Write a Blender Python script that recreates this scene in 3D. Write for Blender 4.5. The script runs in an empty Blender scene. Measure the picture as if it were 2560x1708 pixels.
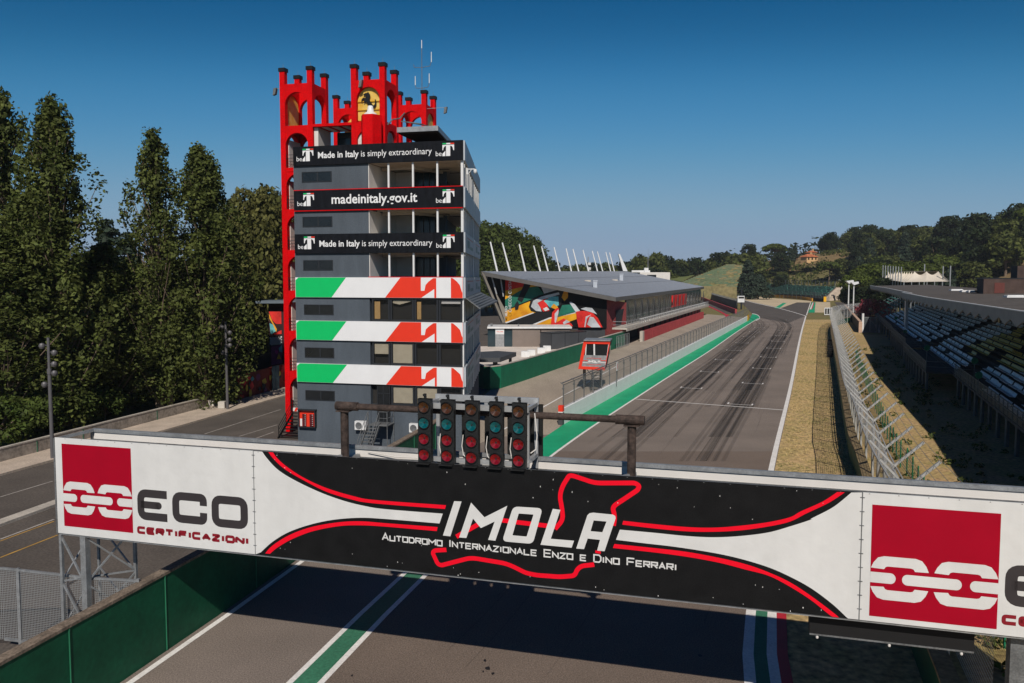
import bpy, bmesh, math, random
import numpy as np
from mathutils import Vector, Matrix
R = math.radians
random.seed(11)
SC = bpy.context.scene
COL = SC.collection
# ------------------------------------------------------------------ camera, world, sun, exposure
FOC, CY, PITCH, CAMH = 2000.0, 822.0, math.atan(0.0645), 12.1
cam_d = bpy.data.cameras.new('camera'); cam = bpy.data.objects.new('camera', cam_d); COL.objects.link(cam)
cam.location = (0, 0, CAMH); cam.rotation_euler = (math.pi/2 - PITCH, 0, 0)
cam_d.sensor_width = 36; cam_d.lens = FOC/2560*36; cam_d.shift_y = -(854-CY)/2560
cam_d.clip_start = 0.5; cam_d.clip_end = 6000
SC.camera = cam
SUN_EL, SUN_DIR = 41.0, (0.0, 1.0)          # light travels towards SUN_DIR
world = bpy.data.worlds.new('World'); SC.world = world; world.use_nodes = True
wn = world.node_tree.nodes; wl = world.node_tree.links
for n in list(wn): wn.remove(n)
wo = wn.new('ShaderNodeOutputWorld'); wb = wn.new('ShaderNodeBackground'); ws = wn.new('ShaderNodeTexSky')
ws.sky_type = 'NISHITA'; ws.sun_disc = False; ws.sun_elevation = R(SUN_EL)
ws.sun_rotation = math.pi + math.atan2(SUN_DIR[0], SUN_DIR[1]); ws.altitude = 100
ws.air_density = 1.0; ws.dust_density = 0.1; ws.ozone_density = 6.0; ws.altitude = 500
wb.inputs['Strength'].default_value = 0.1
# deepen the Nishita blue the way a polarised, contrasty exposure does
m1 = wn.new('ShaderNodeMix'); m1.data_type = 'RGBA'; m1.blend_type = 'MULTIPLY'; m1.inputs[0].default_value = 1; m1.inputs[7].default_value = (.1, .1, .1, 1)
m2 = wn.new('ShaderNodeMix'); m2.data_type = 'RGBA'; m2.blend_type = 'MULTIPLY'; m2.inputs[0].default_value = 1; m2.inputs[7].default_value = (10, 10, 10, 1)
rc = wn.new('ShaderNodeRGBCurve')
for ch, pts in ((0, [(0,0),(.1,.002),(.136,.008),(.205,.053),(.413,.2),(.63,.25),(1,.3)]), (1, [(0,0),(.15,.02),(.262,.102),(.386,.23),(.665,.355),(.847,.36),(1,.38)]), (2, [(0,0),(.3,.08),(.515,.262),(.686,.45),(.85,.5),(.93,.5),(1,.5)])):
    cv = rc.mapping.curves[ch]
    while len(cv.points) > 2: cv.points.remove(cv.points[1])
    cv.points[0].location = pts[0]; cv.points[1].location = pts[-1]
    for q in pts[1:-1]: cv.points.new(*q)
rc.mapping.update()
wl.new(ws.outputs[0], m1.inputs[6]); wl.new(m1.outputs[2], rc.inputs['Color']); wl.new(rc.outputs[0], m2.inputs[6]); wl.new(m2.outputs[2], wb.inputs[0]); wl.new(wb.outputs[0], wo.inputs[0])
sl = bpy.data.lights.new('sun', 'SUN'); sl.energy = 4.2; sl.angle = R(0.5); sl.color = (1.0, 0.93, 0.83)
so = bpy.data.objects.new('sun', sl); COL.objects.link(so)
_d = Vector((SUN_DIR[0], SUN_DIR[1], -math.tan(R(SUN_EL))*math.hypot(*SUN_DIR)))
so.rotation_euler = _d.to_track_quat('-Z', 'Y').to_euler(); so.location = (0, -60, 80)
vs = SC.view_settings; SC.display_settings.display_device = 'sRGB'
vs.view_transform = 'Standard'; vs.look = 'None'; vs.exposure = 0.0; vs.gamma = 1; vs.use_curve_mapping = False
SC.cycles.max_bounces = 6; SC.cycles.diffuse_bounces = 2; SC.cycles.glossy_bounces = 2
SC.cycles.transparent_max_bounces = 24; SC.cycles.transmission_bounces = 2
SC.cycles.use_denoising = True
# ------------------------------------------------------------------ photo pixel (2560 wide) -> real place
_c, _s = math.cos(PITCH), math.sin(PITCH)
def ray(x, y):
    u = (x-1280)/FOC; v = (CY-y)/FOC
    return Vector((u, _c+v*_s, -_s+v*_c))
def G(x, y, h=0.0):
    d = ray(x, y); t = (h-CAMH)/d.z
    return Vector((d.x*t, d.y*t, h))
def D(x, y, Y):
    d = ray(x, y); t = Y/d.y
    return Vector((d.x*t, Y, CAMH+d.z*t))
def lerp(a, b, t): return a+(b-a)*t
# ------------------------------------------------------------------ materials
def lin(h):
    h = h.lstrip('#'); o = []
    for i in (0, 2, 4):
        c = int(h[i:i+2], 16)/255
        o.append(c/12.92 if c <= .04045 else ((c+.055)/1.055)**2.4)
    return tuple(o)
MATS = {}
def mat(name, col, rough=.6, metal=0.0, var=.12, scale=2.0, bump=0.0, bscale=40., spec=.35, stretch=(1,1,1), fine=0.0, isl=0.0, alpha=None, trans=0.0, col2=None):
    if name in MATS: return MATS[name]
    if isinstance(col, str): col = lin(col)
    m = bpy.data.materials.new(name); m.use_nodes = True; MATS[name] = m
    nt = m.node_tree; N = nt.nodes; L = nt.links
    b = N['Principled BSDF']; b.inputs['Roughness'].default_value = rough; b.inputs['Metallic'].default_value = metal
    b.inputs['Specular IOR Level'].default_value = spec
    tc = N.new('ShaderNodeTexCoord'); mp = N.new('ShaderNodeMapping'); mp.inputs['Scale'].default_value = stretch
    L.new(tc.outputs['Object'], mp.inputs['Vector'])
    ns = N.new('ShaderNodeTexNoise'); ns.inputs['Scale'].default_value = scale; ns.inputs['Detail'].default_value = 6
    ns.inputs['Roughness'].default_value = .62
    L.new(mp.outputs[0], ns.inputs['Vector'])
    rp = N.new('ShaderNodeValToRGB'); e = rp.color_ramp.elements
    e[0].position = .3; e[1].position = .7
    c1 = tuple(max(0, c*(1-var)) for c in col); c2 = tuple(c*(1+var) for c in col) if col2 is None else (lin(col2) if isinstance(col2, str) else col2)
    e[0].color = (*c1, 1); e[1].color = (*c2, 1)
    L.new(ns.outputs['Fac'], rp.inputs['Fac']); out = rp.outputs[0]
    def mul(out, fac_socket, lo, hi):
        mr = N.new('ShaderNodeMapRange'); mr.inputs['To Min'].default_value = lo; mr.inputs['To Max'].default_value = hi
        L.new(fac_socket, mr.inputs['Value'])
        mx = N.new('ShaderNodeMix'); mx.data_type = 'RGBA'; mx.blend_type = 'MULTIPLY'; mx.inputs[0].default_value = 1
        L.new(out, mx.inputs[6]); L.new(mr.outputs[0], mx.inputs[7]); return mx.outputs[2]
    if fine:
        n2 = N.new('ShaderNodeTexNoise'); n2.inputs['Scale'].default_value = bscale; n2.inputs['Detail'].default_value = 3
        L.new(tc.outputs['Object'], n2.inputs['Vector'])
        mr = N.new('ShaderNodeMapRange'); mr.inputs['From Min'].default_value = .3; mr.inputs['From Max'].default_value = .7
        L.new(n2.outputs['Fac'], mr.inputs['Value']); out = mul(out, mr.outputs[0], 1-fine, 1+fine)
    if isl:
        ge = N.new('ShaderNodeNewGeometry'); out = mul(out, ge.outputs['Random Per Island'], 1-isl, 1+isl)
    L.new(out, b.inputs['Base Color'])
    if bump:
        n3 = N.new('ShaderNodeTexNoise'); n3.inputs['Scale'].default_value = bscale; n3.inputs['Detail'].default_value = 4
        L.new(tc.outputs['Object'], n3.inputs['Vector'])
        bp = N.new('ShaderNodeBump'); bp.inputs['Strength'].default_value = bump; bp.inputs['Distance'].default_value = .05
        L.new(n3.outputs['Fac'], bp.inputs['Height']); L.new(bp.outputs[0], b.inputs['Normal'])
    if trans:
        tr = N.new('ShaderNodeBsdfTranslucent'); ms = N.new('ShaderNodeMixShader'); ms.inputs[0].default_value = trans
        L.new(out, tr.inputs['Color']); L.new(b.outputs[0], ms.inputs[1]); L.new(tr.outputs[0], ms.inputs[2])
        L.new(ms.outputs[0], N['Material Output'].inputs['Surface'])
    if alpha is not None:
        b.inputs['Alpha'].default_value = alpha
    return m
def wire_mat(name, col, cell, fill, metal=.3, rough=.5):
    """a woven wire sheet: wires on a square UV grid of the given cell (metres), open between"""
    m = bpy.data.materials.new(name); m.use_nodes = True; MATS[name] = m
    nt = m.node_tree; N = nt.nodes; L = nt.links; b = N['Principled BSDF']
    b.inputs['Base Color'].default_value = (*(lin(col) if isinstance(col, str) else col), 1); b.inputs['Metallic'].default_value = metal; b.inputs['Roughness'].default_value = rough
    uv = N.new('ShaderNodeUVMap'); sx = N.new('ShaderNodeSeparateXYZ'); L.new(uv.outputs[0], sx.inputs[0])
    def line(sock):
        a = N.new('ShaderNodeMath'); a.operation = 'DIVIDE'; a.inputs[1].default_value = cell; L.new(sock, a.inputs[0])
        f = N.new('ShaderNodeMath'); f.operation = 'FRACT'; L.new(a.outputs[0], f.inputs[0])
        g = N.new('ShaderNodeMath'); g.operation = 'LESS_THAN'; g.inputs[1].default_value = fill; L.new(f.outputs[0], g.inputs[0]); return g.outputs[0]
    mx = N.new('ShaderNodeMath'); mx.operation = 'MAXIMUM'; L.new(line(sx.outputs[0]), mx.inputs[0]); L.new(line(sx.outputs[1]), mx.inputs[1])
    L.new(mx.outputs[0], b.inputs['Alpha']); return m
def glass_mat(name, col, rough=.05):
    m = mat(name, col, rough=.12, spec=.45, var=.25, scale=.6); return m
# ------------------------------------------------------------------ mesh builder
class MB:
    def __init__(s): s.v = []; s.f = []; s.m = []; s.uv = {}
    def add(s, vs, fs, m=0):
        o = len(s.v); s.v += [tuple(p) for p in vs]
        for f in fs: s.f.append([i+o for i in f]); s.m.append(m)
        return s
    def box(s, x0, x1, y0, y1, z0, z1, m=0):
        return s.add([(x0,y0,z0),(x1,y0,z0),(x1,y1,z0),(x0,y1,z0),(x0,y0,z1),(x1,y0,z1),(x1,y1,z1),(x0,y1,z1)],
                     [(0,3,2,1),(4,5,6,7),(0,1,5,4),(1,2,6,5),(2,3,7,6),(3,0,4,7)], m)
    def beam(s, p, q, w, h=None, m=0, up=(0,0,1)):
        p = Vector(p); q = Vector(q); h = h or w; d = (q-p)
        if d.length < 1e-6: return s
        d.normalize(); u = Vector(up)
        if abs(d.dot(u)) > .98: u = Vector((0,1,0))
        a = d.cross(u).normalized()*(w/2); b = a.cross(d).normalized()*(h/2)
        vs = [p-a-b, p+a-b, p+a+b, p-a+b, q-a-b, q+a-b, q+a+b, q-a+b]
        return s.add(vs, [(0,3,2,1),(4,5,6,7),(0,1,5,4),(1,2,6,5),(2,3,7,6),(3,0,4,7)], m)
    def tube(s, p, q, r0, r1=None, n=8, m=0, cap=True):
        p = Vector(p); q = Vector(q); r1 = r0 if r1 is None else r1; d = (q-p).normalized()
        a = d.orthogonal().normalized(); b = d.cross(a); vs = []
        for c, r in ((p, r0), (q, r1)):
            for i in range(n):
                t = 2*math.pi*i/n; vs.append(c+(a*math.cos(t)+b*math.sin(t))*r)
        fs = [(i, (i+1) % n, n+(i+1) % n, n+i) for i in range(n)]
        if cap: fs += [tuple(range(n-1, -1, -1)), tuple(range(n, 2*n))]
        return s.add(vs, fs, m)
    def pipe(s, pts, r, n=6, m=0):
        for a, b in zip(pts[:-1], pts[1:]): s.tube(a, b, r, r, n, m)
        return s
    def lathe(s, prof, c=(0,0,0), n=16, m=0):
        c = Vector(c); vs = []; k = len(prof)
        for r, z in prof:
            for i in range(n):
                t = 2*math.pi*i/n; vs.append((c.x+r*math.cos(t), c.y+r*math.sin(t), c.z+z))
        fs = [(j*n+i, j*n+(i+1) % n, (j+1)*n+(i+1) % n, (j+1)*n+i) for j in range(k-1) for i in range(n)]
        fs += [tuple(range(n-1, -1, -1)), tuple(range((k-1)*n, k*n))]
        return s.add(vs, fs, m)
    def poly(s, pts, m=0): return s.add(pts, [tuple(range(len(pts)))], m)
    def slab(s, pts, off, m=0):
        """closed plate: outline pts (3D) pushed along off"""
        off = Vector(off); n = len(pts); a = [Vector(p) for p in pts]
        vs = a+[p+off for p in a]
        fs = [tuple(range(n)), tuple(range(2*n-1, n-1, -1))]+[(i, n+i, n+(i+1) % n, (i+1) % n) for i in range(n)]
        return s.add(vs, fs, m)
    def prism(s, pts2, z0, z1, m=0):
        return s.slab([(x, y, z0) for x, y in pts2], (0, 0, z1-z0), m)
    def strip(s, a, b, m=0):
        n = len(a); vs = list(a)+list(b)
        return s.add(vs, [(i, i+1, n+i+1, n+i) for i in range(n-1)], m)
    def build(s, name, mats, parent=None, smooth=False, uvs=None, fixn=True):
        me = bpy.data.meshes.new(name); me.from_pydata([tuple(p) for p in s.v], [], s.f)
        for m in (mats if isinstance(mats, (list, tuple)) else [mats]): me.materials.append(m)
        me.polygons.foreach_set('material_index', s.m)
        if smooth: me.polygons.foreach_set('use_smooth', [True]*len(s.f))
        if uvs is not None:
            ul = me.uv_layers.new(name='uv')
            for lp in me.loops: ul.data[lp.index].uv = uvs[lp.vertex_index]
        if fixn and len(s.f) < 4000:
            bm = bmesh.new(); bm.from_mesh(me); bmesh.ops.recalc_face_normals(bm, faces=bm.faces); bm.to_mesh(me); bm.free()
        me.update()
        o = bpy.data.objects.new(name, me); COL.objects.link(o)
        if parent: o.parent = parent
        return o
def tag(o, label=None, cat=None, group=None, kind=None):
    if label: o['label'] = label
    if cat: o['category'] = cat
    if group: o['group'] = group
    if kind: o['kind'] = kind
    return o
def thing(name, label, cat, loc=(0,0,0), rz=0.0, group=None):
    o = bpy.data.objects.new(name, None); COL.objects.link(o); o.empty_display_size = .5
    o.location = loc; o.rotation_euler = (0, 0, rz)
    return tag(o, label, cat, group)
def structure(name, mb, mats, **k):
    return tag(mb.build(name, mats, **k), kind='structure')
def kids(o): return [c for c in list(o.children)]
def dup(o, loc=None, rz=None, scale=None, label=None, parent=None):
    c = o.copy(); COL.objects.link(c)
    if parent: c.parent = parent
    for ch in kids(o): dup(ch, parent=c)
    if loc is not None: c.location = loc
    if rz is not None: c.rotation_euler = (0, 0, rz)
    if scale is not None: c.scale = scale if hasattr(scale, '__len__') else (scale,)*3
    if label: c['label'] = label
    return c
class Frame:
    """an upright local frame: x along the facade, y away from the viewer's side, z up"""
    def __init__(s, ox, oy, dx, dy, oz=0.0):
        l = math.hypot(dx, dy); s.o = Vector((ox, oy, oz)); s.e = Vector((dx/l, dy/l, 0)); s.n = Vector((-dy/l, dx/l, 0)); s.a = math.atan2(dy, dx)
    def W(s, x, y, z): return s.o+s.e*x+s.n*y+Vector((0, 0, z))
    def px(s, x, y, t=0.0):
        d = ray(x, y); p0 = s.o+s.n*t; c = Vector((0, 0, CAMH))
        k = (p0-c).dot(s.n)/d.dot(s.n); q = c+d*k-s.o
        return (q.dot(s.e), q.z)
    def loc(s, w): q = Vector(w)-s.o; return Vector((q.dot(s.e), q.dot(s.n), q.z))
    def thing(s, name, label, cat, group=None): return thing(name, label, cat, s.o, s.a, group)
# flat artwork: 2D shapes in (s, h) laid a few mm in front of a plane y=-lift
def fillet(pts, r, closed=False, k=5):
    out = []; n = len(pts)
    for i in range(n):
        if not closed and i in (0, n-1): out.append(pts[i]); continue
        p = Vector(pts[i]); a = Vector(pts[(i-1) % n]); b = Vector(pts[(i+1) % n])
        d1 = a-p; d2 = b-p; rr = min(r, d1.length*.49, d2.length*.49)
        if d1.length < 1e-6 or d2.length < 1e-6: out.append(pts[i]); continue
        p1 = p+d1.normalized()*rr; p2 = p+d2.normalized()*rr
        for j in range(k+1):
            t = j/k; q = p1*(1-t)**2+p*2*t*(1-t)+p2*t*t; out.append((q.x, q.y))
    return out
def smooth_line(pts, k=6):
    P = [Vector(p) for p in pts]; out = []
    for i in range(len(P)-1):
        p0 = P[max(i-1, 0)]; p1 = P[i]; p2 = P[i+1]; p3 = P[min(i+2, len(P)-1)]
        for j in range(k):
            t = j/k
            q = .5*((2*p1)+(-p0+p2)*t+(2*p0-5*p1+4*p2-p3)*t*t+(-p0+3*p1-3*p2+p3)*t**3)
            out.append(tuple(q))
    out.append(tuple(P[-1])); return out
def offset_pair(pts, w, closed=False):
    n = len(pts); Lf = []; Rt = []
    for i in range(n):
        p = Vector(pts[i])
        a = Vector(pts[i-1]) if (i > 0 or closed) else None; b = Vector(pts[(i+1) % n]) if (i < n-1 or closed) else None
        ds = []
        if a is not None and (p-a).length > 1e-9: ds.append((p-a).normalized())
        if b is not None and (b-p).length > 1e-9: ds.append((b-p).normalized())
        ns = [Vector((-d.y, d.x)) for d in ds]
        m = sum(ns, Vector((0, 0)))
        if m.length < 1e-6: m = ns[0]
        m.normalize(); k = 1/max(.45, m.dot(ns[0]))
        Lf.append(p+m*w/2*k); Rt.append(p-m*w/2*k)
    return Lf, Rt
class Art:
    """collects 2D shapes on a plane; to3 maps (s,h) to the parent's local space"""
    def __init__(s, lift=.004, to3=None):
        s.mb = MB(); s.lift = lift; s.to3 = to3 or (lambda a, b: (a, -s.lift, b))
    def poly(s, pts, m=0): s.mb.poly([s.to3(*p) for p in pts], m); return s
    def band(s, A, B, m=0):
        n = min(len(A), len(B)); s.mb.strip([s.to3(*p) for p in A[:n]], [s.to3(*p) for p in B[:n]], m); return s
    def stroke(s, pts, w, m=0, closed=False):
        Lf, Rt = offset_pair(pts, w, closed)
        if closed: Lf.append(Lf[0]); Rt.append(Rt[0])
        s.band(Lf, Rt, m); return s
    def rect(s, a0, a1, b0, b1, m=0): return s.poly([(a0, b0), (a1, b0), (a1, b1), (a0, b1)], m)
    def disc(s, c, r, m=0, n=20, ry=None):
        ry = ry or r; return s.poly([(c[0]+r*math.cos(2*math.pi*i/n), c[1]+ry*math.sin(2*math.pi*i/n)) for i in range(n)], m)
    def build(s, name, mats, parent): return s.mb.build(name, mats, parent, fixn=False)
GLY = {'A': [[(0,0),(0,.8),(.2,1),(.8,1),(1,.8),(1,0)], [(0,.42),(1,.42)]], 'C': [[(1,1),(0,1),(0,0),(1,0)]], 'D': [[(0,0),(0,1),(.75,1),(1,.75),(1,.25),(.75,0),(0,0)]],
 'E': [[(1,1),(0,1),(0,0),(1,0)], [(0,.52),(.9,.52)]], 'F': [[(1,1),(0,1),(0,0)], [(0,.5),(.9,.5)]], 'I': [[(.5,0),(.5,1)]], 'L': [[(0,1),(0,0),(1,0)]],
 'M': [[(0,0),(0,1),(.5,.45),(1,1),(1,0)]], 'N': [[(0,0),(0,1),(1,0),(1,1)]], 'O': [[(0,0),(1,0),(1,1),(0,1),(0,0)]], 'R': [[(0,0),(0,1),(1,1),(1,.5),(0,.5)], [(.45,.5),(1,0)]],
 'T': [[(0,1),(1,1)], [(.5,1),(.5,0)]], 'U': [[(0,1),(0,0),(1,0),(1,1)]], 'Z': [[(0,1),(1,1),(0,0),(1,0)]], 'S': [[(1,1),(0,1),(0,.5),(1,.5),(1,0),(0,0)]],
 'H': [[(0,0),(0,1)], [(1,0),(1,1)], [(0,.5),(1,.5)]], 'K': [[(0,0),(0,1)], [(1,1),(.05,.5),(1,0)]], 'W': [[(0,1),(.2,0),(.5,.7),(.8,0),(1,1)]], 'P': [[(0,0),(0,1),(1,1),(1,.45),(0,.45)]], 'Apeak': [[(0,0),(.5,1),(1,0)], [(.2,.35),(.8,.35)]]}
def write(art, text, x0, x1, base, cap, th, small=None, m=0, slope=0.0, gap=.32, peakA=True, rnd=0.0):
    """stroke lettering from x0 to x1; small = height of the small capitals (text then uses case)"""
    adv = []; 
    for ch in text:
        k = 1.0 if (small is None or ch.isupper()) else small/cap
        w = 0.0 if ch == ' ' else (.18 if ch.upper() == 'I' else (.95 if ch.upper() in 'MW' else .72))
        adv.append((ch, k, (.55 if ch == ' ' else w)*k, w*k))
    tot = sum(a[2] for a in adv)+gap*(len(text)-1); x = 0
    sc = (x1-x0)/tot
    for ch, k, a, w in adv:
        if ch != ' ':
            h = cap*k
            g = 'Apeak' if (ch.upper() == 'A' and peakA) else ch.upper()
            for st in GLY[g]:
                pts = []
                for (u, v) in st:
                    px_ = x0+(x+u*w)*sc; vv = th/2+v*(h-th)
                    pts.append((px_, base+vv+slope*(px_-x0)))
                if rnd: pts = fillet(pts, rnd)
                art.stroke(pts, th, m)
        x += a+gap
_FONTS = {}
def text2d(body, bold=0.0):
    cu = bpy.data.curves.new('txt', 'FONT'); cu.body = body; cu.size = 1.0; cu.offset = bold; cu.resolution_u = 3
    o = bpy.data.objects.new('txt', cu); COL.objects.link(o)
    dg = bpy.context.evaluated_depsgraph_get(); dg.update()
    me = bpy.data.meshes.new_from_object(o.evaluated_get(dg))
    V_ = [(v.co.x, v.co.y) for v in me.vertices]; F_ = [tuple(p.vertices) for p in me.polygons]
    bpy.data.objects.remove(o); bpy.data.curves.remove(cu); bpy.data.meshes.remove(me); return V_, F_
def put_text(art, body, x0, x1, y0, y1=None, bold=0.0, m=0, sh=0.0):
    """y0 baseline; scaled so that the text spans x0..x1 (height follows, or y1-y0 = cap height)"""
    V_, F_ = text2d(body, bold); xs = [p[0] for p in V_]; k = (x1-x0)/(max(xs)-min(xs)); ky = k if y1 is None else (y1-y0)/.729
    mn = min(xs)
    art.mb.add([art.to3(x0+(p[0]-mn)*k, y0+p[1]*ky) for p in V_], F_, m)
# ------------------------------------------------------------------ setting: ground, track, lanes, markings
m_dirt = mat('dry_ground', '#8f7a50', rough=.95, var=.35, scale=.12, fine=.35, bscale=1.6, col2='#6b6a38')
m_grass = mat('dry_grass', (.62,.42,.21), rough=.95, var=.2, scale=.55, fine=.55, bscale=3.2, bump=.7, col2=(.33,.255,.10))
m_grass2 = mat('patchy_grass', (.62,.40,.21), rough=.95, var=.3, scale=.5, fine=.45, bscale=4.0, bump=.6, col2=(.30,.24,.085))
m_asph = mat('track_asphalt', (.19,.155,.132), rough=.88, var=.16, scale=.16, fine=.42, bscale=22., bump=.35)
m_asph_n = mat('track_asphalt_new', (.158,.120,.096), rough=.85, var=.13, scale=.2, fine=.42, bscale=22., bump=.35)
m_asph2 = mat('paddock_asphalt', (.088,.074,.064), rough=.9, var=.22, scale=.25, fine=.3, bscale=9., bump=.2)
m_pit = mat('pit_lane_concrete', (.33,.275,.22), rough=.9, var=.16, scale=.15, fine=.22, bscale=6., stretch=(2.2,.6,1), bump=.2)
m_conc = mat('concrete', (.42,.38,.33), rough=.85, var=.2, scale=.8, fine=.18, bscale=9., bump=.2)
m_pave = mat('pavement_stone', (.45,.37,.30), rough=.85, var=.16, scale=.7, fine=.2, bscale=8.)
m_white = mat('road_white', (.74,.71,.68), rough=.6, var=.1, scale=1.5, fine=.12, bscale=11.)
m_yell = mat('road_yellow', (.45,.26,.06), rough=.7, var=.3, scale=1.2)
m_green = mat('runoff_green', (.012,.33,.15), rough=.6, var=.16, scale=.35, fine=.1, bscale=7.)
m_green_d = mat('runoff_green_faded', (.04,.165,.095), rough=.7, var=.16, scale=.5, fine=.2, bscale=10.)
m_redk = mat('kerb_red', (.45,.02,.03), rough=.6, var=.15, scale=1.)
m_gravel = mat('gravel_sand', (.52,.42,.28), rough=.95, var=.16, scale=.12, fine=.15, bscale=2.)
m_rub = mat('rubber_marks', (.022,.02,.02), rough=.8, var=.3, scale=2., alpha=.14)
mb = MB(); mb.add([(-1900,-350,-.03),(1900,-350,-.03),(1900,2000,-.03),(-1900,2000,-.03)], [(0,1,2,3)])
structure('ground', mb, m_dirt)
def curve_of(pts):
    P = np.array(smooth_line([tuple(p) for p in pts], 8)); return P
Lpts = [(-18,-40),(-11.2,0),(-5.72,23.16),(-3.41,32.24),(2.66,53.6),(15.62,87.9),(32.1,130),(49.5,176),(68.2,224.2),(73.4,237.4)]
Rpts = [(-8.5,-40),(1.3,0),(7.1,23.16),(8.7,28.43),(16.0,48.9),(30.8,87.9),(48.6,135.5),(67.4,185.5),(92.8,252.3)]
LCUR, RCUR = curve_of(Lpts), curve_of(Rpts)
def Lx(y): return float(np.interp(y, LCUR[:,1], LCUR[:,0]))
def Rx(y): return float(np.interp(y, RCUR[:,1], RCUR[:,0]))
Wpts = [(-24.5,-40),(-16.6,3),(-11.71,23.21),(-10.42,28.39),(-6.4,46),(-4.1,56.5),(-1.6,65.3)]   # pit entry side edge
WCUR = curve_of(Wpts)
def Wx(y): return float(np.interp(y, WCUR[:,1], WCUR[:,0]))
ys = [-40,-20,0,10]+list(range(16, 254, 3))
mb = MB(); mb.strip([(Wx(y) if y < 64 else Lx(y)-3.2 if y < 225 else Lx(y), y, 0) for y in ys], [(Rx(y)+.25, y, 0) for y in ys])
structure('race_track', mb, m_asph)
mb = MB(); yy = [y for y in ys if y <= 55]
mb.strip([(Lx(y)+.0, y, .004) for y in yy], [(Rx(y), y, .004) for y in yy]); structure('track_patch', mb, m_asph_n)
# white lines and green strips along the track
def ribbon(f0, f1, y0, y1, z, step=3):
    a = []; b = []; y = y0
    while y <= y1+1e-6: a.append((f0(y), y, z)); b.append((f1(y), y, z)); y += step
    return a, b
mb = MB()
mb.strip(*ribbon(lambda y: Lx(y)-.09, lambda y: Lx(y)+.12, -20, 237, .012)); mb.strip(*ribbon(lambda y: Rx(y)-.16, lambda y: Rx(y)+.2, -20, 252, .012))
mb.strip(*ribbon(lambda y: Lx(y)-1.02, lambda y: Lx(y)-.82, -20, 52, .012))
mb.strip(*ribbon(lambda y: Wx(y)+.2, lambda y: Wx(y)+.42, -20, 62, .012))
structure('edge_lines', mb, m_white)
PW0, PW1 = Vector((4.28, 65.25)), Vector((66.46, 224.23))          # pit wall base, track side
def PWx(y): return lerp(PW0.x, PW1.x, (y-PW0.y)/(PW1.y-PW0.y))
mb = MB(); mb.strip(*ribbon(lambda y: PWx(y)-.05 if y > 65.2 else max(Lx(y)-3.6, PWx(65.25)-(65.25-y)*.34), lambda y: Lx(y)-.09, 50, 224, .008))
tip = [G(1600+x/3.672, 540+y/3.672) for x, y in ((1000,958),(1063,962),(1097,940),(1092,922),(1070,905),(1030,900))]
mb.poly([(p.x, p.y, .006) for p in tip])
structure('green_runoff', mb, m_green)
tl = smooth_line([(1600+x/3.672, 540+y/3.672) for x, y in ((1063,962),(1090,948),(1099,936),(1090,918),(1065,904),(1030,898))], 4)
art = Art(to3=lambda a, b: (G(a, b).x, G(a, b).y, .014)); art.stroke(tl, 1.3); structure('runoff_edge_line', art.mb, m_white)
mb = MB(); mb.strip(*ribbon(lambda y: Lx(y)-.82, lambda y: Lx(y)-.09, -20, 52, .009)); structure('green_band', mb, m_green_d)
mb = MB()
mb.strip(*ribbon(lambda y: Rx(y)+.2, lambda y: Rx(y)+.62, -20, 36, .010), m=0); mb.strip(*ribbon(lambda y: Rx(y)+.62, lambda y: Rx(y)+.95, -20, 36, .010), m=1)
mb.strip(*ribbon(lambda y: Rx(y)+.95, lambda y: Rx(y)+1.3, -20, 36, .010), m=2); structure('kerb_bands', mb, [m_green_d, m_white, m_redk])
# start line and grid boxes
mb = MB(); a, b = Vector((Lx(78.9)+.1, 78.9)), Vector((Rx(72.3)-.1, 72.3)); n = Vector((b.y-a.y, a.x-b.x)).normalized()*.11
mb.poly([(a.x-n.x, a.y-n.y, .012), (b.x-n.x, b.y-n.y, .012), (b.x+n.x, b.y+n.y, .012), (a.x+n.x, a.y+n.y, .012)])
td = Vector((.364, .931)); tn = Vector((.93, -.40)).normalized()
def gbox(p):
    q = p-tn*2.35
    for s, e in ((p, q),):
        mb.poly([(v.x, v.y, .012) for v in (s, e, e+td*.13, s+td*.13)])
    for c in (p, q):
        mb.poly([(v.x, v.y, .0125) for v in (c+td*.13, c+td*.95, c+td*.95-tn*.13 if c is p else c+td*.95+tn*.13, c+td*.13-tn*.13 if c is p else c+td*.13+tn*.13)])
r0 = Vector((28.42, 89.96)); rN = Vector((79.7, 225.06)); l0 = G(1600+720/3.672, 540+1437/3.672); l0 = Vector((l0.x, l0.y))
for k in range(-1, 10):
    p = r0+(rN-r0)*(k/9)
    if p.y < 236: gbox(p)
for k in range(-1, 9):
    p = l0+(rN-r0)*(k/9)
    if p.y < 226: gbox(p)
structure('grid_markings', mb, m_white)
# tyre marks: long thin rubber lines following the two grid columns and swinging to the bend
mb = MB(); rnd = random.Random(5)
def mark(fx, y0, y1, w):
    a, b = ribbon(lambda y: fx(y)-w/2, lambda y: fx(y)+w/2, y0, y1, .0075+rnd.random()*.002, 4); mb.strip(a, b)
def swing(y): return -0.011*max(0, y-192)**1.62
for k in range(190):
    lane = rnd.choice((0, 0, 1, 1, 1)); off = rnd.gauss(-1.2, .85)+(-.75 if rnd.random() < .5 else .75)
    base = (rN-r0); 
    o0 = r0 if lane else l0
    ph = rnd.random()*6; amp = rnd.random()*.35; drift = rnd.gauss(0, .006)
    fx = lambda y, o0=o0, off=off, ph=ph, amp=amp, drift=drift: o0.x+(y-o0.y)*base.x/base.y+off*1.05+amp*math.sin(y*.03+ph)+drift*(y-120)+swing(y)
    y0 = rnd.choice((52, 60, 74, 85, 95, 110, 125, 140, 155)); ln = rnd.choice((24, 45, 60, 90, 120)); y1 = min(y0+ln, 244)
    mark(fx, y0, y1, rnd.choice((.1, .16, .22, .3, .4, .6)))
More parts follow.
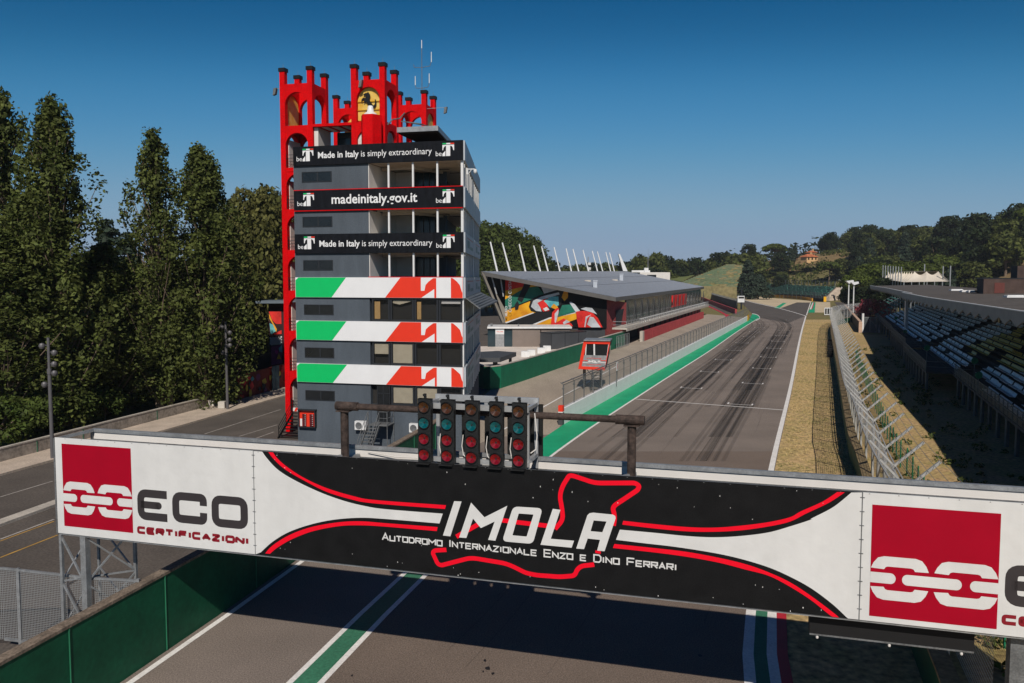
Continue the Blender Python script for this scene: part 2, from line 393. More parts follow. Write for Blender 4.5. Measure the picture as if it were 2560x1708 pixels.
for k in range(10):
    o = rnd.uniform(-4, 4); ph = rnd.random()*6; y0 = rnd.uniform(60, 190); fx = lambda y, o=o, ph=ph: (Lx(y)+Rx(y))/2+o+1.2*math.sin(y*.022+ph)
    mark(fx, y0, y0+40, .08)
structure('tyre_marks', mb, m_rub)
mb = MB()
for k in range(22):
    y0 = rnd.uniform(20, 75); x = rnd.uniform(Lx(y0)+1, Rx(y0)-1); w = rnd.uniform(.03, .06)
    fx = lambda y, x=x, y0=y0: x+(y-y0)*.33+.25*math.sin((y-y0)*.3); a, b = ribbon(lambda y: fx(y)-w/2, lambda y: fx(y)+w/2, y0, y0+rnd.uniform(4, 10), .0095, 1); mb.strip(a, b)
structure('road_seams', mb, m_rub)
mb = MB()
for x, y, r in ((1213,1652,4),(1220,1672,7),(1232,1685,4),(1208,1680,3),(1750,1640,5),(880,1690,3)):
    p = G(x, y); mb.poly([(p.x+r*.012*rnd.uniform(.6,1.3)*math.cos(t), p.y+r*.02*rnd.uniform(.6,1.3)*math.sin(t), .016) for t in [i*.7 for i in range(9)]])
structure('oil_stains', mb, mat('oil_stain', (.015,.013,.012), rough=.5))
# grass strip between track and fence
def Fx(y): return float(np.interp(y, [-40,0,20,35,47.6,56.7,97,151,192,225,262], [-6,6,11.4,16.4,20.8,24.0,39.6,60.9,77.5,91.5,106.6]))
mb = MB(); mb.strip(*ribbon(lambda y: Rx(y)+.22, lambda y: Fx(y)+6, -30, 228, -.006)); structure('grass_verge', mb, m_grass)
mb = MB(); mb.strip(*ribbon(lambda y: Fx(y)+.7, lambda y: Fx(y)+30, -30, 170, .0)); structure('dirt_bank', mb, m_grass2)
# pit lane between the walls
mb = MB(); mb.poly([(x, y, .004) for x, y in ((-3.2,56),(-1.2,60),(3.2,61),(4.0,64.9),(66.2,224.2),(70,238),(64,262),(58.0,246),(25,156),(20.4,142.5),(9.9,115),(-2.3,85.5),(-4.2,72))]); structure('pit_lane', mb, m_pit)
mb = MB()
for p, q in (((-1.0,62.0),(7.5,88.0)), ((7.5,88.0),(14.5,109))):
    n = Vector((q[1]-p[1], p[0]-q[0])).normalized()*.09; mb.poly([(p[0]-n.x,p[1]-n.y,.012),(q[0]-n.x,q[1]-n.y,.012),(q[0]+n.x,q[1]+n.y,.012),(p[0]+n.x,p[1]+n.y,.012)])
structure('pit_lane_line', mb, m_white)
# paddock side
mb = MB(); mb.poly([(x, y, 0) for x, y in ((-37,-40),(-24.6,-40),(-11.8,23.2),(-6.5,46),(-4.1,56.5),(-4.2,72),(-2.6,86),(6,108),(-4,131),(-30,150),(-30,112),(-20.5,92),(-27.2,62.7),(-31.2,48.1),(-36,20))]); structure('paddock_road', mb, m_asph2)
mb = MB(); mb.prism([(-34.6,44),(-33.2,51.3),(-30.5,63.7),(-28.4,74),(-27.6,78),(-21,104),(-17.6,104),(-23.3,79.7),(-27.2,62.7),(-29.2,56.0),(-31.2,48.1),(-34.4,36),(-38.5,20),(-42.4,20),(-38.2,34)], -.05, .13); structure('pavement', mb, m_pave)
mb = MB(); mb.slab([(-27.7,28,.0),(-27.0,28,.0),(-23.7,43.5,.0),(-24.4,43.5,.0)], (0,0,.14)); structure('kerb', mb, m_conc)
mb = MB()
def gline(p, q, w, z=.01):
    p = G(*p); q = G(*q); n = Vector((q.y-p.y, p.x-q.x)).normalized()*w/2
    mb.poly([(p.x-n.x,p.y-n.y,z),(q.x-n.x,q.y-n.y,z),(q.x+n.x,q.y+n.y,z),(p.x+n.x,p.y+n.y,z)])
k = 3.264
gline((0,900+1120/k),(430/k,900+990/k),.1); gline((1670/k,900+605/k),(2290/k,900+405/k),.1); gline((1950/k,900+625/k),(2262/k,900+530/k),.1); gline((2090/k,900+640/k),(2235/k,900+588/k),.1); gline((0,900+1465/k),(440/k,900+1302/k),.12)
structure('road_lines', mb, mat('worn_line', (.36,.33,.30), rough=.7, var=.3, scale=1.5))
mb = MB(); gline((0,900+1480/k),(440/k,900+1318/k),.09); gline((0,900+1615/k),(470/k,900+1430/k),.1); structure('yellow_lines', mb, m_yell)
mb = MB(); mb.poly([(x, y, .006) for x, y in ((-9.5,88.5),(-3.2,88.2),(-2.2,87),(8.5,113.5),(12.5,124),(9,141),(-9,139.5),(-7.5,112))]); structure('terrace_paving', mb, mat('terrace_concrete', (.62,.55,.49), rough=.85, var=.14, scale=.4, fine=.1, bscale=5.))
mb = MB(); mb.poly([(x, y, -.004) for x, y in ((-60,100),(-20,92),(-4,110),(20.6,142.4),(25,152),(60,250),(63,262),(50,300),(-70,300))]); structure('museum_yard', mb, m_asph2)
# the bend beyond the pit wall
kz = 3.672
def zpoly(pts, z, ox=1600, oy=540, s=kz): return [(p.x, p.y, z) for p in (G(ox+x/s, oy+y/s) for x, y in pts)]
mb = MB(); mb.poly(zpoly([(1030,898),(1100,936),(1360,985),(1525,915),(1545,890),(1560,795),(1440,795),(1290,848),(1270,842),(1050,795),(950,768),(760,722),(540,700),(300,690),(300,700),(540,714),(760,760),(950,815)], .003)); structure('bend_road', mb, m_asph2)
mb = MB(); mb.poly(zpoly([(200,684),(540,697),(760,713),(980,733),(1250,757),(1590,781),(1560,796),(1000,786),(760,722),(540,700),(200,690)], .0)); mb.poly(zpoly([(1000,787),(1440,794),(1290,847),(1270,841),(1050,794)], .002)); mb.poly(zpoly([(1608,791),(1745,791),(1752,887),(1604,887)], .002)); structure('gravel_trap', mb, m_gravel)
mb = MB(); mb.poly(zpoly([(1232,846),(1312,799),(1345,799),(1275,850)], .02)); mb.poly(zpoly([(1578,794),(1612,794),(1602,888),(1544,888)], .02)); structure('green_kerb', mb, m_green)
mb = MB(); mb.poly(zpoly([(1585,796),(1592,796),(1572,858),(1556,858)], .03), 0); mb.poly(zpoly([(1592,796),(1600,796),(1583,856),(1572,858)], .03), 1); mb.poly(zpoly([(1563,795),(1570,795),(1532,914),(1524,912)], .03), 0); structure('striped_kerb', mb, [m_white, m_redk])
mb = MB(); A_ = zpoly([(545,701),(760,724),(950,770),(1050,797),(1270,844),(1400,880),(1525,918)], .03); B_ = zpoly([(545,703),(760,727),(950,773),(1050,800),(1270,847),(1400,883),(1525,922)], .03); mb.strip(A_, B_); structure('bend_line', mb, m_white)
z8 = 8.71
mb = MB(); mb.strip(zpoly([(1105,1245),(1250,1305),(1400,1375),(1520,1440),(1605,1465)], .03, 1640, 620, z8), zpoly([(1090,1262),(1235,1325),(1380,1395),(1490,1460),(1520,1510)], .03, 1640, 620, z8)); structure('red_kerb', mb, m_redk)
mb = MB(); mb.poly(zpoly([(900,1065),(1760,1415),(1500,1440),(1400,1372),(1100,1240),(1000,1200),(800,1120)], .002, 1640, 620, z8)); structure('pit_exit_road', mb, m_asph2)
# ------------------------------------------------------------------ advertising gantry over the track
FG = Frame(-12.9, 24.2, 1, -.285)
gantry = FG.thing('gantry', 'white and black advertising gantry spanning the track, with two red chain emblems', 'gantry')
m_vinyl_w = mat('white_vinyl', (.62,.615,.605), rough=.55, var=.06, scale=.5, fine=.03, bscale=2.5, bump=.25, stretch=(1.6,1,.35))
m_vinyl_k = mat('black_vinyl', (.0085,.0085,.009), rough=.6, var=.25, scale=2., fine=.3, bscale=30., spec=.1)
m_vinyl_r = mat('crimson_vinyl', (.33,.002,.016), rough=.6, var=.06, scale=1., spec=.08)
m_red_s = mat('bright_red_vinyl', (.78,.004,.02), rough=.6, var=.05, scale=1., spec=.1)
m_grey_l = mat('charcoal_letters', (.035,.029,.031), rough=.55, var=.08)
m_crim_l = mat('crimson_letters', (.22,.006,.015), rough=.55, var=.08)
m_galv = mat('galvanised_steel', (.33,.34,.35), rough=.5, metal=.55, var=.25, scale=3., fine=.15, bscale=25.)
m_galv_d = mat('weathered_steel', (.16,.165,.17), rough=.6, metal=.4, var=.3, scale=2.5, fine=.2, bscale=20.)
m_wpanel = mat('white_panel', (.66,.63,.60), rough=.5, var=.06, scale=.7)
def gp(x, y): return FG.px(x, y)
def zg(ox, oy, s): return lambda pts: [gp(ox+x/s, oy+y/s) for x, y in pts]
SL, S1, S2, SR = gp(141, 1210)[0], gp(635.5, 1250)[0], gp(2152, 1390)[0], gp(2152, 1390)[0]+7.0
HT = sum(gp(x, y)[1] for x, y in ((141,1093),(634,1128),(2156,1232)))/3; HB = sum(gp(x, y)[1] for x, y in ((145,1334),(637,1382),(2148,1552)))/3
GD = 1.55
mb = MB()
mb.box(SL, S1-.012, 0, .03, HB, HT); 
p_eco1 = mb.build('banner', m_vinyl_w, gantry)
mb = MB(); mb.box(S1+.012, S2-.012, 0, .03, HB, HT); p_mid = mb.build('banner', m_vinyl_k, gantry); p_mid['label'] = 'black banner with circuit outline and white lettering'
mb = MB(); mb.box(S2+.012, SR, 0, .03, HB, HT); p_eco2 = mb.build('banner', m_vinyl_w, gantry)
mb = MB()      # rear skin with its channelled inner face and steel top rail
mb.box(SL, SR, GD, GD+.03, HB, HT-.11, 0); 
for z in (HT-.35, HT-.62): mb.box(SL, SR, GD-.035, GD-.002, z-.012, z+.012, 1)
mb.build('rear_panel', [m_wpanel, m_galv_d], gantry)
mb = MB(); mb.box(SL, SR, GD-.05, GD+.07, HT-.108, HT); mb.box(SL, SR, .032, .10, HT-.09, HT-.012); mb.box(SL, SL+.06, .1, GD-.06, HT-.1, HT-.01); mb.box(SL, SR, .04, .13, HB-.06, HB-.003); mb.box(SL, SR, GD-.1, GD+.02, HB-.06, HB-.003)
x = SL+.5
while x < SR: mb.beam((x, .1, HT-.55), (x, GD-.04, HT-.55), .05); mb.beam((x, .1, HB+.1), (x, GD-.04, HB+.1), .05); x += 2.2
mb.build('top_rail', m_galv, gantry)
mb = MB(); mb.box(SL-.05, SL-.003, -.02, .1, HB-.02, HT-.02); mb.box(SL-.05, SL-.003, GD-.08, GD+.08, HB-.02, HT-.02); mb.build('corner_post', m_galv_d, gantry)
mb = MB()
for s in (S1, S2): mb.box(s-.011, s+.011, .004, .02, HB, HT)
for s in (S1, S2):
    for k in range(9): mb.box(s-.05, s+.05, -.008, -.001, HB+.25+k*.33, HB+.27+k*.33)
k = SL+.4
while k < SR: mb.box(k-.012, k+.012, -.006, -.001, HT-.03, HT-.015); k += .62
mb.build('panel_seam', m_galv_d, gantry)
# chain emblem, coordinates measured on the emblem square: u to the right, v down
def emblem(quad, par):
    (x0, yt0), (x1, yt1), (xb1, yb1), (xb0, yb0) = quad
    tl, tr, br, bl = [Vector(gp(*p)) for p in quad]
    s0 = (tl.x+bl.x)/2; s1 = (tr.x+br.x)/2; h1 = (tl.y+tr.y)/2; h0 = (bl.y+br.y)/2
    f = lambda u, v: (s0+(s1-s0)*u, h1+(h0-h1)*v)
    a = Art(.003); a.rect(s0, s1, h0, h1); sq = a.build('emblem', m_vinyl_r, par)
    a = Art(.006)
    for mir in (0, 1):
        V_ = (lambda v: 1.294-v) if mir else (lambda v: v)
        for u0, u1, na, nb in ((0.003, .465, .11, .345), (.508, .998, .62, .862)):
            w = u1-u0
            o = [(u0,.563),(u0+.02,.515),(u0+.055,.468),(u0+.105,.452),(u1-.105,.452),(u1-.055,.468),(u1-.02,.515),(u1,.566),(nb+.012,.568),(nb,.548),(nb-.02,.541),(na+.03,.541),(na+.012,.548),(na,.568)]
            a.poly([f(u, V_(v)) for u, v in o])
    def pill(u0, u1, rl, rr):
        v0, v1 = .60, .695; c = (v0+v1)/2; ry = (v1-v0)/2; rx = ry*.88; pts = []
        if rr: pts += [f(u1-rx+rx*math.sin(t), c-ry*math.cos(t)) for t in [math.pi*i/10 for i in range(11)]]
        else: pts += [f(u1, v0), f(u1, v1)]
        if rl: pts += [f(u0+rx-rx*math.sin(t), c+ry*math.cos(t)) for t in [math.pi*i/10 for i in range(11)]]
        else: pts += [f(u0, v1), f(u0, v0)]
        a.poly(pts)
    pill(0, .205, 0, 1); pill(.256, .723, 1, 1); pill(.786, 1.0, 1, 0)
    a.build('chain_mark', m_vinyl_w, sq)
    return s0, s1, h0, h1
k = 3.264
q1 = emblem([(502/k,900+683/k),(1068/k,900+722/k),(1086/k,900+1411/k),(526/k,900+1355/k)], p_eco1)
q2 = emblem([(2181.4,1260),(2504,1286),(2490.5,1575),(2172,1537.5)], p_eco2)
def eco_text(par, ds):
    Z = zg(0, 900, k)
    a = Art(.003); th = .245
    def box_of(p0, p1):
        (s0, h1), (s1, h0) = Z([p0])[0], Z([p1])[0]; return s0+ds, s1+ds, h0, h1
    for g, p0, p1 in (('e',(1118,1050),(1372,1325)), ('c',(1403,1072),(1690,1350)), ('o',(1724,1100),(2026,1387))):
        s0, s1, h0, h1 = box_of(p0, p1); t = th/2; r = .2
        if g == 'o': a.stroke(fillet([(s0+t,h0+t),(s1-t,h0+t),(s1-t,h1-t),(s0+t,h1-t)], r, True), th, 0, True)
        if g == 'c': a.stroke(fillet([(s1-t*.9,h1-.36),(s1-t*.9,h1-t),(s0+t,h1-t),(s0+t,h0+t),(s1-t*.9,h0+t),(s1-t*.9,h0+.36)], r), th)
        if g == 'e':
            a.stroke(fillet([(s1-.02,h1-t),(s0+t,h1-t),(s0+t,h0+t),(s1-.02,h0+t)], r), th); mid = (h0+h1)/2
            a.stroke([(s0+t,mid),(s1-.32,mid)], th*.9); a.disc((s1-.32,mid), th*.45)
    a.build('lettering', m_grey_l, par)
    a = Art(.003); s0, h0 = Z([(1130,1420)])[0]; s1, hb = Z([(2025,1510)])[0]; hc = Z([(1130,1357)])[0][1]
    write(a, 'CERTIFICAZIONI', s0+ds, s1+ds, (h0+hb)/2, (hc-h0)*1.0, .085, gap=.26, peakA=True, rnd=.05); a.build('lettering', m_crim_l, par)
eco_text(p_eco1, 0.0); eco_text(p_eco2, q2[0]-q1[0])
# centre artwork
ZA = zg(640, 1080, kz); ZB = zg(1280, 1080, kz); ZC = zg(1920, 1281, kz); ZD = zg(1920, 900, kz)
SMO = lambda p: smooth_line(p, 6)
def to_edge(pts, top=None, bot=None, left=None, right=None):
    return [(min(max(p[0], S1+.014), S2-.014), min(max(p[1], HB+.002), HT-.002)) for p in pts]
a = Art(.003)
up = SMO(ZA([(45,160),(100,240),(200,345),(350,440),(580,550),(800,630),(1000,680),(1200,710)])+ZA([(1715,750)])); lo = SMO(ZA([(45,1105),(150,1010),(300,920),(500,850),(720,805),(960,788),(1200,800)])+ZA([(1685,840)]))
a.poly(to_edge(up+lo[::-1]+[(S1, HB), (S1, HT)]))
up = SMO(ZB([(990,897),(1300,925),(1600,955),(1850,967),(2100,955)])+ZC([(0,185),(200,130),(400,65)])+ZD([(400,1455),(600,1350),(765,1217)]))
lo = SMO(ZB([(955,990),(1200,1020),(1500,1055),(1850,1110),(2100,1165)])+ZC([(0,503),(200,590),(400,700),(600,850),(750,993)]))
a.poly(to_edge(up+[(S2, HT), (S2, HB)]+lo[::-1])); a.build('white_marking', m_vinyl_w, p_mid)
a = Art(.006)
a.band(to_edge(SMO(ZA([(145,168),(200,245),(300,330),(450,425),(650,515),(900,590),(1100,625)])+ZA([(1745,672)]))), to_edge(SMO(ZA([(102,165),(160,245),(270,345),(450,450),(650,550),(880,620),(1080,655)])+ZA([(1735,707)]))))
a.band(to_edge(SMO(ZA([(85,1115),(150,1045),(300,950),(500,875),(750,830),(960,820),(1200,838),(1668,873)]))), to_edge(SMO(ZA([(130,1118),(200,1060),(330,985),(520,912),(760,865),(960,857),(1200,870),(1660,910)]))))
a.band(to_edge(SMO(ZB([(1022,815),(1300,845),(1600,872),(1850,878),(2100,860)])+ZC([(0,90),(200,45)])+ZD([(300,1390),(500,1300),(635,1212)]))), to_edge(SMO(ZB([(1012,850),(1300,885),(1600,912),(1850,916),(2100,903)])+ZC([(0,130),(200,85)])+ZD([(350,1410),(560,1310),(705,1215)]))))
a.band(to_edge(SMO(ZB([(940,1028),(1300,1065),(1600,1100),(1900,1155),(2150,1215)])+ZC([(0,548),(200,640),(400,770),(600,920),(682,992)]))), to_edge(SMO(ZB([(927,1065),(1300,1105),(1600,1145),(1900,1200),(2150,1265)])+ZC([(0,580),(180,670),(380,795),(520,905),(615,980)]))))
a.build('red_stripe', m_red_s, p_mid)
a = Art(.004)
tw = .118
a.stroke(fillet(ZB([(395,890),(470,805),(458,690),(438,590),(462,500),(525,400),(560,402),(640,428),(740,462),(800,469),(1130,468),(1170,495),(1155,532),(945,672),(926,700),(945,780),(932,860)]), .14), tw)
a.stroke(fillet(ZB([(400,872),(330,862),(40,828),(-80,812),(-200,795),(-310,848),(-510,962)]), .05), tw)
a.stroke(fillet(ZA([(1748,1082),(1640,1088),(1622,1110),(1668,1210),(1700,1225),(1950,1160),(2010,1160),(2280,1205)])+ZB([(0,1230),(130,1295),(230,1315),(440,1330),(575,1320),(600,1260),(640,1230),(755,1217)]), .1), tw)
a.stroke(ZB([(765,1098),(815,1108)]), .07); a.build('circuit_outline', m_red_s, p_mid)
a = Art(.008)
a.poly(ZA([(1820,635),(1888,638),(1785,958),(1717,950)]))
a.poly(ZA([(1866,968),(1975,648),(2098,783),(2308,677),(2198,998),(2132,990),(2192,822),(2065,882),(1993,795),(1932,973)]))
oo = fillet(ZB([(12,683),(282,700),(192,1028),(-90,1003)]), .14, True); oi = fillet(ZB([(62,748),(198,758),(135,960),(5,948)]), .02, True)
a.band(oo+[oo[0]], oi+[oi[0]]); a.poly(ZB([(375,705),(445,715),(357,980),(570,998),(548,1062),(262,1035)]))
a.poly(ZB([(590,1070),(692,765),(712,746),(745,740),(750,812),(722,910),(695,978),(662,1075)])); a.poly(ZB([(745,740),(925,758),(947,770),(952,790),(850,1095),(782,1088),(808,990),(830,920),(868,822),(750,812)])); a.poly(ZB([(722,910),(830,920),(808,990),(695,978)]))
s0, b0 = ZA([(1162,995)])[0]; s1, b1 = ZB([(1508,1275)])[0]; hc = ZA([(1185,922)])[0][1]
write(a, 'Autodromo Internazionale Enzo e Dino Ferrari', s0, s1, b0, (hc-b0)*.95, .036, small=(hc-b0)*.76, gap=.2, slope=(b1-b0)/(s1-s0))
a.build('lettering', m_vinyl_w, p_mid)
a = Art(.009); rr = random.Random(3)     # bird droppings
for k in range(48):
    s = rr.uniform(S1+.5, S2-.3); h = rr.choice((HT-abs(rr.gauss(0, .5)), HB+abs(rr.gauss(0, .25)))); h = min(max(h, HB+.03), HT-.06); r = rr.uniform(.005, .012); a.disc((s, h), r, n=6, ry=r*rr.uniform(1, 2.6))
a.build('droppings', m_vinyl_w, p_mid)
# truss leg at the pit side, behind the green wall, and the plain post at the far end
def leg(cs, label=None):
    w, d = 1.5, GD; mb = MB(); p = [(cs, 0), (cs+w, d), (cs+w*.02, d), (cs+w*.55, .25)]
    for x, y, r in ((cs, .06, .09), (cs+1.55, d-.1, .09), (cs+.05, d-.05, .07)): mb.beam((x, y, 0), (x, y, HB-.062), r)
    mb.beam((cs+.86, .12, 0), (cs+.86, .12, HB-.062), .2)
    for z0, z1 in ((HB-.1, HB-1.55), (HB-1.6, HB-3.0), (HB-3.0, .1)):
        mb.beam((cs, .06, z0), (cs+.8, .12, z1), .055); mb.beam((cs+.9, .12, z0), (cs+1.55, d-.1, z1), .055); mb.beam((cs+.05, d-.05, z0), (cs+1.5, d-.1, z1), .045); mb.beam((cs, .06, z1), (cs+.05, d-.05, z0), .045); mb.beam((cs, .06, z1), (cs+1.55, d-.1, z1), .05); mb.beam((cs+.86,.12,z1),(cs+1.55,d-.1,z0), .05)
    return mb.build('truss_leg', m_galv, gantry)
leg(gp(150, 1380)[0])
mb = MB(); sp = gp(2537, 1640)[0]; mb.box(sp, sp+.3, .3, .6, 0, HB-.062); mb.box(sp-.1, sp+.4, .2, .7, 0, .05); mb.build('support_post', m_galv_d, gantry)
mb = MB(); s0, h0 = gp(2027, 1586); s1, _ = gp(2446, 1640); mb.box(s0, s1, .35, .75, HB-.62, HB-.065, 0); mb.box(s0, s1, .34, .36, HB-.64, HB-.6, 1); mb.build('speaker_box', [mat('black_sheet', (.006,.006,.007), rough=.7), m_galv_d], gantry)
mb = MB()
for f in (.05, .5, .93): mb.lathe([(.0,-.03),(.03,-.03),(.035,0),(.02,.05)], (lerp(s0, s1, f), .38, HB-.69), 8)
mb.build('lamp', m_wpanel, gantry)
# ------------------------------------------------------------------ start lights on their pipe frame
PT = .62
m_rust = mat('rusty_pipe', (.030,.021,.018), rough=.8, metal=.1, var=.55, scale=4., fine=.3, bscale=18., col2=(.085,.058,.048), bump=.3)
sL, hL = FG.px(861, 1018, PT); sR, hR = FG.px(1580, 1050, PT); hp = (FG.px(861,1018,PT)[1]+FG.px(1580,1047,PT)[1])/2
lf = FG.thing('light_frame', 'rusty black pipe frame standing on the gantry carrying the start lights', 'pipe frame')
mb = MB()
for s in (sL, sR): mb = MB(); mb.tube((s, PT, HT-1.2), (s, PT, hp-.152), .115, n=14); mb.box(s-.2, s+.2, PT-.16, PT+.16, hp-.15, hp-.12); mb.build('upright', m_rust, lf)
mb = MB(); mb.tube((sL-.2, PT, hp), (sR+.2, PT, hp), .092, n=14)
mb.tube((sL-.25, PT, hp), (sL+.42, PT, hp), .125, n=14); mb.tube((sR-.42, PT, hp), (sR+.32, PT, hp), .125, n=14); mb.build('crossbar', m_rust, lf)
mb = MB()
for s in (sL, sR): mb.beam((s-.02, .12, HT-.3), (s-.02, GD-.06, HT-.3), .1, .12); mb.beam((s-.3, .14, HT-.1), (s, PT, HT-.1), .07)
mb.build('bracket', m_galv, lf)
# aluminium box frame that carries the two banks of lamps
m_alu = mat('aluminium', (.48,.49,.50), rough=.4, metal=.5, var=.15, scale=3.)
xa, ha = FG.px(1053, 1002, .35); xb, hb_ = FG.px(1322, 1018, .35); ht = (ha+hb_)/2
af = FG.thing('lamp_rack', 'bright aluminium rack behind the start lights', 'rack')
mb = MB()
mb.box(xa, xb, .32, .40, ht-.17, ht-.02); mb.box(xa, xb, GD-.15, GD-.07, ht-.12, ht+.06); mb.box(xa, xb, GD-.15, GD-.07, ht-.42, ht-.36)
for s in (xa+.02, xb-.12): mb.box(s, s+.1, GD-.14, GD-.06, HT-.3, ht-.13); mb.box(s, s+.1, .41, GD-.16, ht-.14, ht-.05)
mb.box(xb-.11, xb-.01, .41, .5, HT-.35, ht-.18); mb.box(xa+.02, xa+.1, .41, .5, HT-.35, ht-.18); mb.box(xa, xb, .30, .40, HT-.02, HT+.1); mb.box(xb-.1, xb, .5, GD-.16, HT+.04, HT+.14)
mb.box((xa+xb)/2-.05, (xa+xb)/2+.05, GD-.14, GD-.08, ht-.36, ht-.12); mb.build('frame', m_alu, af)
m_lh = mat('lamp_housing', (.012,.0125,.013), rough=.5, var=.2, spec=.4)
m_am = mat('amber_lens', (.055,.018,.003), rough=.16, var=.3, scale=14, spec=.7); m_te = mat('green_lens', (.001,.075,.082), rough=.14, var=.3, scale=14, spec=.7); m_rd = mat('red_lens', (.17,.001,.003), rough=.14, var=.35, scale=14, spec=.7)
cxs = [(1060.8,1005,1150),(1118,1008,1155),(1179,1011,1158),(1239.7,1015,1162),(1297,1019,1166)]
def lamp_col(s, y, flip=False):
    t = thing('start_light', 'x', 'signal light', FG.W(s, y, HT+.03-(.28 if flip else 0)), FG.a+(math.pi if flip else 0), 'start light columns on the gantry')
    mb = MB(); zt = ht+.12-(HT+.03)
    mb.box(-.185, .185, 0, .16, -.03, zt); mb.box(-.12, .12, .16, .24, .1, zt-.1)
    for i in range(4): mb.box(-.2, .2, -.005, .14, -.03+(zt+.03)*(i+1)/4-.008, -.03+(zt+.03)*(i+1)/4)
    mb.build('housing', m_lh, t)
    mb = MB(); mb.slab([(-.185,-.17,-.035),(.185,-.17,-.035),(.185,.02,-.035),(.185*.9,.02,-.035),(-.185,.02,-.035)], (0,0,-.02)); mb.build('shelf', m_lh, t)
    st = (zt+.03)/4
    for i, m in enumerate((m_rd, m_rd, m_te, m_am)):
        c = -.03+st*(i+.5); mb = MB()
        n = 22; rgs = [(.165,-.005),(.158,-.05),(.14,-.055)]
        for (r0, y0), (r1, y1) in zip(rgs[:-1], rgs[1:]):
            va = [(r0*math.cos(2*math.pi*k/n), y0, c+r0*math.sin(2*math.pi*k/n)) for k in range(n)]; vb = [(r1*math.cos(2*math.pi*k/n), y1, c+r1*math.sin(2*math.pi*k/n)) for k in range(n)]
            mb.add(va+vb, [(k, (k+1) % n, n+(k+1) % n, n+k) for k in range(n)])
        ring = mb.build('bezel', m_lh, t)
        mb = MB(); vs = [(0, .012, c)]; fs = []      # dished conical reflector lens
        for k in range(n): vs.append((.142*math.cos(2*math.pi*k/n), -.05, c+.142*math.sin(2*math.pi*k/n)))
        for k in range(n): fs.append((0, 1+k, 1+(k+1) % n))
        mb.add(vs, fs); mb.build('lens', m, ring, fixn=False)
        mb = MB()      # short visor over the lens
        a0 = [(.166*math.cos(t_), -.005, c+.166*math.sin(t_)) for t_ in [math.pi*(.12+.76*k/10) for k in range(11)]]; b0 = [(x_, -.09, z_) for x_, _, z_ in a0]
        mb.strip(a0, b0); mb.build('visor', m_lh, ring)
    mb = MB(); mb.box(-.03, .03, .05, .11, zt, zt+.07); mb.box(-.045, .015, .02, .14, zt+.07, zt+.13); mb.build('clamp', m_lh, t)
    return t
lab = ['start light column nearest the tower, leftmost of the five facing the camera', 'start light column second from the tower side', 'middle start light column of the five facing the camera', 'start light column second from the aluminium rack post', 'start light column beside the bright aluminium rack post']
for (cx, y0, y1), lb in zip(cxs, lab):
    s = FG.px(cx, (y0+y1)/2, .05)[0]; tag(lamp_col(s, .05), lb)
for i, (cx, y0, y1) in enumerate(cxs):
    s = FG.px(cx, (y0+y1)/2, .05)[0]; tag(lamp_col(s+.05, GD+.2, True), 'start light column of the bank facing away, seen from behind')
rr = random.Random(8); cabs = []
for i in range(4):
    mb = MB(); cabs.append(mb); s = FG.px(cxs[i][0]+32, 1100, .05)[0]; z = HT+.75
    mb.pipe([(s, .3, z), (s-.03, .28, z-.3), (s+.02, .26, HT+.22), (s+.12, .25, HT+.12), (s+.3, .28, HT+.2)], .012, 5)
mb = MB(); cabs.append(mb); mb.pipe([(xb+.12, .5, ht-.2), (xb+.2, .45, HT+.8), (xb+.18, .4, HT+.45), (xb+.05, .35, HT+.35)], .014, 5)
mb = MB(); cabs.append(mb); mb.pipe([(sL+.3, GD-.1, HT-.15), (sL+1.2, GD-.12, HT-.25), (sL+2.4, GD-.12, HT-.22), (sL+2.6, GD-.15, HT-.6)], .014, 5)
for c_, lb in zip(cabs, ('pale cable hanging right of the first start light from the tower side', 'pale cable hanging right of the second start light from the tower side', 'pale cable hanging right of the middle start light', 'pale cable hanging between the last two start lights', 'pale cable looping down the aluminium rack post', 'thin cable lying along the white panel beside the rusty upright')):
    o = tag(c_.build('cable', m_wpanel), lb, 'cable', 'loose cables on the gantry'); o.location = FG.o; o.rotation_euler = (0, 0, FG.a)
# ------------------------------------------------------------------ control tower
FT = Frame(-15.75, 58.2, 1, -.2425)
tower = FT.thing('control_tower', 'tall dark grey control tower with red arched corner turrets and banner bands', 'tower')
m_tg = mat('tower_grey_plaster', (.078,.093,.112), rough=.85, var=.15, scale=.7, stretch=(1.4,1.4,.35), fine=.14, bscale=14., bump=.25, spec=.1)
m_tr = mat('red_brick_paint', (.57,.002,.004), rough=.6, var=.12, scale=1.2, fine=.12, bscale=9., bump=.35, spec=.06)
m_tk = mat('black_band', (.006,.007,.010), rough=.6, var=.5, scale=1.2, stretch=(3,1,.6), spec=.12)
m_tw = mat('white_band', (.72,.72,.73), rough=.5, var=.04, scale=1.0)
m_tgn = mat('flag_green', (.0,.46,.115), rough=.5, var=.04); m_trd = mat('flag_red', (.72,.035,.012), rough=.5, var=.04)
m_sidep = mat('pale_side_panel', (.40,.43,.47), rough=.5, var=.1, scale=.6)
m_wh = mat('white_plaster', (.62,.59,.56), rough=.8, var=.08, scale=1.)
m_ceil = mat('beige_ceiling', (.42,.36,.29), rough=.8, var=.12, scale=3., stretch=(.3,6,1))
m_fr = mat('dark_window_frame', (.02,.022,.026), rough=.45, var=.15)
m_gl = glass_mat('dark_glass', (.012,.014,.016)); m_glb = glass_mat('bluish_glass', (.02,.04,.05))
m_cur = mat('cream_blind', (.50,.44,.33), rough=.8, var=.08, scale=2.); m_tan = mat('tan_curtain', (.48,.30,.12), rough=.85, var=.15, scale=4.)
m_blk = mat('black_metal', (.012,.012,.013), rough=.45, metal=.3, var=.2); m_dk = mat('dark_room', (.02,.019,.018), rough=.9)
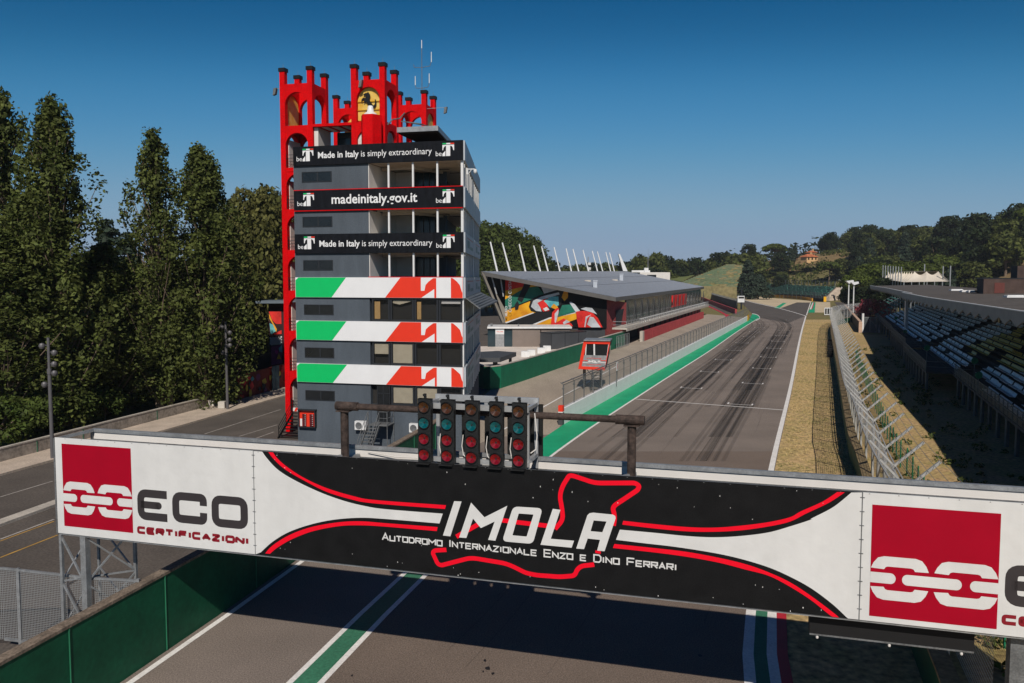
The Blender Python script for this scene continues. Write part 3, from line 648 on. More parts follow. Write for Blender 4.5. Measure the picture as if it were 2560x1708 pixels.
m_wm = mat('white_metal', (.66,.66,.66), rough=.4, var=.08)
W_ = 12.76
m_dgrey0 = mat('roof_felt', (.06,.058,.056), rough=.9, var=.2, scale=.8)
B = [(20.06,21.4),(16.87,18.28),(13.8,15.18),(10.65,12.08),(7.56,8.96),(4.48,5.85)]      # banner bands
side = Vector((7.81-12.76, 21.2)); sideU = side.normalized()
def sd(d, out=0.0):      # a point along the slanting side wall
    p = Vector((W_, 0))+sideU*d; n = Vector((sideU.y, -sideU.x)); q = p+n*out; return (q.x, q.y)
SLEN = side.length
# solid grey block with the narrow windows
mb = MB(); mb.box(0.02, 5.8, 0.0, 6.0, 0, 21.38); mb.build('grey_wall', m_tg, tower)
core = [(0.3,6.02),(9.2,5.6),(9.2,6.0),(5.7,20.6),(-2.6,20.6),(-2.6,6.5)]
mb = MB(); mb.prism(core, 0, 21.2); mb.build('core_wall', m_tg, tower)
mb = MB(); lw = [(5.82,0.05),(W_-.06,0.05)]+[sd(SLEN-.2, -.1), (5.6,20.4),(9.25,5.7),(5.82,5.7)]
mb.prism([(5.82,.02),(W_-.05,.02),sd(SLEN-.3,-.05),(6.2,20.5),(9.3,5.9),(5.82,5.9)], 0, 3.0); mb.build('ground_floor_wall', m_tg, tower)
# floor slabs behind every band
for i, (z0, z1) in enumerate(B):
    mb = MB(); pts = [(5.83,.03),(W_-.04,.03),sd(SLEN-.1,-.05),(3.0,21.0),(5.83,6.1)]
    mb.prism(pts, z0+.03, z1-.02); mb.build('floor_slab', m_ceil if i < 3 else m_tg, tower)
# roof slab and terrace
mb = MB(); mb.prism([(.05,.05),(W_-.04,.05),sd(SLEN-.1,-.05),(3,21),(-2.9,21),(-2.9,6)], 21.2, 21.39); mb.build('roof_slab', m_dgrey0, tower)
# bands on the front and on the slanting side
for i, (z0, z1) in enumerate(B):
    mb = MB(); mb.box(.1, W_+.03, -.16, -.003, z0, z1); b = mb.build('banner_band', m_tk if i < 3 else m_tw, tower)
    lift = .165
    if i < 3:
        a = Art(lift)
        h = z1-z0
        for s in (1.15, 11.65):
            w = .92; zb = z0+.22*h; zt = z0+.8*h; c = s
            a.rect(c-.04, c+.26, zb, zt-.02, 0); a.poly([(c-.3,zb),(c-.09,zb),(c-.09,zt-.42),(c-.3,zt-.62)], 0)
            a.poly([(c-.04,zt-.02),(c-.3,zt-.02),(c-.3,zt-.38),(c-.25,zt-.38),(c-.21,zt-.22),(c-.13,zt-.12),(c-.04,zt-.09)], 0)
            a.poly([(c+.26,zt-.02),(c+.54,zt-.02),(c+.54,zt-.40),(c+.48,zt-.40),(c+.44,zt-.22),(c+.37,zt-.12),(c+.26,zt-.09)], 0)
            a.rect(c-.3, c-.02, zt+.02, zt+.1, 1); a.rect(c-.02, c+.26, zt+.02, zt+.1, 0); a.rect(c+.26, c+.54, zt+.02, zt+.1, 2)
            put_text(a, 'be', c-.78, c-.36, zb+.02)
        if i == 1: put_text(a, 'madeinitaly.gov.it', 3.05, 9.5, z0+.44, bold=.018)
        else:
            put_text(a, 'Made in Italy', 2.05, 5.18, z0+.48, z0+.93, bold=.02); put_text(a, 'is simply extraordinary', 5.35, 10.58, z0+.48, z0+.93)
        a.build('lettering', [m_tw, m_tgn, m_trd], b)
        mb = MB(); mb.box(.1 if i == 1 else 5.8, W_+.02, -.17, -.005, (z1 if i == 1 else z1)+.002, z1+.05); 
        if i == 1: mb.box(.1, W_+.02, -.17, -.005, z0-.06, z0-.002)
        mb.build('red_trim', m_tr, tower) if i == 1 else None
    else:
        if i == 3: mb = MB(); mb.box(5.8, W_+.02, -.17, -.005, z1+.002, z1+.05); mb.build('red_trim', m_tr, tower)
        a = Art(lift); h = z1-z0
        a.poly([(.12,z0+.01),(2.95,z0+.01),(4.08,z1-.01),(.35,z1-.01),(.12,z1-.2)], 1)
        a.poly([(7.05,z0+.01),(9.66,z0+.01),(W_,z0+.01),(W_,z1-.01),(8.2,z1-.01)], 2)
        a.build('flag_stripe', [m_tw, m_tgn, m_trd], b)
        a = Art(lift+.004)
        s0 = 9.72; pts = [(s0,z1-.012),(W_-.02,z1-.012),(W_-.02,z0+.38)]+[(W_-.08,z0+.5),(W_-.2,z0+.9),(W_-.42,z1-.28),(W_-.7,z1-.06),(W_-.85,z1-.03),(W_-.85,z0+.012),(10.85,z0+.012),(10.85,z1-.05),(10.62,z1-.06),(10.3,z1-.28),(10.06,z0+.9),(9.98,z0+.5),(s0,z0+.5)]
        a.poly(pts, 0); a.poly([(9.75,z0+.012),(10.7,z0+.012),(10.7,z0+.62)], 0); a.build('emblem_letter', m_tw, b)
    # side panels
    for d0, d1 in ((.05, SLEN*.52), (SLEN*.53, SLEN-.2)):
        p, q = sd(d0, .02), sd(d1, .02); n = Vector((sideU.y, -sideU.x))*.12
        mb = MB(); mb.slab([(p[0],p[1],z0),(q[0],q[1],z0),(q[0],q[1],z1),(p[0],p[1],z1)], (n.x,n.y,0)); sp_ = mb.build('side_band', m_sidep, tower)
        if i > 1:
            a = Art(); nn = n*(1.04); 
            def s3(u, v, p=p, q=q, nn=nn): return (lerp(p[0],q[0],u)+nn.x, lerp(p[1],q[1],u)+nn.y, v)
            a.to3 = s3; a.rect(.18,.85,z1-.34,z1-.25,0); a.rect(.2,.45,z0+.4,z0+.95,1); a.rect(.5,.82,z0+.35,z0+.6,1); a.build('faint_print', [mat('faint_red',(.42,.2,.18)), mat('faint_green',(.2,.27,.26))], sp_)
# narrow windows in the grey wall
for z in (18.6+.42, 15.76, 12.65, 9.45, 6.33, 3.2):
    zz = {19.02: 18.95}.get(round(z, 2), z); mb = MB()
    x0, x1, z0, z1 = .74, 2.95, zz-.02, zz+.62
    mb.box(x0-.06, x1+.06, -.03, .02, z1, z1+.05); mb.box(x0-.06, x1+.06, -.03, .02, z0-.05, z0); mb.box(x0-.06, x0, -.03, .02, z0, z1); mb.box(x1, x1+.06, -.03, .02, z0, z1); mb.box(1.86, 1.95, -.02, .02, z0, z1)
    w = mb.build('window', m_fr, tower); mb = MB(); mb.box(x0, x1, -.008, -.002, z0, z1); mb.build('pane', m_gl, w)
# open loggias: white side wall, columns, glazed rear wall
for (zb, zt) in ((18.33, 20.05), (15.2, 16.8), (12.1, 13.79)):
    mb = MB(); mb.box(5.81, 5.86, .0, 5.6, zb, zt); mb.build('loggia_wall', m_wh, tower)
    mb = MB(); mb.box(5.87, 7.35, 5.0, 5.55, zb, zt, 0); mb.box(9.0, 9.8, 5.2, 5.55, zb, zt, 1); mb.build('rear_wall', [m_wh, m_tg], tower)
    mb = MB()
    for x in (7.4, 8.0, 8.5, 8.95): mb.box(x, x+.07, 5.1, 5.18, zb, zt)
    mb.box(7.4, 9.0, 5.1, 5.18, zt-.1, zt); w = mb.build('glazed_door', m_fr, tower); mb = MB(); mb.box(7.42, 8.98, 5.13, 5.15, zb, zt-.1); mb.build('pane', m_glb, w)
    for s in (7.31, 9.12, 10.9, 12.66):
        mb = MB(); mb.box(s-.06, s+.06, .02, .14, zb-.02, zt); mb.build('column', m_wm, tower)
    mb = MB(); mb.beam((6.0, 2.2, zt-.12), (8.6, 1.6, zt-.12), .3, .2); mb.beam((8.6,1.6,zt-.12),(9.6,4.8,zt-.12), .3, .2)
    for k in range(9): mb.box(6.2+k*.2, 12.2-k*.12, .6+k*.52, .68+k*.52, zt-.07, zt-.0)
    mb.build('ceiling_beam', m_ceil, tower)
    mb = MB(); mb.box(9.8, 10.6, 9.0, 9.1, zt-.2, zt-.16); mb.box(9.5, 10.8, 3.0, 3.12, zt-.18, zt-.14); mb.box(10.2, 11.2, 5, 5.12, zt-.18, zt-.14); mb.build('ceiling_light', m_fr, tower)
# window strips between the lower bands (front)
rows = [(8.98, 10.63), (5.87, 7.54), (3.02, 4.46)]
for r, (zb, zt) in enumerate(rows):
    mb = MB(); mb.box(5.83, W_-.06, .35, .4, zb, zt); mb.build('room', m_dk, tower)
    xs = [5.95, 7.35, 9.15, 10.95, 12.7]
    for c in range(4):
        x0, x1 = xs[c]+.02, xs[c+1]-.02
        if r == 2 and c == 0: continue
        mb = MB(); f = .13
        mb.box(x0, x1, -.02, .06, zb, zb+f); mb.box(x0, x1, -.02, .06, zt-f, zt); mb.box(x0, x0+f, -.02, .06, zb+f, zt-f); mb.box(x1-f, x1, -.02, .06, zb+f, zt-f)
        w = mb.build('window', m_fr, tower)
        mb = MB(); mb.box(x0+f+.001, x1-f-.001, .02, .03, zb+f+.001, zt-f-.001); g = mat('window_glass', (.02,.022,.024), rough=.06, spec=.8, alpha=.14); mb.build('pane', g, w)
        mb = MB(); a0, a1, c0, c1 = x0+f+.03, x1-f-.03, zb+f+.03, zt-f-.03
        if (r, c) == (0,0): mb.box(a0, a0+.42, .1, .13, c0, c1-.1); mm = m_tan
        elif (r, c) == (0,2): mb.box(a0, a0+.3, .1, .13, c0, c1-.1); mm = m_tan
        elif (r, c) == (0,1): mb.poly([(a0,.1,c1),(a1,.1,c1),(a1,.1,c1-.05),(a0+.5,.1,c1-.3),(a0,.1,c1-.2)]); mm = m_cur
        elif (r, c) == (0,3): mb.box(a0, a1, .1, .13, c1-.22, c1); mm = m_wh
        elif (r, c) == (1,0): mb.box(a0, a1, .05, .08, c0+.62, c1); mm = m_cur
        elif (r, c) == (1,1): mb.box(a0, a1, .05, .08, c0, c1); mm = m_cur
        elif r == 2 and c < 3: mb.box(a0, a1, .05, .08, c0, c1); mm = m_cur
        else: mm = None
        if mm: mb.build('blind', mm, w)
# side glazing with slim mullions
for (zb, zt, dark) in [(18.3,20.05,0),(15.2,16.86,0),(12.1,13.79,0),(8.98,10.63,1),(5.87,7.54,1),(3.02,4.46,1)]:
    mb = MB(); n = 12
    for k in range(n+1):
        x, y = sd(.1+(SLEN-.4)*k/n, -.02); w = .05 if not (k == n//2) else .09; mb.box(x-w, x+w, y-w, y+w, zb, zt)
    mb.build('mullion', m_wm if not dark else m_wm, tower)
    if dark:
        p, q = sd(.2, -.2), sd(SLEN-.3, -.2); mb = MB(); mb.slab([(p[0],p[1],zb),(q[0],q[1],zb),(q[0],q[1],zt),(p[0],p[1],zt)], (-.05,0,0)); mb.build('side_glazing', m_gl, tower)
# awning on the slanting side, CCTV cameras
p, q = sd(.3, .15), sd(SLEN-.5, .15); n = Vector((sideU.y, -sideU.x))
mb = MB(); mb.slab([(p[0],p[1],10.6),(q[0],q[1],10.6),(q[0]+n.x*1.7,q[1]+n.y*1.7,9.75),(p[0]+n.x*1.0,p[1]+n.y*1.0,9.85)], (0,0,.08))
for k in range(7):
    u = k/6; e0 = (lerp(p[0],p[0]+n.x,u), lerp(p[1],p[1]+n.y,u), lerp(10.69,9.95,u)); e1 = (lerp(q[0],q[0]+n.x*1.7,u), lerp(q[1],q[1]+n.y*1.7,u), lerp(10.69,9.85,u)); mb.beam(e0, e1, .05, .05)
mb.build('awning', m_galv_d, tower)
def cctv(loc, lab):
    t = thing('security_camera', lab, 'camera', loc, FT.a, 'security cameras on the tower'); mb = MB()
    mb.box(-.5, 0, -.25, -.2, .02, .08); mb.beam((-.42,-.22,-.25), (-.2,-.22,.03), .04); mb.box(-.55,-.45,-.25,-.1,-.3,.12); mb.build('bracket', m_wm, t)
    mb = MB(); mb.lathe([(.02,.06),(.11,.02),(.12,-.12),(.1,-.2),(.05,-.26),(.0,-.28)], (.05,-.22,.0), 12); mb.build('dome', m_wm, t)
w = FT.W(W_+.9, -.05, 19.35); cctv(w, 'white dome security camera on a bracket at the tower corner')
# ---------------- turrets of square posts and arches
def turret(s0, t0, size, z0, z1, storeys, name='turret', post_top=27.9, pw=.42, wh=None):
    """four posts (capped black) joined by round-arched spandrels at each storey"""
    root = MB(); cs = [(s0, t0), (s0+size-pw, t0), (s0+size-pw, t0+size-pw), (s0, t0+size-pw)]
    for x, y in cs: root.box(x, x+pw, y, y+pw, z0, post_top-.002)
    tu = root.build(name, m_tr, tower)
    r = (size-2*pw)/2
    for (sill, crown, top) in storeys:
        spring = crown-r
        def face(P0, U, Nn, first=True):
            pts = [(0, top), (0, spring)]+[(r-r*math.cos(math.pi*k/16), spring+r*math.sin(math.pi*k/16)) for k in range(1, 16)]+[(2*r, spring), (2*r, top)]
            mbx = MB(); mbx.slab([(P0[0]+U[0]*u, P0[1]+U[1]*u, z) for u, z in pts], (Nn[0]*pw*.9, Nn[1]*pw*.9, 0)); return mbx
        e = pw; g = .02
        for P0, U, Nn in (((s0+e, t0+g), (1,0), (0,1)), ((s0+e, t0+size-pw*.9-g), (1,0), (0,1)), ((s0+g, t0+e), (0,1), (1,0)), ((s0+size-pw*.9-g, t0+e), (0,1), (1,0))):
            face(P0, U, Nn).build('arch', m_tr, tu)
        if sill is not None:
            mbs = MB(); mbs.box(s0+.03, s0+size-.03, t0+.03, t0+size-.03, sill-.3, sill); mbs.build('landing', m_tr, tu)
    for x, y in cs:
        mbc = MB(); mbc.box(x-.06, x+pw+.06, y-.06, y+pw+.06, post_top, post_top+.27); mbc.build('post_cap', m_blk, tu)
        mbr = MB(); mbr.tube((x+pw/2, y+pw/2, post_top+.27), (x+pw/2, y+pw/2, post_top+.62), .015, .01, 5); mbr.build('lightning_rod', m_galv_d, tu)
    return tu
S_ = [(None if k == 0 else 1.7+3.12*k, 1.7+3.12*k+2.68, 1.7+3.12*(k+1)-.3) for k in range(7)]
tA0 = 3.2
_sa = FT.px(699.5, 250, tA0)[0]; _sb = FT.px(780.5, 250, tA0)[0]; zA = sum(FT.px(x, y, tA0)[1] for x, y in ((700,211),(780,207)))/2; zP = FT.px(705, 179, tA0)[1]
sz = _sb-_sa
tA = turret(_sa, tA0, sz, 0, zA, S_[:6]+[(20.45, 23.05, 23.6)]+[(23.6, zA-.62, zA)], post_top=zP)
_b0 = FT.px(877.5, 250, 2.6)[0]; _b1 = FT.px(962, 250, 2.6)[0]; zB = sum(FT.px(x, y, 2.6)[1] for x, y in ((878,201),(960,198)))/2; zBp = FT.px(883, 170, 2.6)[1]
tB = turret(_b0, 2.6, _b1-_b0, 21.4, zB, [(None, 23.0, 23.45), (23.5, zB-.5, zB)], post_top=zBp)
_c0 = FT.px(990.5, 270, 12.6)[0]; _c1 = FT.px(1065, 270, 12.6)[0]; zC = FT.px(1020, 262, 12.6)[1]
tC = turret(_c0, 12.6, _c1-_c0, 21.4, zC, [(23.4, zC-.55, zC)], post_top=FT.px(996, 237, 12.6)[1], pw=.42)
_d0 = FT.px(833, 270, 12.6)[0]
tD = turret(_d0, 12.6, _c1-_c0, 21.4, zC, [(23.4, zC-.55, zC)], post_top=FT.px(838, 246, 12.6)[1], pw=.42)
# balcony railings in the arches of the tall turret
for k in range(7):
    z = 1.7+3.12*k; mb = MB(); x0, x1 = _sa+.42, _sb-.42
    for h in (.25,.5,.75,1.0): mb.box(x0, x1, tA0+.05, tA0+.08, z+h-.02, z+h+.01)
    for u in (.02,.33,.66,.97): xx = lerp(x0, x1, u); mb.box(xx-.015, xx+.015, tA0+.05, tA0+.08, z, z+1.0)
    mb.build('railing', m_blk, tA)
    mb = MB(); mb.box(x0, x0+.05, tA0+.42, tA0+sz-.5, z, z+2.2); mb.build('inner_wall', m_wh, tA)
# yellow arched panels with the black rearing horse
m_yel = mat('yellow_glass', (.85,.42,.005), rough=.4, var=.3, scale=1.6, col2=(.72,.55,.16)); m_yb = mat('yellow_bar', (.62,.33,.01), rough=.5)
HORSE = [(.46,.0),(.56,.02),(.55,.10),(.60,.17),(.68,.22),(.76,.21),(.86,.26),(.93,.38),(.93,.52),(.89,.62),(.85,.60),(.87,.50),(.85,.40),(.80,.35),(.74,.36),(.66,.46),(.58,.56),(.56,.66),(.60,.76),(.58,.86),(.52,.92),(.47,.99),(.45,.93),(.36,.93),(.22,.88),(.24,.83),(.34,.83),(.38,.79),(.33,.70),(.22,.73),(.13,.66),(.10,.55),(.15,.52),(.18,.62),(.24,.65),(.28,.60),(.24,.50),(.29,.47),(.32,.54),(.40,.50),(.50,.36),(.55,.28),(.50,.19),(.43,.13),(.36,.12),(.36,.08),(.44,.07)]
def arch_pane(s0, t, size, sill, crown, pw, axis, par, horse=True):
    r = (size-2*pw)/2; sp = crown-r
    out = [(0, sill+.05), (2*r, sill+.05), (2*r, sp)]+[(r+r*math.cos(math.pi*k/14), sp+r*math.sin(math.pi*k/14)) for k in range(1, 14)]+[(0, sp)]
    f = (lambda u, v, d: (s0+pw+u, t+d, v)) if axis == 0 else (lambda u, v, d: (s0+d, t+pw+u, v))
    mb = MB(); mb.slab([f(u, v, 0) for u, v in out], (0,.03,0) if axis == 0 else (.03,0,0)); p = mb.build('yellow_pane', m_yel, par)
    mb = MB()
    for h in (.33, .58): 
        z = lerp(sill, crown, h); mb.beam(f(0, z, -.06), f(2*r, z, -.06), .05)
    mb.build('bar', m_yb, p)
    if horse:
        hs = (crown-sill)*.66; w = 2*r*.78; mb = MB()
        mb.slab([f(r-w*.52+u*w, sill+(crown-sill)*.22+v*hs, -.14) for u, v in HORSE], (0,.06,0) if axis == 0 else (.06,0,0)); mb.build('horse_emblem', m_blk, p)
arch_pane(_b0, 2.6+.3, _b1-_b0, 23.6, zB-.5, .42, 0, tB)
arch_pane(_sa+.3, tA0, sz, 23.7, zA-.62, .42, 1, tA)
arch_pane(_c0+(_c1-_c0)-.2, 12.6, _c1-_c0, 23.5, zC-.55, .42, 1, tC)
arch_pane(_d0, 12.6+1.6, _c1-_c0, 23.5, zC-.55, .42, 0, tD, False)
# white infill in the storey under the horse turret, hexagonal pier and its bell-shaped cap
mb = MB(); mb.box(_b0+.43, _b1-.43, 2.6+.2, 2.6+.24, 21.42, 22.98); mb.box(_b1-.26, _b1-.22, 3.05, 2.6+(_b1-_b0)-.43, 21.42, 22.9); mb.build('white_infill', m_wh, tB)
pc = FT.px(926, 330, 1.9); mb = MB(); mb.lathe([(.78,21.4),(.78,23.75)], (pc[0]+.1, 1.85, 0), 6); mb.build('pier', m_tr, tower)
bc = FT.px(927, 290, 1.9); mb = MB(); mb.lathe([(.52,23.76),(.53,23.8),(.42,23.92),(.26,24.02),(.22,24.25),(.17,24.45),(.0,24.47)], (bc[0], 1.85, 0), 20); o = mb.build('siren', m_wm, None, smooth=True); o.location = FT.o; o.rotation_euler = (0,0,FT.a); tag(o, 'white bell shaped siren on the red pier below the horse', 'siren')
# roof terrace: red pergola beam, glazed penthouse, grey canopy
mb = MB(); mb.box(_sb+.02, _b0-.02, tA0-.1, tA0+2.4, 23.42, 23.62); mb.build('red_canopy', m_tr, tower)
mb = MB(); 
for k in range(3): mb.box(_sb+.6+k*.85, _sb+1.1+k*.85, tA0+.3, tA0+2.2, 23.4, 23.415)
mb.build('ceiling_light', m_wm, tower)
mb = MB(); mb.box(_sb+.8, _b0-.02, tA0+2.6, tA0+2.75, 21.4, 23.4, 0); 
for x in (_sb+.8, _sb+1.9, _b0-.15): mb.box(x, x+.08, tA0+2.5, tA0+2.58, 21.4, 23.4, 1)
mb.box(_sb+.8, _b0, tA0+2.5, tA0+2.58, 23.0, 23.1, 1); mb.build('penthouse_glazing', [m_glb, m_fr], tower)
mb = MB(); mb.box(_sb+.02, _sb+.35, tA0+.2, tA0+2.3, 21.4, 23.4); mb.build('penthouse_wall', m_wh, tower)
c0 = FT.px(992, 318, 2.4)[0]; c1 = FT.px(1095, 318, 2.4)[0]; zc = FT.px(1040, 316.5, 2.4)[1]
mb = MB(); mb.prism([(c0, 2.4), (c1, 2.4), (c1-1.2, 9.8), (c0, 9.8)], zc-.36, zc)
mb.build('roof_canopy', m_galv, tower)
mb = MB(); mb.prism([(c0+.1, 2.5), (c1-.1, 2.5), (c1-1.3, 9.7), (c0+.1, 9.7)], zc-.46, zc-.365); mb.build('canopy_soffit', mat('dark_timber', (.02,.014,.011), rough=.9, var=.3, scale=5, stretch=(8,.5,1), spec=.05), tower)
mb = MB(); mb.box(c0+.2, c1-1.4, 6.0, 6.2, 21.4, zc-.47, 0); mb.box(c0+1.6, c0+1.7, 5.9, 5.98, 21.4, zc-.47, 1); mb.build('penthouse_back', [m_dk, m_fr], tower)
# floodlights on arms
def flood(s, t, z, ax, lab):
    o = thing('floodlight', lab, 'floodlight', FT.W(s, t, z), FT.a, 'floodlights on the turrets'); mb = MB(); mb.beam((0,0,0), (ax,0,.02), .03); mb.build('arm', m_galv, o)
    mb = MB(); mb.slab([(ax-.1,-.12,-.5),(ax+.12,-.12,-.42),(ax+.2,-.12,.06),(ax-.02,-.12,.02)], (0,.26,0)); mb.build('lamp_head', m_galv_d, o)
flood(_sa, tA0+.2, zA-.25, -.55, 'grey floodlight on an arm left of the tall turret'); flood(_c1, 12.9, zC-.35, 1.6, 'slim floodlight on a long arm beside the antenna turret')
fx = FT.px(901, 210, 2.45)[0]; flood(fx, 2.4, zB-.1, .0, 'square floodlight hanging above the black horse')
# radio mast on the far turret
mx, mz = FT.px(1055, 230, 12.8); t = thing('radio_mast', 'thin radio mast with white whip antennas on the far red turret', 'antenna', FT.W(mx, 12.8, mz), FT.a)
hm = FT.px(1055, 100, 12.8)[1]-mz; mb = MB(); mb.tube((0,0,0), (0,0,hm*.86), .035, .028, 6)
for z, l, r in ((hm*.07,.6,.65), (hm*.47,.75,.85)):
    mb.pipe([(-l,0,z+.3),(-l*.9,0,z+.05),(0,0,z),(r*.85,0,z+.08),(r,0,z+.42)], .024, 5)
mb.build('mast', m_galv_d, t)
mb = MB()
for x, z, l in ((0,hm*.84,hm*.16),(-.6,hm*.07+.3,.75),(.66,hm*.07+.4,.8),(.86,hm*.47+.4,.85)): mb.tube((x,0,z), (x,0,z+l), .04, .03, 6)
mb.build('whip', m_wm, t)
# solar panel, conduit on the roof
mb = MB(); mb.slab([(_b1+.6,4.2,23.7),(_b1+2.2,4.0,23.42),(_b1+2.3,5.4,23.5),(_b1+.7,5.6,23.9)], (0,0,.06)); mb.pipe([(_b1+.2,2.6,23.2),(_b1+.5,2.8,23.6),(_b1+.8,3.5,23.8),(_b1+1.2,3.5,24.2)], .05, 6); mb.build('roof_equipment', m_galv_d, tower)
# ---------------- things at the foot of the tower
t = FT.thing('steel_stairs', 'black open steel stairs with railing up to the red turret', 'stairs'); n = 8; x0, x1 = -2.05, -.05
mb = MB()
for k in range(n): z = 1.62-k*.2; mb.box(x0, x1, 2.75-k*.27, 3.05-k*.27, z-.04, z)
mb.build('tread', m_blk, t)
mb = MB()
for x in (x0, x1): mb.beam((x, 3.1, 1.62), (x, .75, -.0), .05, .2)
mb.build('stringer', m_blk, t)
mb = MB()
for h in (.35,.62,.9): mb.beam((x0, 3.1, 1.66+h), (x0, .85, .02+h), .035)
for k in (0, .5, 1): y = lerp(3.1,.85,k); z = lerp(1.66,.02,k); mb.beam((x0, y, z-.1), (x0, y, z+.92), .04)
mb.build('railing', m_blk, t)
mb = MB(); mb.box(x0, x1, 3.06, 3.1, 1.7, 1.98, 0)
for k in range(5): xx = x0+.1+k*.4; mb.slab([(xx,3.05,1.7),(xx+.2,3.05,1.7),(xx+.34,3.05,1.98),(xx+.14,3.05,1.98)], (0,-.01,0), 1)
mb.build('hazard_board', [m_wm, m_trd], t)
t = thing('letterbox_cabinet', 'red wall cabinet of letter boxes in a dark frame beside the stairs', 'letterboxes', FT.W(.22, 0, 1.15), FT.a); mb = MB()
mb.box(0, 1.32, -.3, -.001, 0, .06); mb.box(-.03, 1.36, -.34, -.001, 1.26, 1.33); mb.box(1.27, 1.33, -.3, -.001, .06, 1.26); mb.box(-.02, .03, -.3, -.001, .06, 1.26); mb.build('case', m_fr, t)
mb = MB(); mb.box(.03, 1.27, -.12, -.002, .06, 1.26); mb.build('back_board', m_trd, t)
for cx in (.27, .85):
    for k in range(6):
        mb = MB(); mb.box(cx, cx+.3, -.2, -.121, .1+k*.15, .23+k*.15, 0); mb.box(cx+.2, cx+.28, -.206, -.2, .16+k*.15, .19+k*.15, 1); mb.build('letterbox', [mat('maroon_box', (.09,.012,.015), rough=.4), m_wm], t)
mb = MB(); mb.box(.06, .22, -.14, -.12, .08, .62); mb.build('notice', m_wm, t)
def acunit(s, lab):
    t = thing('air_conditioner', lab, 'air conditioner', FT.W(s, 0, 1.2), FT.a, 'air conditioning units on the tower wall'); mb = MB(); mb.box(-.42, .42, -.42, -.08, 0, .62); mb.build('casing', m_cur if 0 else m_wm, t)
    mb = MB(); mb.lathe([(.0,0),(.24,0),(.25,.03),(.22,.035),(.2,.02),(0,.015)], (0,0,0), 18); o = mb.build('fan_grille', m_galv_d, t); o.rotation_euler = (math.pi/2,0,0); o.location = (-.1,-.42,.31)
    mb = MB(); mb.beam((-.3,-.4,-.03), (-.3,0,-.03), .04); mb.beam((.3,-.4,-.03), (.3,0,-.03), .04); mb.build('bracket', m_galv_d, t)
acunit(FT.px(902, 1075, -.3)[0], 'white air conditioner left of the grey tower steps'); acunit(FT.px(1035, 1082, -.3)[0]+.1, 'pale unit on the tower wall behind the start lights')
t = FT.thing('entrance_steps', 'grey metal steps with handrails up to the tower door', 'steps'); sx = FT.px(948, 1060, -1)[0]; mb = MB()
mb.box(sx-.7, sx+.75, -1.3, -.03, 1.72, 1.78)
for k in range(8): mb.box(sx-.75-.0, sx+.05, -1.35-k*.2, -1.12-k*.2, 1.5-k*.2, 1.54-k*.2)
mb.build('tread', m_galv_d, t); mb = MB()
for x in (sx-.78, sx+.08):
    mb.beam((x,-1.2,1.7), (x,-2.9,.0), .04, .18)
    for h in (.45,.95): mb.beam((x,-1.2,1.72+h), (x,-2.9,.02+h), .03)
    for u in (0,.33,.66,1): mb.beam((x, lerp(-1.2,-2.9,u), lerp(1.7,0,u)), (x, lerp(-1.2,-2.9,u), lerp(2.67,.97,u)), .03)
for p, q in (((sx+.72,-1.3),(sx+.72,-.05)), ((sx+.1,-1.3),(sx+.72,-1.3))):
    for h in (.5,.95): mb.beam((*p,1.78+h), (*q,1.78+h), .03)
for p in ((sx+.72,-1.3),(sx+.72,-.1),(sx-.7,-1.28)): mb.beam((*p,0), (*p,2.75), .04)
mb.build('railing', m_galv_d, t)
mb = MB(); mb.box(sx-.55, sx-.5, -.04, .0, 1.8, 4.4); mb.box(sx+.4, sx+.45, -.04, .0, 1.8, 4.4); mb.box(sx-.1,sx-.04,-.04,0,1.8,4.4); mb.box(sx-.5, sx+.4, -.04, 0, 3.8, 3.86); d = mb.build('entrance_door', m_fr, tower); mb = MB(); mb.box(sx-.5, sx+.4, -.012, -.004, 1.8, 4.4); mb.build('pane', m_gl, d)
# ------------------------------------------------------------------ museum building with the big sloping roof
mus = thing('museum_building', 'long low museum building with sloping grey metal roof and painted end wall', 'building', (22, 185, 0))
MO = Vector((22, 185, 0))
def lo(p): p = Vector(p); return tuple(p-MO)
m_roof = mat('grey_metal_roof', (.22,.235,.27), rough=.5, metal=.2, var=.12, scale=.4, stretch=(3,.4,1), fine=.08, bscale=3.)
m_fasc = mat('roof_fascia', (.11,.105,.10), rough=.5, var=.15, scale=.5); m_fin = mat('fin_cladding', (.24,.215,.18), rough=.6, var=.15, scale=.5)
m_brick = mat('red_brick', (.24,.045,.045), rough=.8, var=.15, scale=1.4, fine=.2, bscale=4.); m_redb = mat('red_barrier', (.30,.04,.045), rough=.7, var=.2, scale=1.)
m_dgrey = mat('dark_grey_cladding', (.055,.058,.064), rough=.7, var=.12, scale=.6); m_taupe = mat('taupe_render', (.19,.155,.135), rough=.85, var=.1, scale=.6)
# roof corner points (real places worked out from the photo)
RA, RB, RC, RD = Vector((-7.9,200,13.55)), Vector((22.3,172,7.8)), Vector((77.8,324,8.4)), Vector((51.2,362,14.8))
RB = D(1539.4,743.4,143); RA = D(1203,678.5,154); RC = D(1760.5,717,270); RD = D(1566,678.5,281)
mb = MB(); n = 14; rows_ = []
for i in range(n+1):
    u = i/n; rows_.append((RA.lerp(RD, u), RB.lerp(RC, u)))
top = [[p.lerp(q, j/8) for j in range(9)] for p, q in rows_]
vs = [lo(p) for r in top for p in r]; mb.add(vs, [(i*9+j, i*9+j+1, (i+1)*9+j+1, (i+1)*9+j) for i in range(n) for j in range(8)], 0)
vs2 = [lo(p-Vector((0,0,.75))) for r in top for p in r]; mb.add(vs2, [(i*9+j, (i+1)*9+j, (i+1)*9+j+1, i*9+j+1) for i in range(n) for j in range(8)], 1)
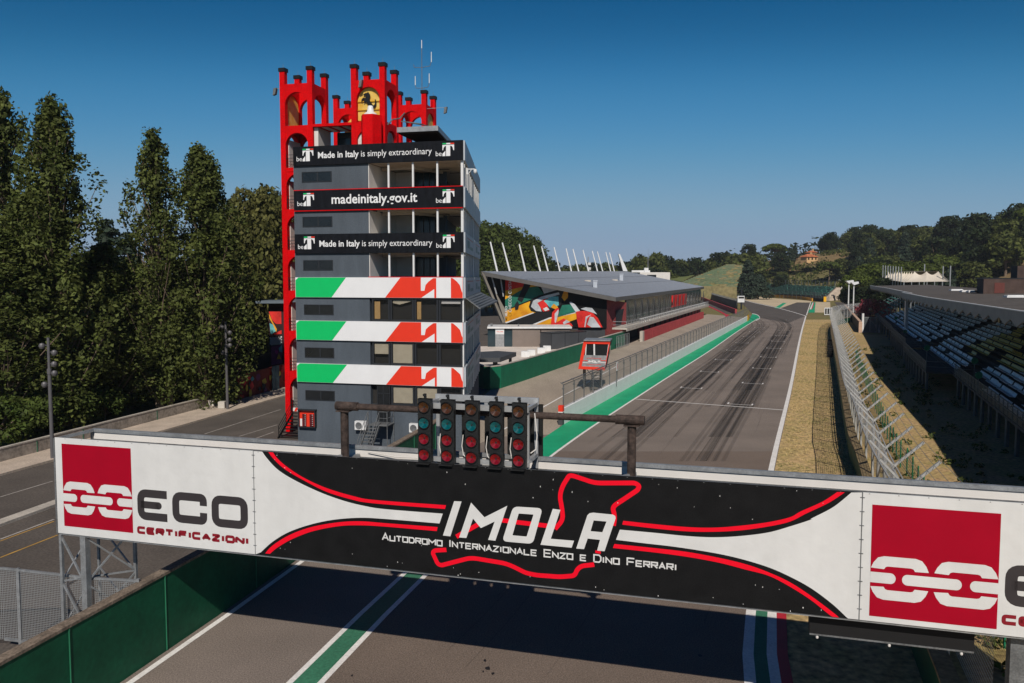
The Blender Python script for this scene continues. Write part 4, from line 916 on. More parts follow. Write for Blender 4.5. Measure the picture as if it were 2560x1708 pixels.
for P, Q in ((RA,RB),(RB,RC),(RC,RD),(RD,RA)):
    z = Vector((0,0,.75)); mb.add([lo(P),lo(Q),lo(Q-z),lo(P-z)], [(0,1,2,3)], 1)
roof = mb.build('roof', [m_roof, m_fasc], mus, fixn=False)
mb = MB()          # standing seams and long expansion joints
for i in range(1, 60):
    u = i/60; a = RA.lerp(RD,u)+Vector((0,0,.03)); b = RB.lerp(RC,u)+Vector((0,0,.03)); mb.beam(lo(a), lo(b), .06, .06)
for u in (.33, .62): a = RA.lerp(RB,u)+Vector((0,0,.06)); b = RD.lerp(RC,u)+Vector((0,0,.06)); mb.beam(lo(a), lo(b), .12, .05)
mb.build('roof_seam', mat('roof_seam', (.27,.29,.33), rough=.45, metal=.2), roof)
def on_roof(px_, py_):      # the point of the roof plane seen at that spot of the photo
    nrm = (RB-RA).cross(RD-RA); d = ray(px_, py_); c = Vector((0,0,CAMH)); return c+d*((RA-c).dot(nrm)/d.dot(nrm))
for x, y, s in ((1180+1720/5.595, 620+550/5.595, .8), (1180+2085/5.595, 620+448/5.595, .95)):
    p = on_roof(x, y); mb = MB(); mb.box(-s/2,s/2,-s/2,s/2,-.4,1.5*s,0); mb.box(-s*.6,s*.6,-s*.6,s*.6,1.5*s+.002,1.5*s+.2,0); o = mb.build('roof_vent', mat('vent_metal', (.42,.45,.50), rough=.5), mus); o.location = p-MO
for x, y in ((1180+1615/5.595, 620+462/5.595), (1180+1995/5.595, 620+450/5.595)):
    p = on_roof(x, y); mb = MB(); mb.box(-.7,.7,-.45,.45,-.5,.2); o = mb.build('skylight', m_conc, mus); o.location = p-MO
# raking white poles along the high edge
polepx = [(283,0,366,320),(445,0,528,322),(675,0,757,322),(872,0,958,322),(980,0,1060,322),(1153,0,1232,322),(1318,10,1393,322),(1414,18,1490,322),(1554,32,1627,322),(1682,45,1757,322),(1755,50,1826,322),(1872,60,1938,322),(1924,65,1990,322)]
tops = [(242,92),(352,100),(507,113),(640,127),(712,133),(827,142),(937,152),(1000,158),(1092,167),(1177,175),(1224,180),(1302,186),(1336,190)]
for (x0,_,x1,y1), (tx,ty) in zip(polepx, tops):
    bx, by = 1180+x1/5.595, 620+y1/5.595; e = RD-RA; u = (bx-1203)/(1566-1203)
    t = 0.0; best = min((abs(1280+FOC*(RA+e*w).x/(RA+e*w).y-bx), w) for w in [k/200 for k in range(201)])[1]; p = RA+e*best-Vector((0,0,.3))
    q = D(1160+tx/3.672, 580+ty/3.672, p.y+1.2); mb = MB(); mb.tube(lo(p), lo(q), .21, .15, 8); mb.build('raking_pole', m_wm, mus)
p = D(1180+2115/5.595, 620+325/5.595, 274); q = D(1180+2048/5.595, 620+85/5.595, 274); mb = MB(); mb.slab([lo(p), lo(p+Vector((1.5,0,0))), lo(q+Vector((.5,0,0))), lo(q)], (0,1.5,0)); mb.build('raking_fin', m_wm, mus)
# end wall with its painting
_m0, _m1 = D(1263.5,800,155.5), D(1517,780,145.6)
FM = Frame(_m0.x, _m0.y, _m1.x-_m0.x, _m1.y-_m0.y)
LM = FM.px(1517, 780)[0]
def Zm(pts): return [FM.px(1180+x/5.595, 620+y/5.595) for x, y in pts]
def mloc(s, h, t=0.0): return lo(FM.W(s, t, h))
s_l = FM.px(1263.5,800)[0]; roof_h = lambda s: lerp(FM.px(1263.5,690)[1], FM.px(1517,748)[1], (s-s_l)/(LM-s_l))
mb = MB(); mb.slab([mloc(s_l,0,.3), mloc(LM,0,.3), mloc(LM,2.75,.3), mloc(s_l,2.75,.3)], tuple(FM.n*.3)); mb.build('ground_floor_wall', m_dgrey, mus)
mb = MB(); mb.slab([mloc(s_l,2.78), mloc(LM,2.78), mloc(LM,roof_h(LM)), mloc(s_l,roof_h(s_l))], tuple(FM.n*.4)); wall = mb.build('end_wall', mat('mural_black', (.008,.008,.009), rough=.7, var=.3, scale=.5, spec=.15), mus)
m_or = mat('mural_orange', (.85,.30,.01), rough=.7, var=.35, scale=.4, col2=(.90,.46,.015)); m_gr = mat('mural_green', (.015,.15,.10), rough=.7, var=.25, scale=.5); m_bl = mat('mural_blue', (.04,.40,.62), rough=.7, var=.5, scale=.6, col2=(.20,.60,.55)); m_rr = mat('mural_red', (.66,.025,.018), rough=.7, var=.4, scale=.6); m_gy = mat('mural_grey', (.50,.52,.55), rough=.7, var=.3, scale=.6); m_wt = mat('mural_white', (.65,.66,.66), rough=.7)
MM = [m_or, m_gr, m_bl, m_rr, m_gy, m_wt, mat('mural_dark', (.012,.012,.014), rough=.7)]
layer = [0]
def shape(pts, m, name='mural_shape'):
    layer[0] += 1; a = Art(to3=lambda s, h, k=layer[0]: mloc(s, min(h, roof_h(s)-.05), -.02-.012*k)); a.poly(Zm(pts)); a.build(name, MM[m], wall)
# an abstract racing composition: flowing bands, round forms and folds
shape([(466,440),(800,480),(760,560),(466,690)], 3); shape([(466,600),(900,500),(960,520),(466,790)], 0); shape([(466,720),(740,560),(920,535),(1010,650),(880,700),(466,870)], 1)
shape([(960,520),(1090,545),(1240,575),(1010,640)], 4); shape([(466,885),(800,750),(1110,720),(1110,850),(466,1050)], 0); shape([(466,1050),(860,910),(1110,860),(1110,1070),(850,1070)], 6)
shape([(466,1042),(860,902),(870,912),(480,1056)], 5); shape([(850,1070),(1090,985),(1460,905),(1480,990),(1200,1090)], 0); shape([(850,1068),(1080,975),(1455,897),(1460,910),(1090,990),(900,1070)], 5)
shape([(740,490),(830,510),(700,760),(640,720)], 6); shape([(600,800),(640,740),(665,790),(650,860),(610,870)], 6)
shape([(800,820),(830,720),(950,660),(1240,590),(1290,640),(1250,800),(1150,860),(900,900),(830,880)], 6)
shape([(830,820),(860,740),(980,680),(1220,620),(1230,650),(1000,720),(950,800),(980,890),(900,880)], 4)
shape([(920,770),(1010,720),(1080,700),(1060,800),(1090,880),(1000,890),(960,830)], 3); shape([(1010,740),(1120,680),(1215,680),(1220,800),(1150,840),(1090,830),(1050,780)], 2); shape([(1110,830),(1150,780),(1215,830),(1180,860)], 0); shape([(1000,850),(1050,825),(1090,860),(1030,885)], 5)
shape([(1260,690),(1300,590),(1350,610),(1350,690),(1300,745)], 0); shape([(1210,930),(1270,800),(1390,790),(1455,890),(1210,960)], 1)
shape([(1110,1080),(1130,900),(1190,840),(1225,845),(1220,900),(1190,1040),(1290,985),(1400,1060),(1420,1095),(1150,1095)], 3); shape([(1165,1040),(1165,920),(1215,860),(1222,880),(1195,1000),(1180,1050)], 4); shape([(1280,1040),(1330,1005),(1380,1035),(1290,1070)], 4)
shape([(1370,760),(1390,750),(1450,790),(1520,880),(1460,900)], 4); shape([(1465,890),(1530,880),(1600,880),(1700,910),(1770,980),(1835,1110),(1500,1110),(1475,1000)], 3); shape([(1580,1105),(1600,960),(1680,930),(1620,980),(1595,1105)], 4); shape([(1620,1070),(1660,960),(1710,970),(1810,1110),(1680,1110)], 4)
shape([(1530,850),(1600,830),(1690,840),(1760,930),(1700,905),(1600,875)], 4)
a = Art(to3=lambda s, h: mloc(s, h, -1.0))
def vtext(body, x, y0, y1, bold):      # lettering running up the wall
    V_, F_ = text2d(body, bold); xs = [p[0] for p in V_]; mn, mx = min(xs), max(xs)
    (s0, h0), (s1, h1) = Zm([(x, y0)])[0], Zm([(x, y1)])[0]; k_ = (h1-h0)/(mx-mn); ky = k_*1.15
    a.mb.add([a.to3(s0-p[1]*ky, h0+(p[0]-mn)*k_) for p in V_], F_, 0)
vtext('MUSEO', 528, 952, 812, .02); vtext('CHECCO COSTA', 585, 895, 460, .008); a.build('lettering', MM[5], wall)
# slanted fin closing the left end, inner struts
P = [D(1180+x/5.595, 620+y/5.595, yy) for x, y, yy in ((130,330,153.6),(175,370,153.6),(466,1052,155.3),(425,1045,155.3))]
mb = MB(); mb.slab([lo(p) for p in P], (-.3,1.2,0)); mb.build('side_fin', m_fin, mus)
P = [D(1180+x/5.595, 620+y/5.595, yy) for x, y, yy in ((330,640,154.8),(352,655,154.8),(466,860,155.2),(466,1050,155.2))]
mb = MB(); mb.slab([lo(p) for p in P], (0,.5,0)); mb.build('side_fin', m_fin, mus)
mb = MB(); mb.beam(lo(D(1180+275/5.595,620+400/5.595,155.1)), lo(D(1180+345/5.595,620+650/5.595,155.1)), .25); mb.beam(lo(D(1180+400/5.595,620+430/5.595,155.3)), lo(D(1180+440/5.595,620+680/5.595,155.3)), .25); mb.build('strut', m_galv, mus)
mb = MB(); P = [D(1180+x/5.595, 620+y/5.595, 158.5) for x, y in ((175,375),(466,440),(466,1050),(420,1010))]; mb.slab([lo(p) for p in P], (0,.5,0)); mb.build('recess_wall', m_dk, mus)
# brick corner and the glazed track side
C0 = FM.W(LM, 0, 0); C1 = D(1565.5, 800, 152); C1.z = 0
mb = MB(); hh = 8.5; mb.slab([lo(C0), lo(C1), lo(C1+Vector((0,0,hh-1.2))), lo(C0+Vector((0,0,roof_h(LM))))], (-.3,.6,0)); mb.build('brick_wall', m_brick, mus)
f0 = C0.lerp(C1,.45); f1 = C0.lerp(C1,.7); mb = MB(); mb.slab([lo(f0+Vector((0,-.25,3.2))), lo(f1+Vector((.1,-.25,3.2))), lo(f1+Vector((.6,-.25,6.2))), lo(f0+Vector((0,-.25,5.9)))], (0,.2,0)); mb.build('door', m_fr, mus)
C2 = C1+Vector((.365,1,0)).normalized()*118
FS = Frame(C1.x, C1.y, C2.x-C1.x, C2.y-C1.y)
def sl_(s, t, h): return lo(FS.W(s, t, h))
mb = MB(); mb.slab([sl_(0,0,3.4), sl_(116,0,3.4), sl_(116,0,8.15), sl_(0,0,7.72)], tuple(FS.n*.3)); mb.build('upper_glazing', glass_mat('museum_glass', (.03,.04,.042), rough=.06), mus)
mb = MB(); mb.slab([sl_(56,-.2,4.4), sl_(81,-.2,4.4), sl_(81,-.2,7.4), sl_(56,-.2,7.4)], tuple(FS.n*.2)); mb.build('red_panel', mat('red_screen', (.68,.01,.008), rough=.5), mus)
mb = MB()
for k in range(17):
    s = 3+k*7; mb.beam(sl_(s,-.7,3.2), sl_(s+2.0,-.8,7.5), .14); mb.beam(sl_(s+3.6,-.7,3.2), sl_(s+2.0,-.8,7.5), .14)
mb.build('v_strut', mat('dark_strut', (.03,.032,.035), rough=.5), mus)
mb = MB(); mb.slab([sl_(0,.2,0), sl_(118,.2,0), sl_(118,.2,3.2), sl_(0,.2,3.2)], tuple(FS.n*.3), 0); mb.build('pit_wall', mat('dark_pit_wall', (.05,.045,.045), rough=.8), mus)
for k in range(15):
    s = 12+k*7; mb = MB(); mb.slab([sl_(s,.12,.2), sl_(s+4.4,.12,.2), sl_(s+4.4,.12,2.6), sl_(s,.12,2.6)], tuple(-FS.n*.1), 0); mb.build('garage_door', m_redb, mus)
mb = MB(); mb.slab([sl_(-12,-2.6,2.9), sl_(116,-2.6,2.9), sl_(116,-.05,2.9), sl_(-12,-.05,2.9)], (0,0,.3)); mb.build('balcony_deck', m_conc, mus)
mb = MB(); k = 0
while k <= 127:
    mb.beam(sl_(k-12,-2.6,3.2), sl_(k-12,-2.6,4.35), .06)
    k += 1.45
for h in (3.75, 4.3): mb.beam(sl_(-12,-2.6,h), sl_(115.5,-2.6,h), .08)
mb.beam(sl_(-12,-2.6,4.3), sl_(-12,-.2,4.3), .08); mb.beam(sl_(-12,-2.6,3.7), sl_(-12,-.2,3.7), .08); mb.build('balcony_railing', m_galv, mus)
mb = MB(); mb.slab([sl_(-12,-2.7,2.6), sl_(116,-2.7,2.6), sl_(116,-2.7,3.18), sl_(-12,-2.7,3.18)], tuple(FS.n*.1)); mb.build('balcony_edge', m_conc, mus)
mb = MB(); rr = random.Random(4)
for k in range(46): s = 4+k*2.35; mb.slab([sl_(s,-2.2,3.95), sl_(s+1.3,-2.2,3.95), sl_(s+1.3,-1.8,3.95), sl_(s,-1.8,3.95)], (0,0,.1)); mb.beam(sl_(s+.65,-1.95,3.2), sl_(s+.65,-1.95,3.95), .12)
mb.build('bench_seat', m_wm, mus)
b0, b1 = G(1607,853), G(1757,795.5); mb = MB(); FB = Frame(b0.x, b0.y, b1.x-b0.x, b1.y-b0.y); Lb = (b1-b0).length
t = FB.thing('red_barrier', 'long red ribbed barrier at the foot of the museum beside the pit lane', 'barrier'); mb.box(0, Lb, -.25, .25, 0, 1.9); k = 0
while k < Lb: mb.box(k, k+.25, -.32, -.252, .05, 1.85); k += 1.2
mb.build('body', m_redb, t); mb = MB(); mb.box(-1.6, -.02, -.28, .28, 0, 1.95); mb.build('concrete_end', m_conc, t)
# white flat roofed block and mast behind the roof
t = thing('white_block', 'white flat roofed block rising behind the grey museum roof', 'building', (66, 392, 0)); p0 = D(1600,700,392); p1 = D(1675,700,392); zt = D(1640,681,392).z
mb = MB(); mb.box(p0.x-66, p1.x-66, 0, 14, 0, zt); mb.build('wall', m_wh, t); mb = MB(); mb.box(-1, 1, 2, 4, zt, zt+2.2); mb.box(-7, 2, 3, 5, zt, zt+1); mb.build('roof_plant', m_wm, t); mb = MB(); mb.box(0, 4.5, -.1, .001, zt-4.2, zt-1.2); mb.build('window', m_gl, t)
pm = D(1622.5, 681, 396); pt = D(1622.5, 620, 396); t = thing('lattice_mast', 'tall thin antenna mast behind the museum roof', 'mast', (pm.x, 396+3, pm.z-.3)); mb = MB()
for dx, dy in ((-.4,0),(.4,0),(0,.6)): mb.tube((dx,dy,0), (dx*.3,dy*.3,pt.z-pm.z-4), .1, .06, 5)
for k in range(9): mb.beam((-.35,0,k*.9), (.35,0,k*.9+.9), .07)
mb.tube((0,0,pt.z-pm.z-4.2), (0,0,pt.z-pm.z), .07, .03, 5); mb.build('mast', m_galv_d, t)
pm = D(1180+1765/5.595, 620+325/5.595, 300); t = thing('antenna_pole', 'pole with dish antennas between the white raking poles', 'mast', (pm.x, 331+9, 0)); mb = MB(); zt = D(1492, 637, 309).z; mb.tube((0,0,0), (0,0,zt), .28, .2, 6); mb.build('pole', m_galv, t); mb = MB()
for z in (3,5,6.5): mb.lathe([(0,-.6),(.7,-.5),(.75,.5),(0,.6)], (.5,-.4,zt-z), 8)
mb.build('antenna', m_wm, t)
# pavilion with the welcome door, boundary boxes
FP = Frame(-4.3, 138.6, 1, 0.0); p0 = FP.px(1218.5,860)[0]; p1 = FP.px(1425,860)[0]; zt = FP.px(1300,817)[1]
t = FP.thing('welcome_pavilion', 'low taupe pavilion with white roof edge and a glazed entrance', 'pavilion')
xx = lambda x: FP.px(1180+x/5.595, 850)[0]
mb = MB(); mb.box(xx(565), xx(955), 0, 6, 0, zt-.3); mb.box(xx(968), p1, .05, 6, 0, zt-.3); mb.box(xx(955), xx(968), .4, 6, 0, zt-.3); mb.build('wall', m_taupe, t)
mb = MB(); mb.box(p0, p1+.3, -.35, 6.3, zt-.3, zt); mb.build('roof', m_wm, t)
mb = MB(); mb.box(p0+.05, xx(325), .1, .2, .02, zt-.3); mb.box(xx(452), xx(563), .1, .2, .02, zt-.3); mb.box(p0+.05,p0+.15,.2,6,.02,zt-.3); mb.build('glazing', m_glb, t)
mb = MB(); mb.box(xx(327), xx(449), .0, .2, 0, zt-1.35); mb.box(xx(430), xx(438), -.05, 0, .6, 1.6); mb.build('door', m_galv, t)
mb = MB(); mb.box(xx(327), xx(449), -.04, .2, zt-1.33, zt-.31); sg = mb.build('sign', m_wm, t); a = Art(.05); put_text(a, 'WELCOME', xx(342), xx(436), zt-.95, bold=.01); a.build('lettering', m_trd, sg)
mb = MB(); mb.box(p0+.5, p0+.9, 1, 1.4, zt, zt+.5); mb.box(xx(640), xx(660), 1, 1.4, zt, zt+.4); mb.build('roof_vent', m_galv_d, t)
def wallbox(name, a_, b_, top, lab, m, thick=3.0, cat='wall'):
    A = G(*a_); Bq = G(*b_); F = Frame(A.x, A.y, Bq.x-A.x, Bq.y-A.y); L = (Bq-A).length; z = F.px(a_[0], top)[1]
    t = F.thing(name, lab, cat); mb = MB(); mb.box(0, L, 0, thick, 0, z); mb.build('panel', m, t); mb = MB(); mb.box(-.05, L+.05, -.06, thick+.06, z+.002, z+.09); k_ = 0
    while k_ < L: mb.box(k_-.04, k_+.04, -.04, -.003, 0, z); k_ += 3
    mb.build('capping', m_fr, t); return t
wallbox('enclosure', (1378,874), (1466,846+22), 834, 'dark grey panelled enclosure between the pavilion and the green wall', m_dgrey)
wallbox('screen_wall', (1395,862), (1460,846), 820, 'dark charcoal screen wall rising behind the grey enclosure', mat('charcoal_wall',(.04,.038,.04),rough=.8), .4)
wallbox('side_wall', (1460,848), (1516,844), 821, 'plain grey wall below the right end of the painted wall', m_dgrey, .4)
# cubes, bench canopy on the terrace
for i, (x, y) in enumerate(((745,1520),(828,1500),(967,1470),(1048,1440))):
    p = G(1180+x/5.595, 620+y/5.595); mb = MB(); s = .62; mb.box(-s,s,-s,s,0,s*1.3,0); mb.box(-s*.93,s*.93,-s*.93,s*.93,s*1.3,s*1.36,0); o = mb.build('stone_cube', m_wm); o.location = p; tag(o, 'white cube seat on the terrace next to the green wall', 'cube seat', 'white cube seats on the terrace')
t = thing('terrace_canopy', 'grey flat canopy on a post behind the green wall by the tower', 'canopy', (0,0,0)); P = [D(1160+x/3.672, 580+y/3.672, yy) for x, y, yy in ((100,1150,100),(330,1160,100),(480,1131,106),(480,1138,106),(330,1192,100),(100,1190,100))]
za = P[4].z; mb = MB(); mb.slab([(p.x,p.y,za) for p in (Vector((-6.5,99.4,0)), Vector((P[4].x,99.4,0)), Vector((P[2].x,107,0)), Vector((-2,109,0)), Vector((-7,106,0)))], (0,0,.55)); mb.build('roof', m_dgrey, t)
mb = MB(); mb.box(P[4].x-.9, P[4].x-.3, 100.2, 100.8, 0, za-.002); mb.box(-5.5,-5.1,102,102.4,0,za-.002); mb.box(P[2].x-1.0, P[2].x-.6, 106, 106.4, 0, za-.002); mb.build('post', m_fr, t)
for i in range(6):
    p = G(1180+(470+i*60)/5.595, 620+(1463-i*9)/5.595)
# ------------------------------------------------------------------ green walls
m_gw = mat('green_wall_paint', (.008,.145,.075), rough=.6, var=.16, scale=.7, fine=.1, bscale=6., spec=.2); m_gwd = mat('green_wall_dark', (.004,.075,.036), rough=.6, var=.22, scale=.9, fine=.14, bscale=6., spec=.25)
def wall_run(name, pts, h, th, m, lab, cap=True, side_=1, group=None, capm=None, seam=0, cat='wall'):
    t = thing(name, lab, cat, (pts[0][0], pts[0][1], 0), 0, group); o = Vector((pts[0][0], pts[0][1])); P = [Vector(p)-o for p in pts]
    Lf, _ = offset_pair(P, 2*th*side_); mb = MB(); n = len(P)
    for i in range(n-1): mb.prism([(P[i].x,P[i].y),(P[i+1].x,P[i+1].y),(Lf[i+1].x,Lf[i+1].y),(Lf[i].x,Lf[i].y)], 0, h)
    mb.build('body', m, t)
    if cap:
        A, _ = offset_pair(P, -.06*side_); Bq, _ = offset_pair(P, (2*th+.06)*side_); mb = MB()
        for i in range(n-1): mb.prism([(A[i].x,A[i].y),(A[i+1].x,A[i+1].y),(Bq[i+1].x,Bq[i+1].y),(Bq[i].x,Bq[i].y)], h+.002, h+.09)
        mb.build('coping', capm or m_conc, t)
    if seam:
        mb = MB()
        for i in range(n-1):
            d = P[i+1]-P[i]; L = d.length; k = seam*.5; dn = d.normalized(); nn = Vector((dn.y,-dn.x))*side_
            while k < L: q = P[i]+dn*k; mb.box(q.x-.02+nn.x*.01, q.x+.02+nn.x*.01, q.y-.02+nn.y*.01, q.y+.02+nn.y*.01, .03, h-.02); k += seam
        mb.build('joint', mat('joint_green', (.012,.12,.06), rough=.7), t)
    return t
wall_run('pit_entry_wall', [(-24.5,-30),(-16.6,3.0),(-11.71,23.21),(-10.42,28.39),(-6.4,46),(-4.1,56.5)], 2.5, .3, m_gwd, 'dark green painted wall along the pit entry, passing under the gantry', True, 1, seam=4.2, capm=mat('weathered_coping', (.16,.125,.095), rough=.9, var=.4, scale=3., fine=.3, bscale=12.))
wall_run('pit_lane_wall', [(-10.5,96),(-6.2,91.2),(-3.9,88.2),(-3.1,86.2),(-2.36,85.4),(-1.2,86.6),(1.6,93.5),(9.76,114.95),(20.2,142.2)], 2.45, .3, m_gw, 'bright green painted wall curving along the far pit lane', True, 1)
# railing at the end of the green wall
FQ = Frame(17.2, 133.5, .37, .93); t = FQ.thing('gate_railing', 'grey metal gate railing at the end of the far green wall', 'railing'); mb = MB()
for k in range(9): mb.beam((k*1.1,-.35,0), (k*1.1,-.35,2.2), .07)
for h in (.3,2.2): mb.beam((0,-.35,h), (8.8,-.35,h), .08)
mb.build('frame', m_galv, t)
# ------------------------------------------------------------------ pit wall with debris fence
m_pw = mat('pit_wall_white', (.80,.80,.81), rough=.55, var=.05, scale=.8, fine=.05, bscale=6.)
FW = Frame(PW0.x, PW0.y, PW1.x-PW0.x, PW1.y-PW0.y); LW = (PW1-PW0).length
t = FW.thing('pit_wall', 'long white pit wall with wire mesh fence on top', 'wall')
mb = MB(); mb.box(0, LW, 0, .35, 0, 1.32); mb.box(-.02, LW, -.012, -.002, .5, .52); mb.build('body', m_pw, t)
mb = MB(); mb.box(-.45, -.02, -.02, .36, 0, 1.0, 0); mb.box(-.45, -.02, -.02, .36, 1.02, 1.1, 1); mb.box(-.45, -.02, -.02, .36, 1.11, 1.6, 2); mb.build('wall_end', [m_dgrey, m_wm, m_trd], t)
mb = MB(); mb.box(LW-5, LW+.05, -.06, -.004, .05, 1.6); mb.build('yellow_board', mat('board_yellow', (.72,.38,.01), rough=.5, var=.08), t)
m_wire = wire_mat('pit_fence_wire', (.25,.26,.27), .16, .20)
n_ = int(LW/3.0)
for k in range(min(n_, 52)):
    s = .3+k*3.05; mb = MB(); mb.box(s-.04, s+.04, .12, .2, 1.322, 3.25); mb.beam((s,.16,3.25), (s,.42,3.4), .05); mb.box(s-.07, s+.07, .1, .26, 2.85, 2.98); mb.build('fence_post', m_galv_d, t)
mb = MB(); mb.box(.3, LW, .14, .18, 3.2, 3.26); mb.box(.3, LW, .14, .18, 2.3, 2.33); mb.tube((.3,.3,3.36), (LW,.3,3.36), .05, .05, 6); mb.build('top_rail', m_galv_d, t)
def mesh_sheet(parent, rows, m, name='wire_mesh'):
    """rows: list of polylines (same length, local coordinates) from bottom to top; UVs in metres"""
    mb = MB(); n = len(rows[0]); uv = []; acc = [0.0]
    for i in range(1, n): acc.append(acc[-1]+(Vector(rows[0][i])-Vector(rows[0][i-1])).length)
    hacc = 0
    for j, r in enumerate(rows):
        if j: hacc += (Vector(r[0])-Vector(rows[j-1][0])).length
        mb.v += [tuple(p) for p in r]; uv += [(a_, hacc) for a_ in acc]
    for j in range(len(rows)-1):
        for i in range(n-1): mb.f.append([j*n+i, j*n+i+1, (j+1)*n+i+1, (j+1)*n+i]); mb.m.append(0)
    return mb.build(name, m, parent, uvs=uv, fixn=False)
mesh_sheet(t, [[(.3,.16,1.34),(LW,.16,1.34)], [(.3,.16,3.2),(LW,.16,3.2)]], m_wire)
pp = G(1380+965/6.03, 820+640/6.03+30); mb = MB(); sx = FW.px(1540.5, 916, .0)[0]; zs = FW.px(1540.5, 916, .0)[1]
t2 = FW.thing('pit_board', 'small white pit sign on a post against the wire fence', 'sign'); mb.box(sx-.35, sx+.35, -.12, -.09, zs-.45, zs+.45, 0); mb.build('plate', m_wm, t2); a = Art(.125); a.stroke([(sx-.18,zs-.28),(sx,zs+.3),(sx+.18,zs-.28)], .09); a.build('lettering', m_trd, t2); mb = MB(); mb.box(sx-.04, sx+.04, -.08, -.02, .9, zs-.1); mb.build('post', m_galv_d, t2)
# timing cabin on its stand
cb = G(1493, 972); FC = Frame(cb.x, cb.y, .93, -.18); tc_ = FC.thing('timing_cabin', 'red framed cabin leaning outward on a steel stand with stairs', 'cabin')
Zc = lambda pts: [FC.px(1380+x/6.03, 820+y/6.03, -1.3) for x, y in pts]
o4 = Zc([(478,195),(880,200),(795,637),(395,620)]); i4 = Zc([(520,240),(855,245),(800,598),(445,580)]); dep = 2.6
mb = MB(); f3 = lambda p, y: (p[0], y, p[1])
for i in range(4):
    j = (i+1) % 4; mb.slab([f3(o4[i],-1.3), f3(o4[j],-1.3), f3(i4[j],-1.3), f3(i4[i],-1.3)], (0,.35,0))
mb.build('front_frame', m_trd, tc_)
m4 = Zc([(475,410),(835,420)]); mb = MB(); mb.slab([f3(m4[0],-1.2), f3(m4[1],-1.2), f3(i4[2],-1.2), f3(i4[3],-1.2)], (0,.1,0)); fp = mb.build('front_panel', m_galv, tc_)
mb = MB(); mb.slab([f3(i4[0],-1.15), f3(i4[1],-1.15), f3(m4[1],-1.15), f3(m4[0],-1.15)], (0,.05,0)); mb.build('window', m_gl, tc_)
mb = MB(); q0, q1 = Zc([(635,243)])[0], Zc([(638,415)])[0]; mb.beam(f3(q0,-1.2), f3(q1,-1.2), .16)
for a_, b_ in (((515,242),(505,412)), ((855,247),(832,418))): mb.beam(f3(Zc([a_])[0],-1.2), f3(Zc([b_])[0],-1.2), .1)
mb.build('mullion', m_wm, tc_)
mb = MB(); mb.slab([f3(o4[0],-.95), f3(o4[1],-.95), f3(o4[2],-.95), f3(o4[3],-.95)], (0,dep,0)); mb.build('body', m_dgrey, tc_)
mb = MB(); r_ = [f3(o4[1],-.9), f3(o4[1],dep-1.3)]; e = .04
mb.slab([(o4[1][0]+e-.18,-.7,o4[1][1]-.55),(o4[1][0]+e-.18,dep-1.5,o4[1][1]-.55),(m4[1][0]+e+.1,dep-1.5,m4[1][1]+.1),(m4[1][0]+e+.1,-.7,m4[1][1]+.1)], (.03,0,0)); mb.build('side_window', m_gl, tc_)
mb = MB(); mb.slab([f3(o4[0],-1.45), f3(o4[1],-1.45), (o4[1][0],-1.45,o4[1][1]+.12), (o4[0][0],-1.45,o4[0][1]+.12)], (0,dep+.3,0)); mb.build('roof', m_galv, tc_)
a = Art(to3=lambda s, h: (s, -1.215, h)); b0 = Zc([(548,528)])[0]; b1 = Zc([(722,525)])[0]; hc = Zc([(548,490)])[0][1]
write(a, 'IMOLA', b0[0], b1[0], b0[1], hc-b0[1], .09, gap=.3, peakA=False, m=0)
for y in (492, 522):
    for x0, x1 in ((462,540),(732,815)): p, q = Zc([(x0,y),(x1,y+3)]); a.stroke([p,q], .07, 1 if y == 492 else 0)
a.stroke(Zc([(520,460),(600,455),(660,462),(740,460),(720,485)]), .04, 1); a.stroke(Zc([(530,548),(640,558),(735,552)]), .04, 1); a.build('lettering', [m_wm, m_trd], fp)
zb = min(p[1] for p in o4); mb = MB(); cxm = (o4[2][0]+o4[3][0])/2
for x, y in ((-.9,-.6),(.9,-.6),(-.9,1.0),(.9,1.0)): mb.box(cxm+x-.07, cxm+x+.07, y-.07, y+.07, 0, zb+.1)
mb.beam((cxm-.9,-.6,0), (cxm+.9,-.6,zb), .06); mb.beam((cxm+.9,1,0), (cxm-.9,1,zb), .06); mb.build('stand', m_blk, tc_)
mb = MB()
for k in range(8): mb.box(cxm+.1, cxm+.95, -.7-k*.24, -.5-k*.24, zb-.1-k*zb/8.2, zb-.06-k*zb/8.2)
for x in (cxm+.08, cxm+.97): mb.beam((x,-.55,zb), (x,-2.6,.05), .05, .12); mb.beam((x,-.55,zb+.9), (x,-2.6,.95), .04)
mb.build('stair', m_blk, tc_)
# board sign at the far end of the pit wall
p = G(1640+1850/8.71, 620+1340/8.71); t = thing('screen_board', 'white framed timing screen on a dark post at the far end of the pit wall', 'sign', (p.x, p.y, 0)); k_ = p.y/FOC; z0 = D(1860,756,p.y).z; z1 = D(1860,740,p.y).z
mb = MB(); mb.box(-9*k_, 8*k_, -.2, .2, z0, z1); mb.build('panel', m_wm, t); mb = MB(); mb.box(-7*k_, 7*k_, -.25, -.201, z0+.6*(z1-z0), z1-.3); mb.build('screen', m_dk, t); mb = MB(); mb.tube((1.5*k_,.4,0), (1.5*k_,.4,D(1860,720,p.y).z), .35, .3, 8); mb.box(-9*k_,-8.5*k_,-.1,.1,0,z0); mb.box(7.5*k_,8*k_,-.1,.1,0,z0); mb.build('post', m_fr, t)
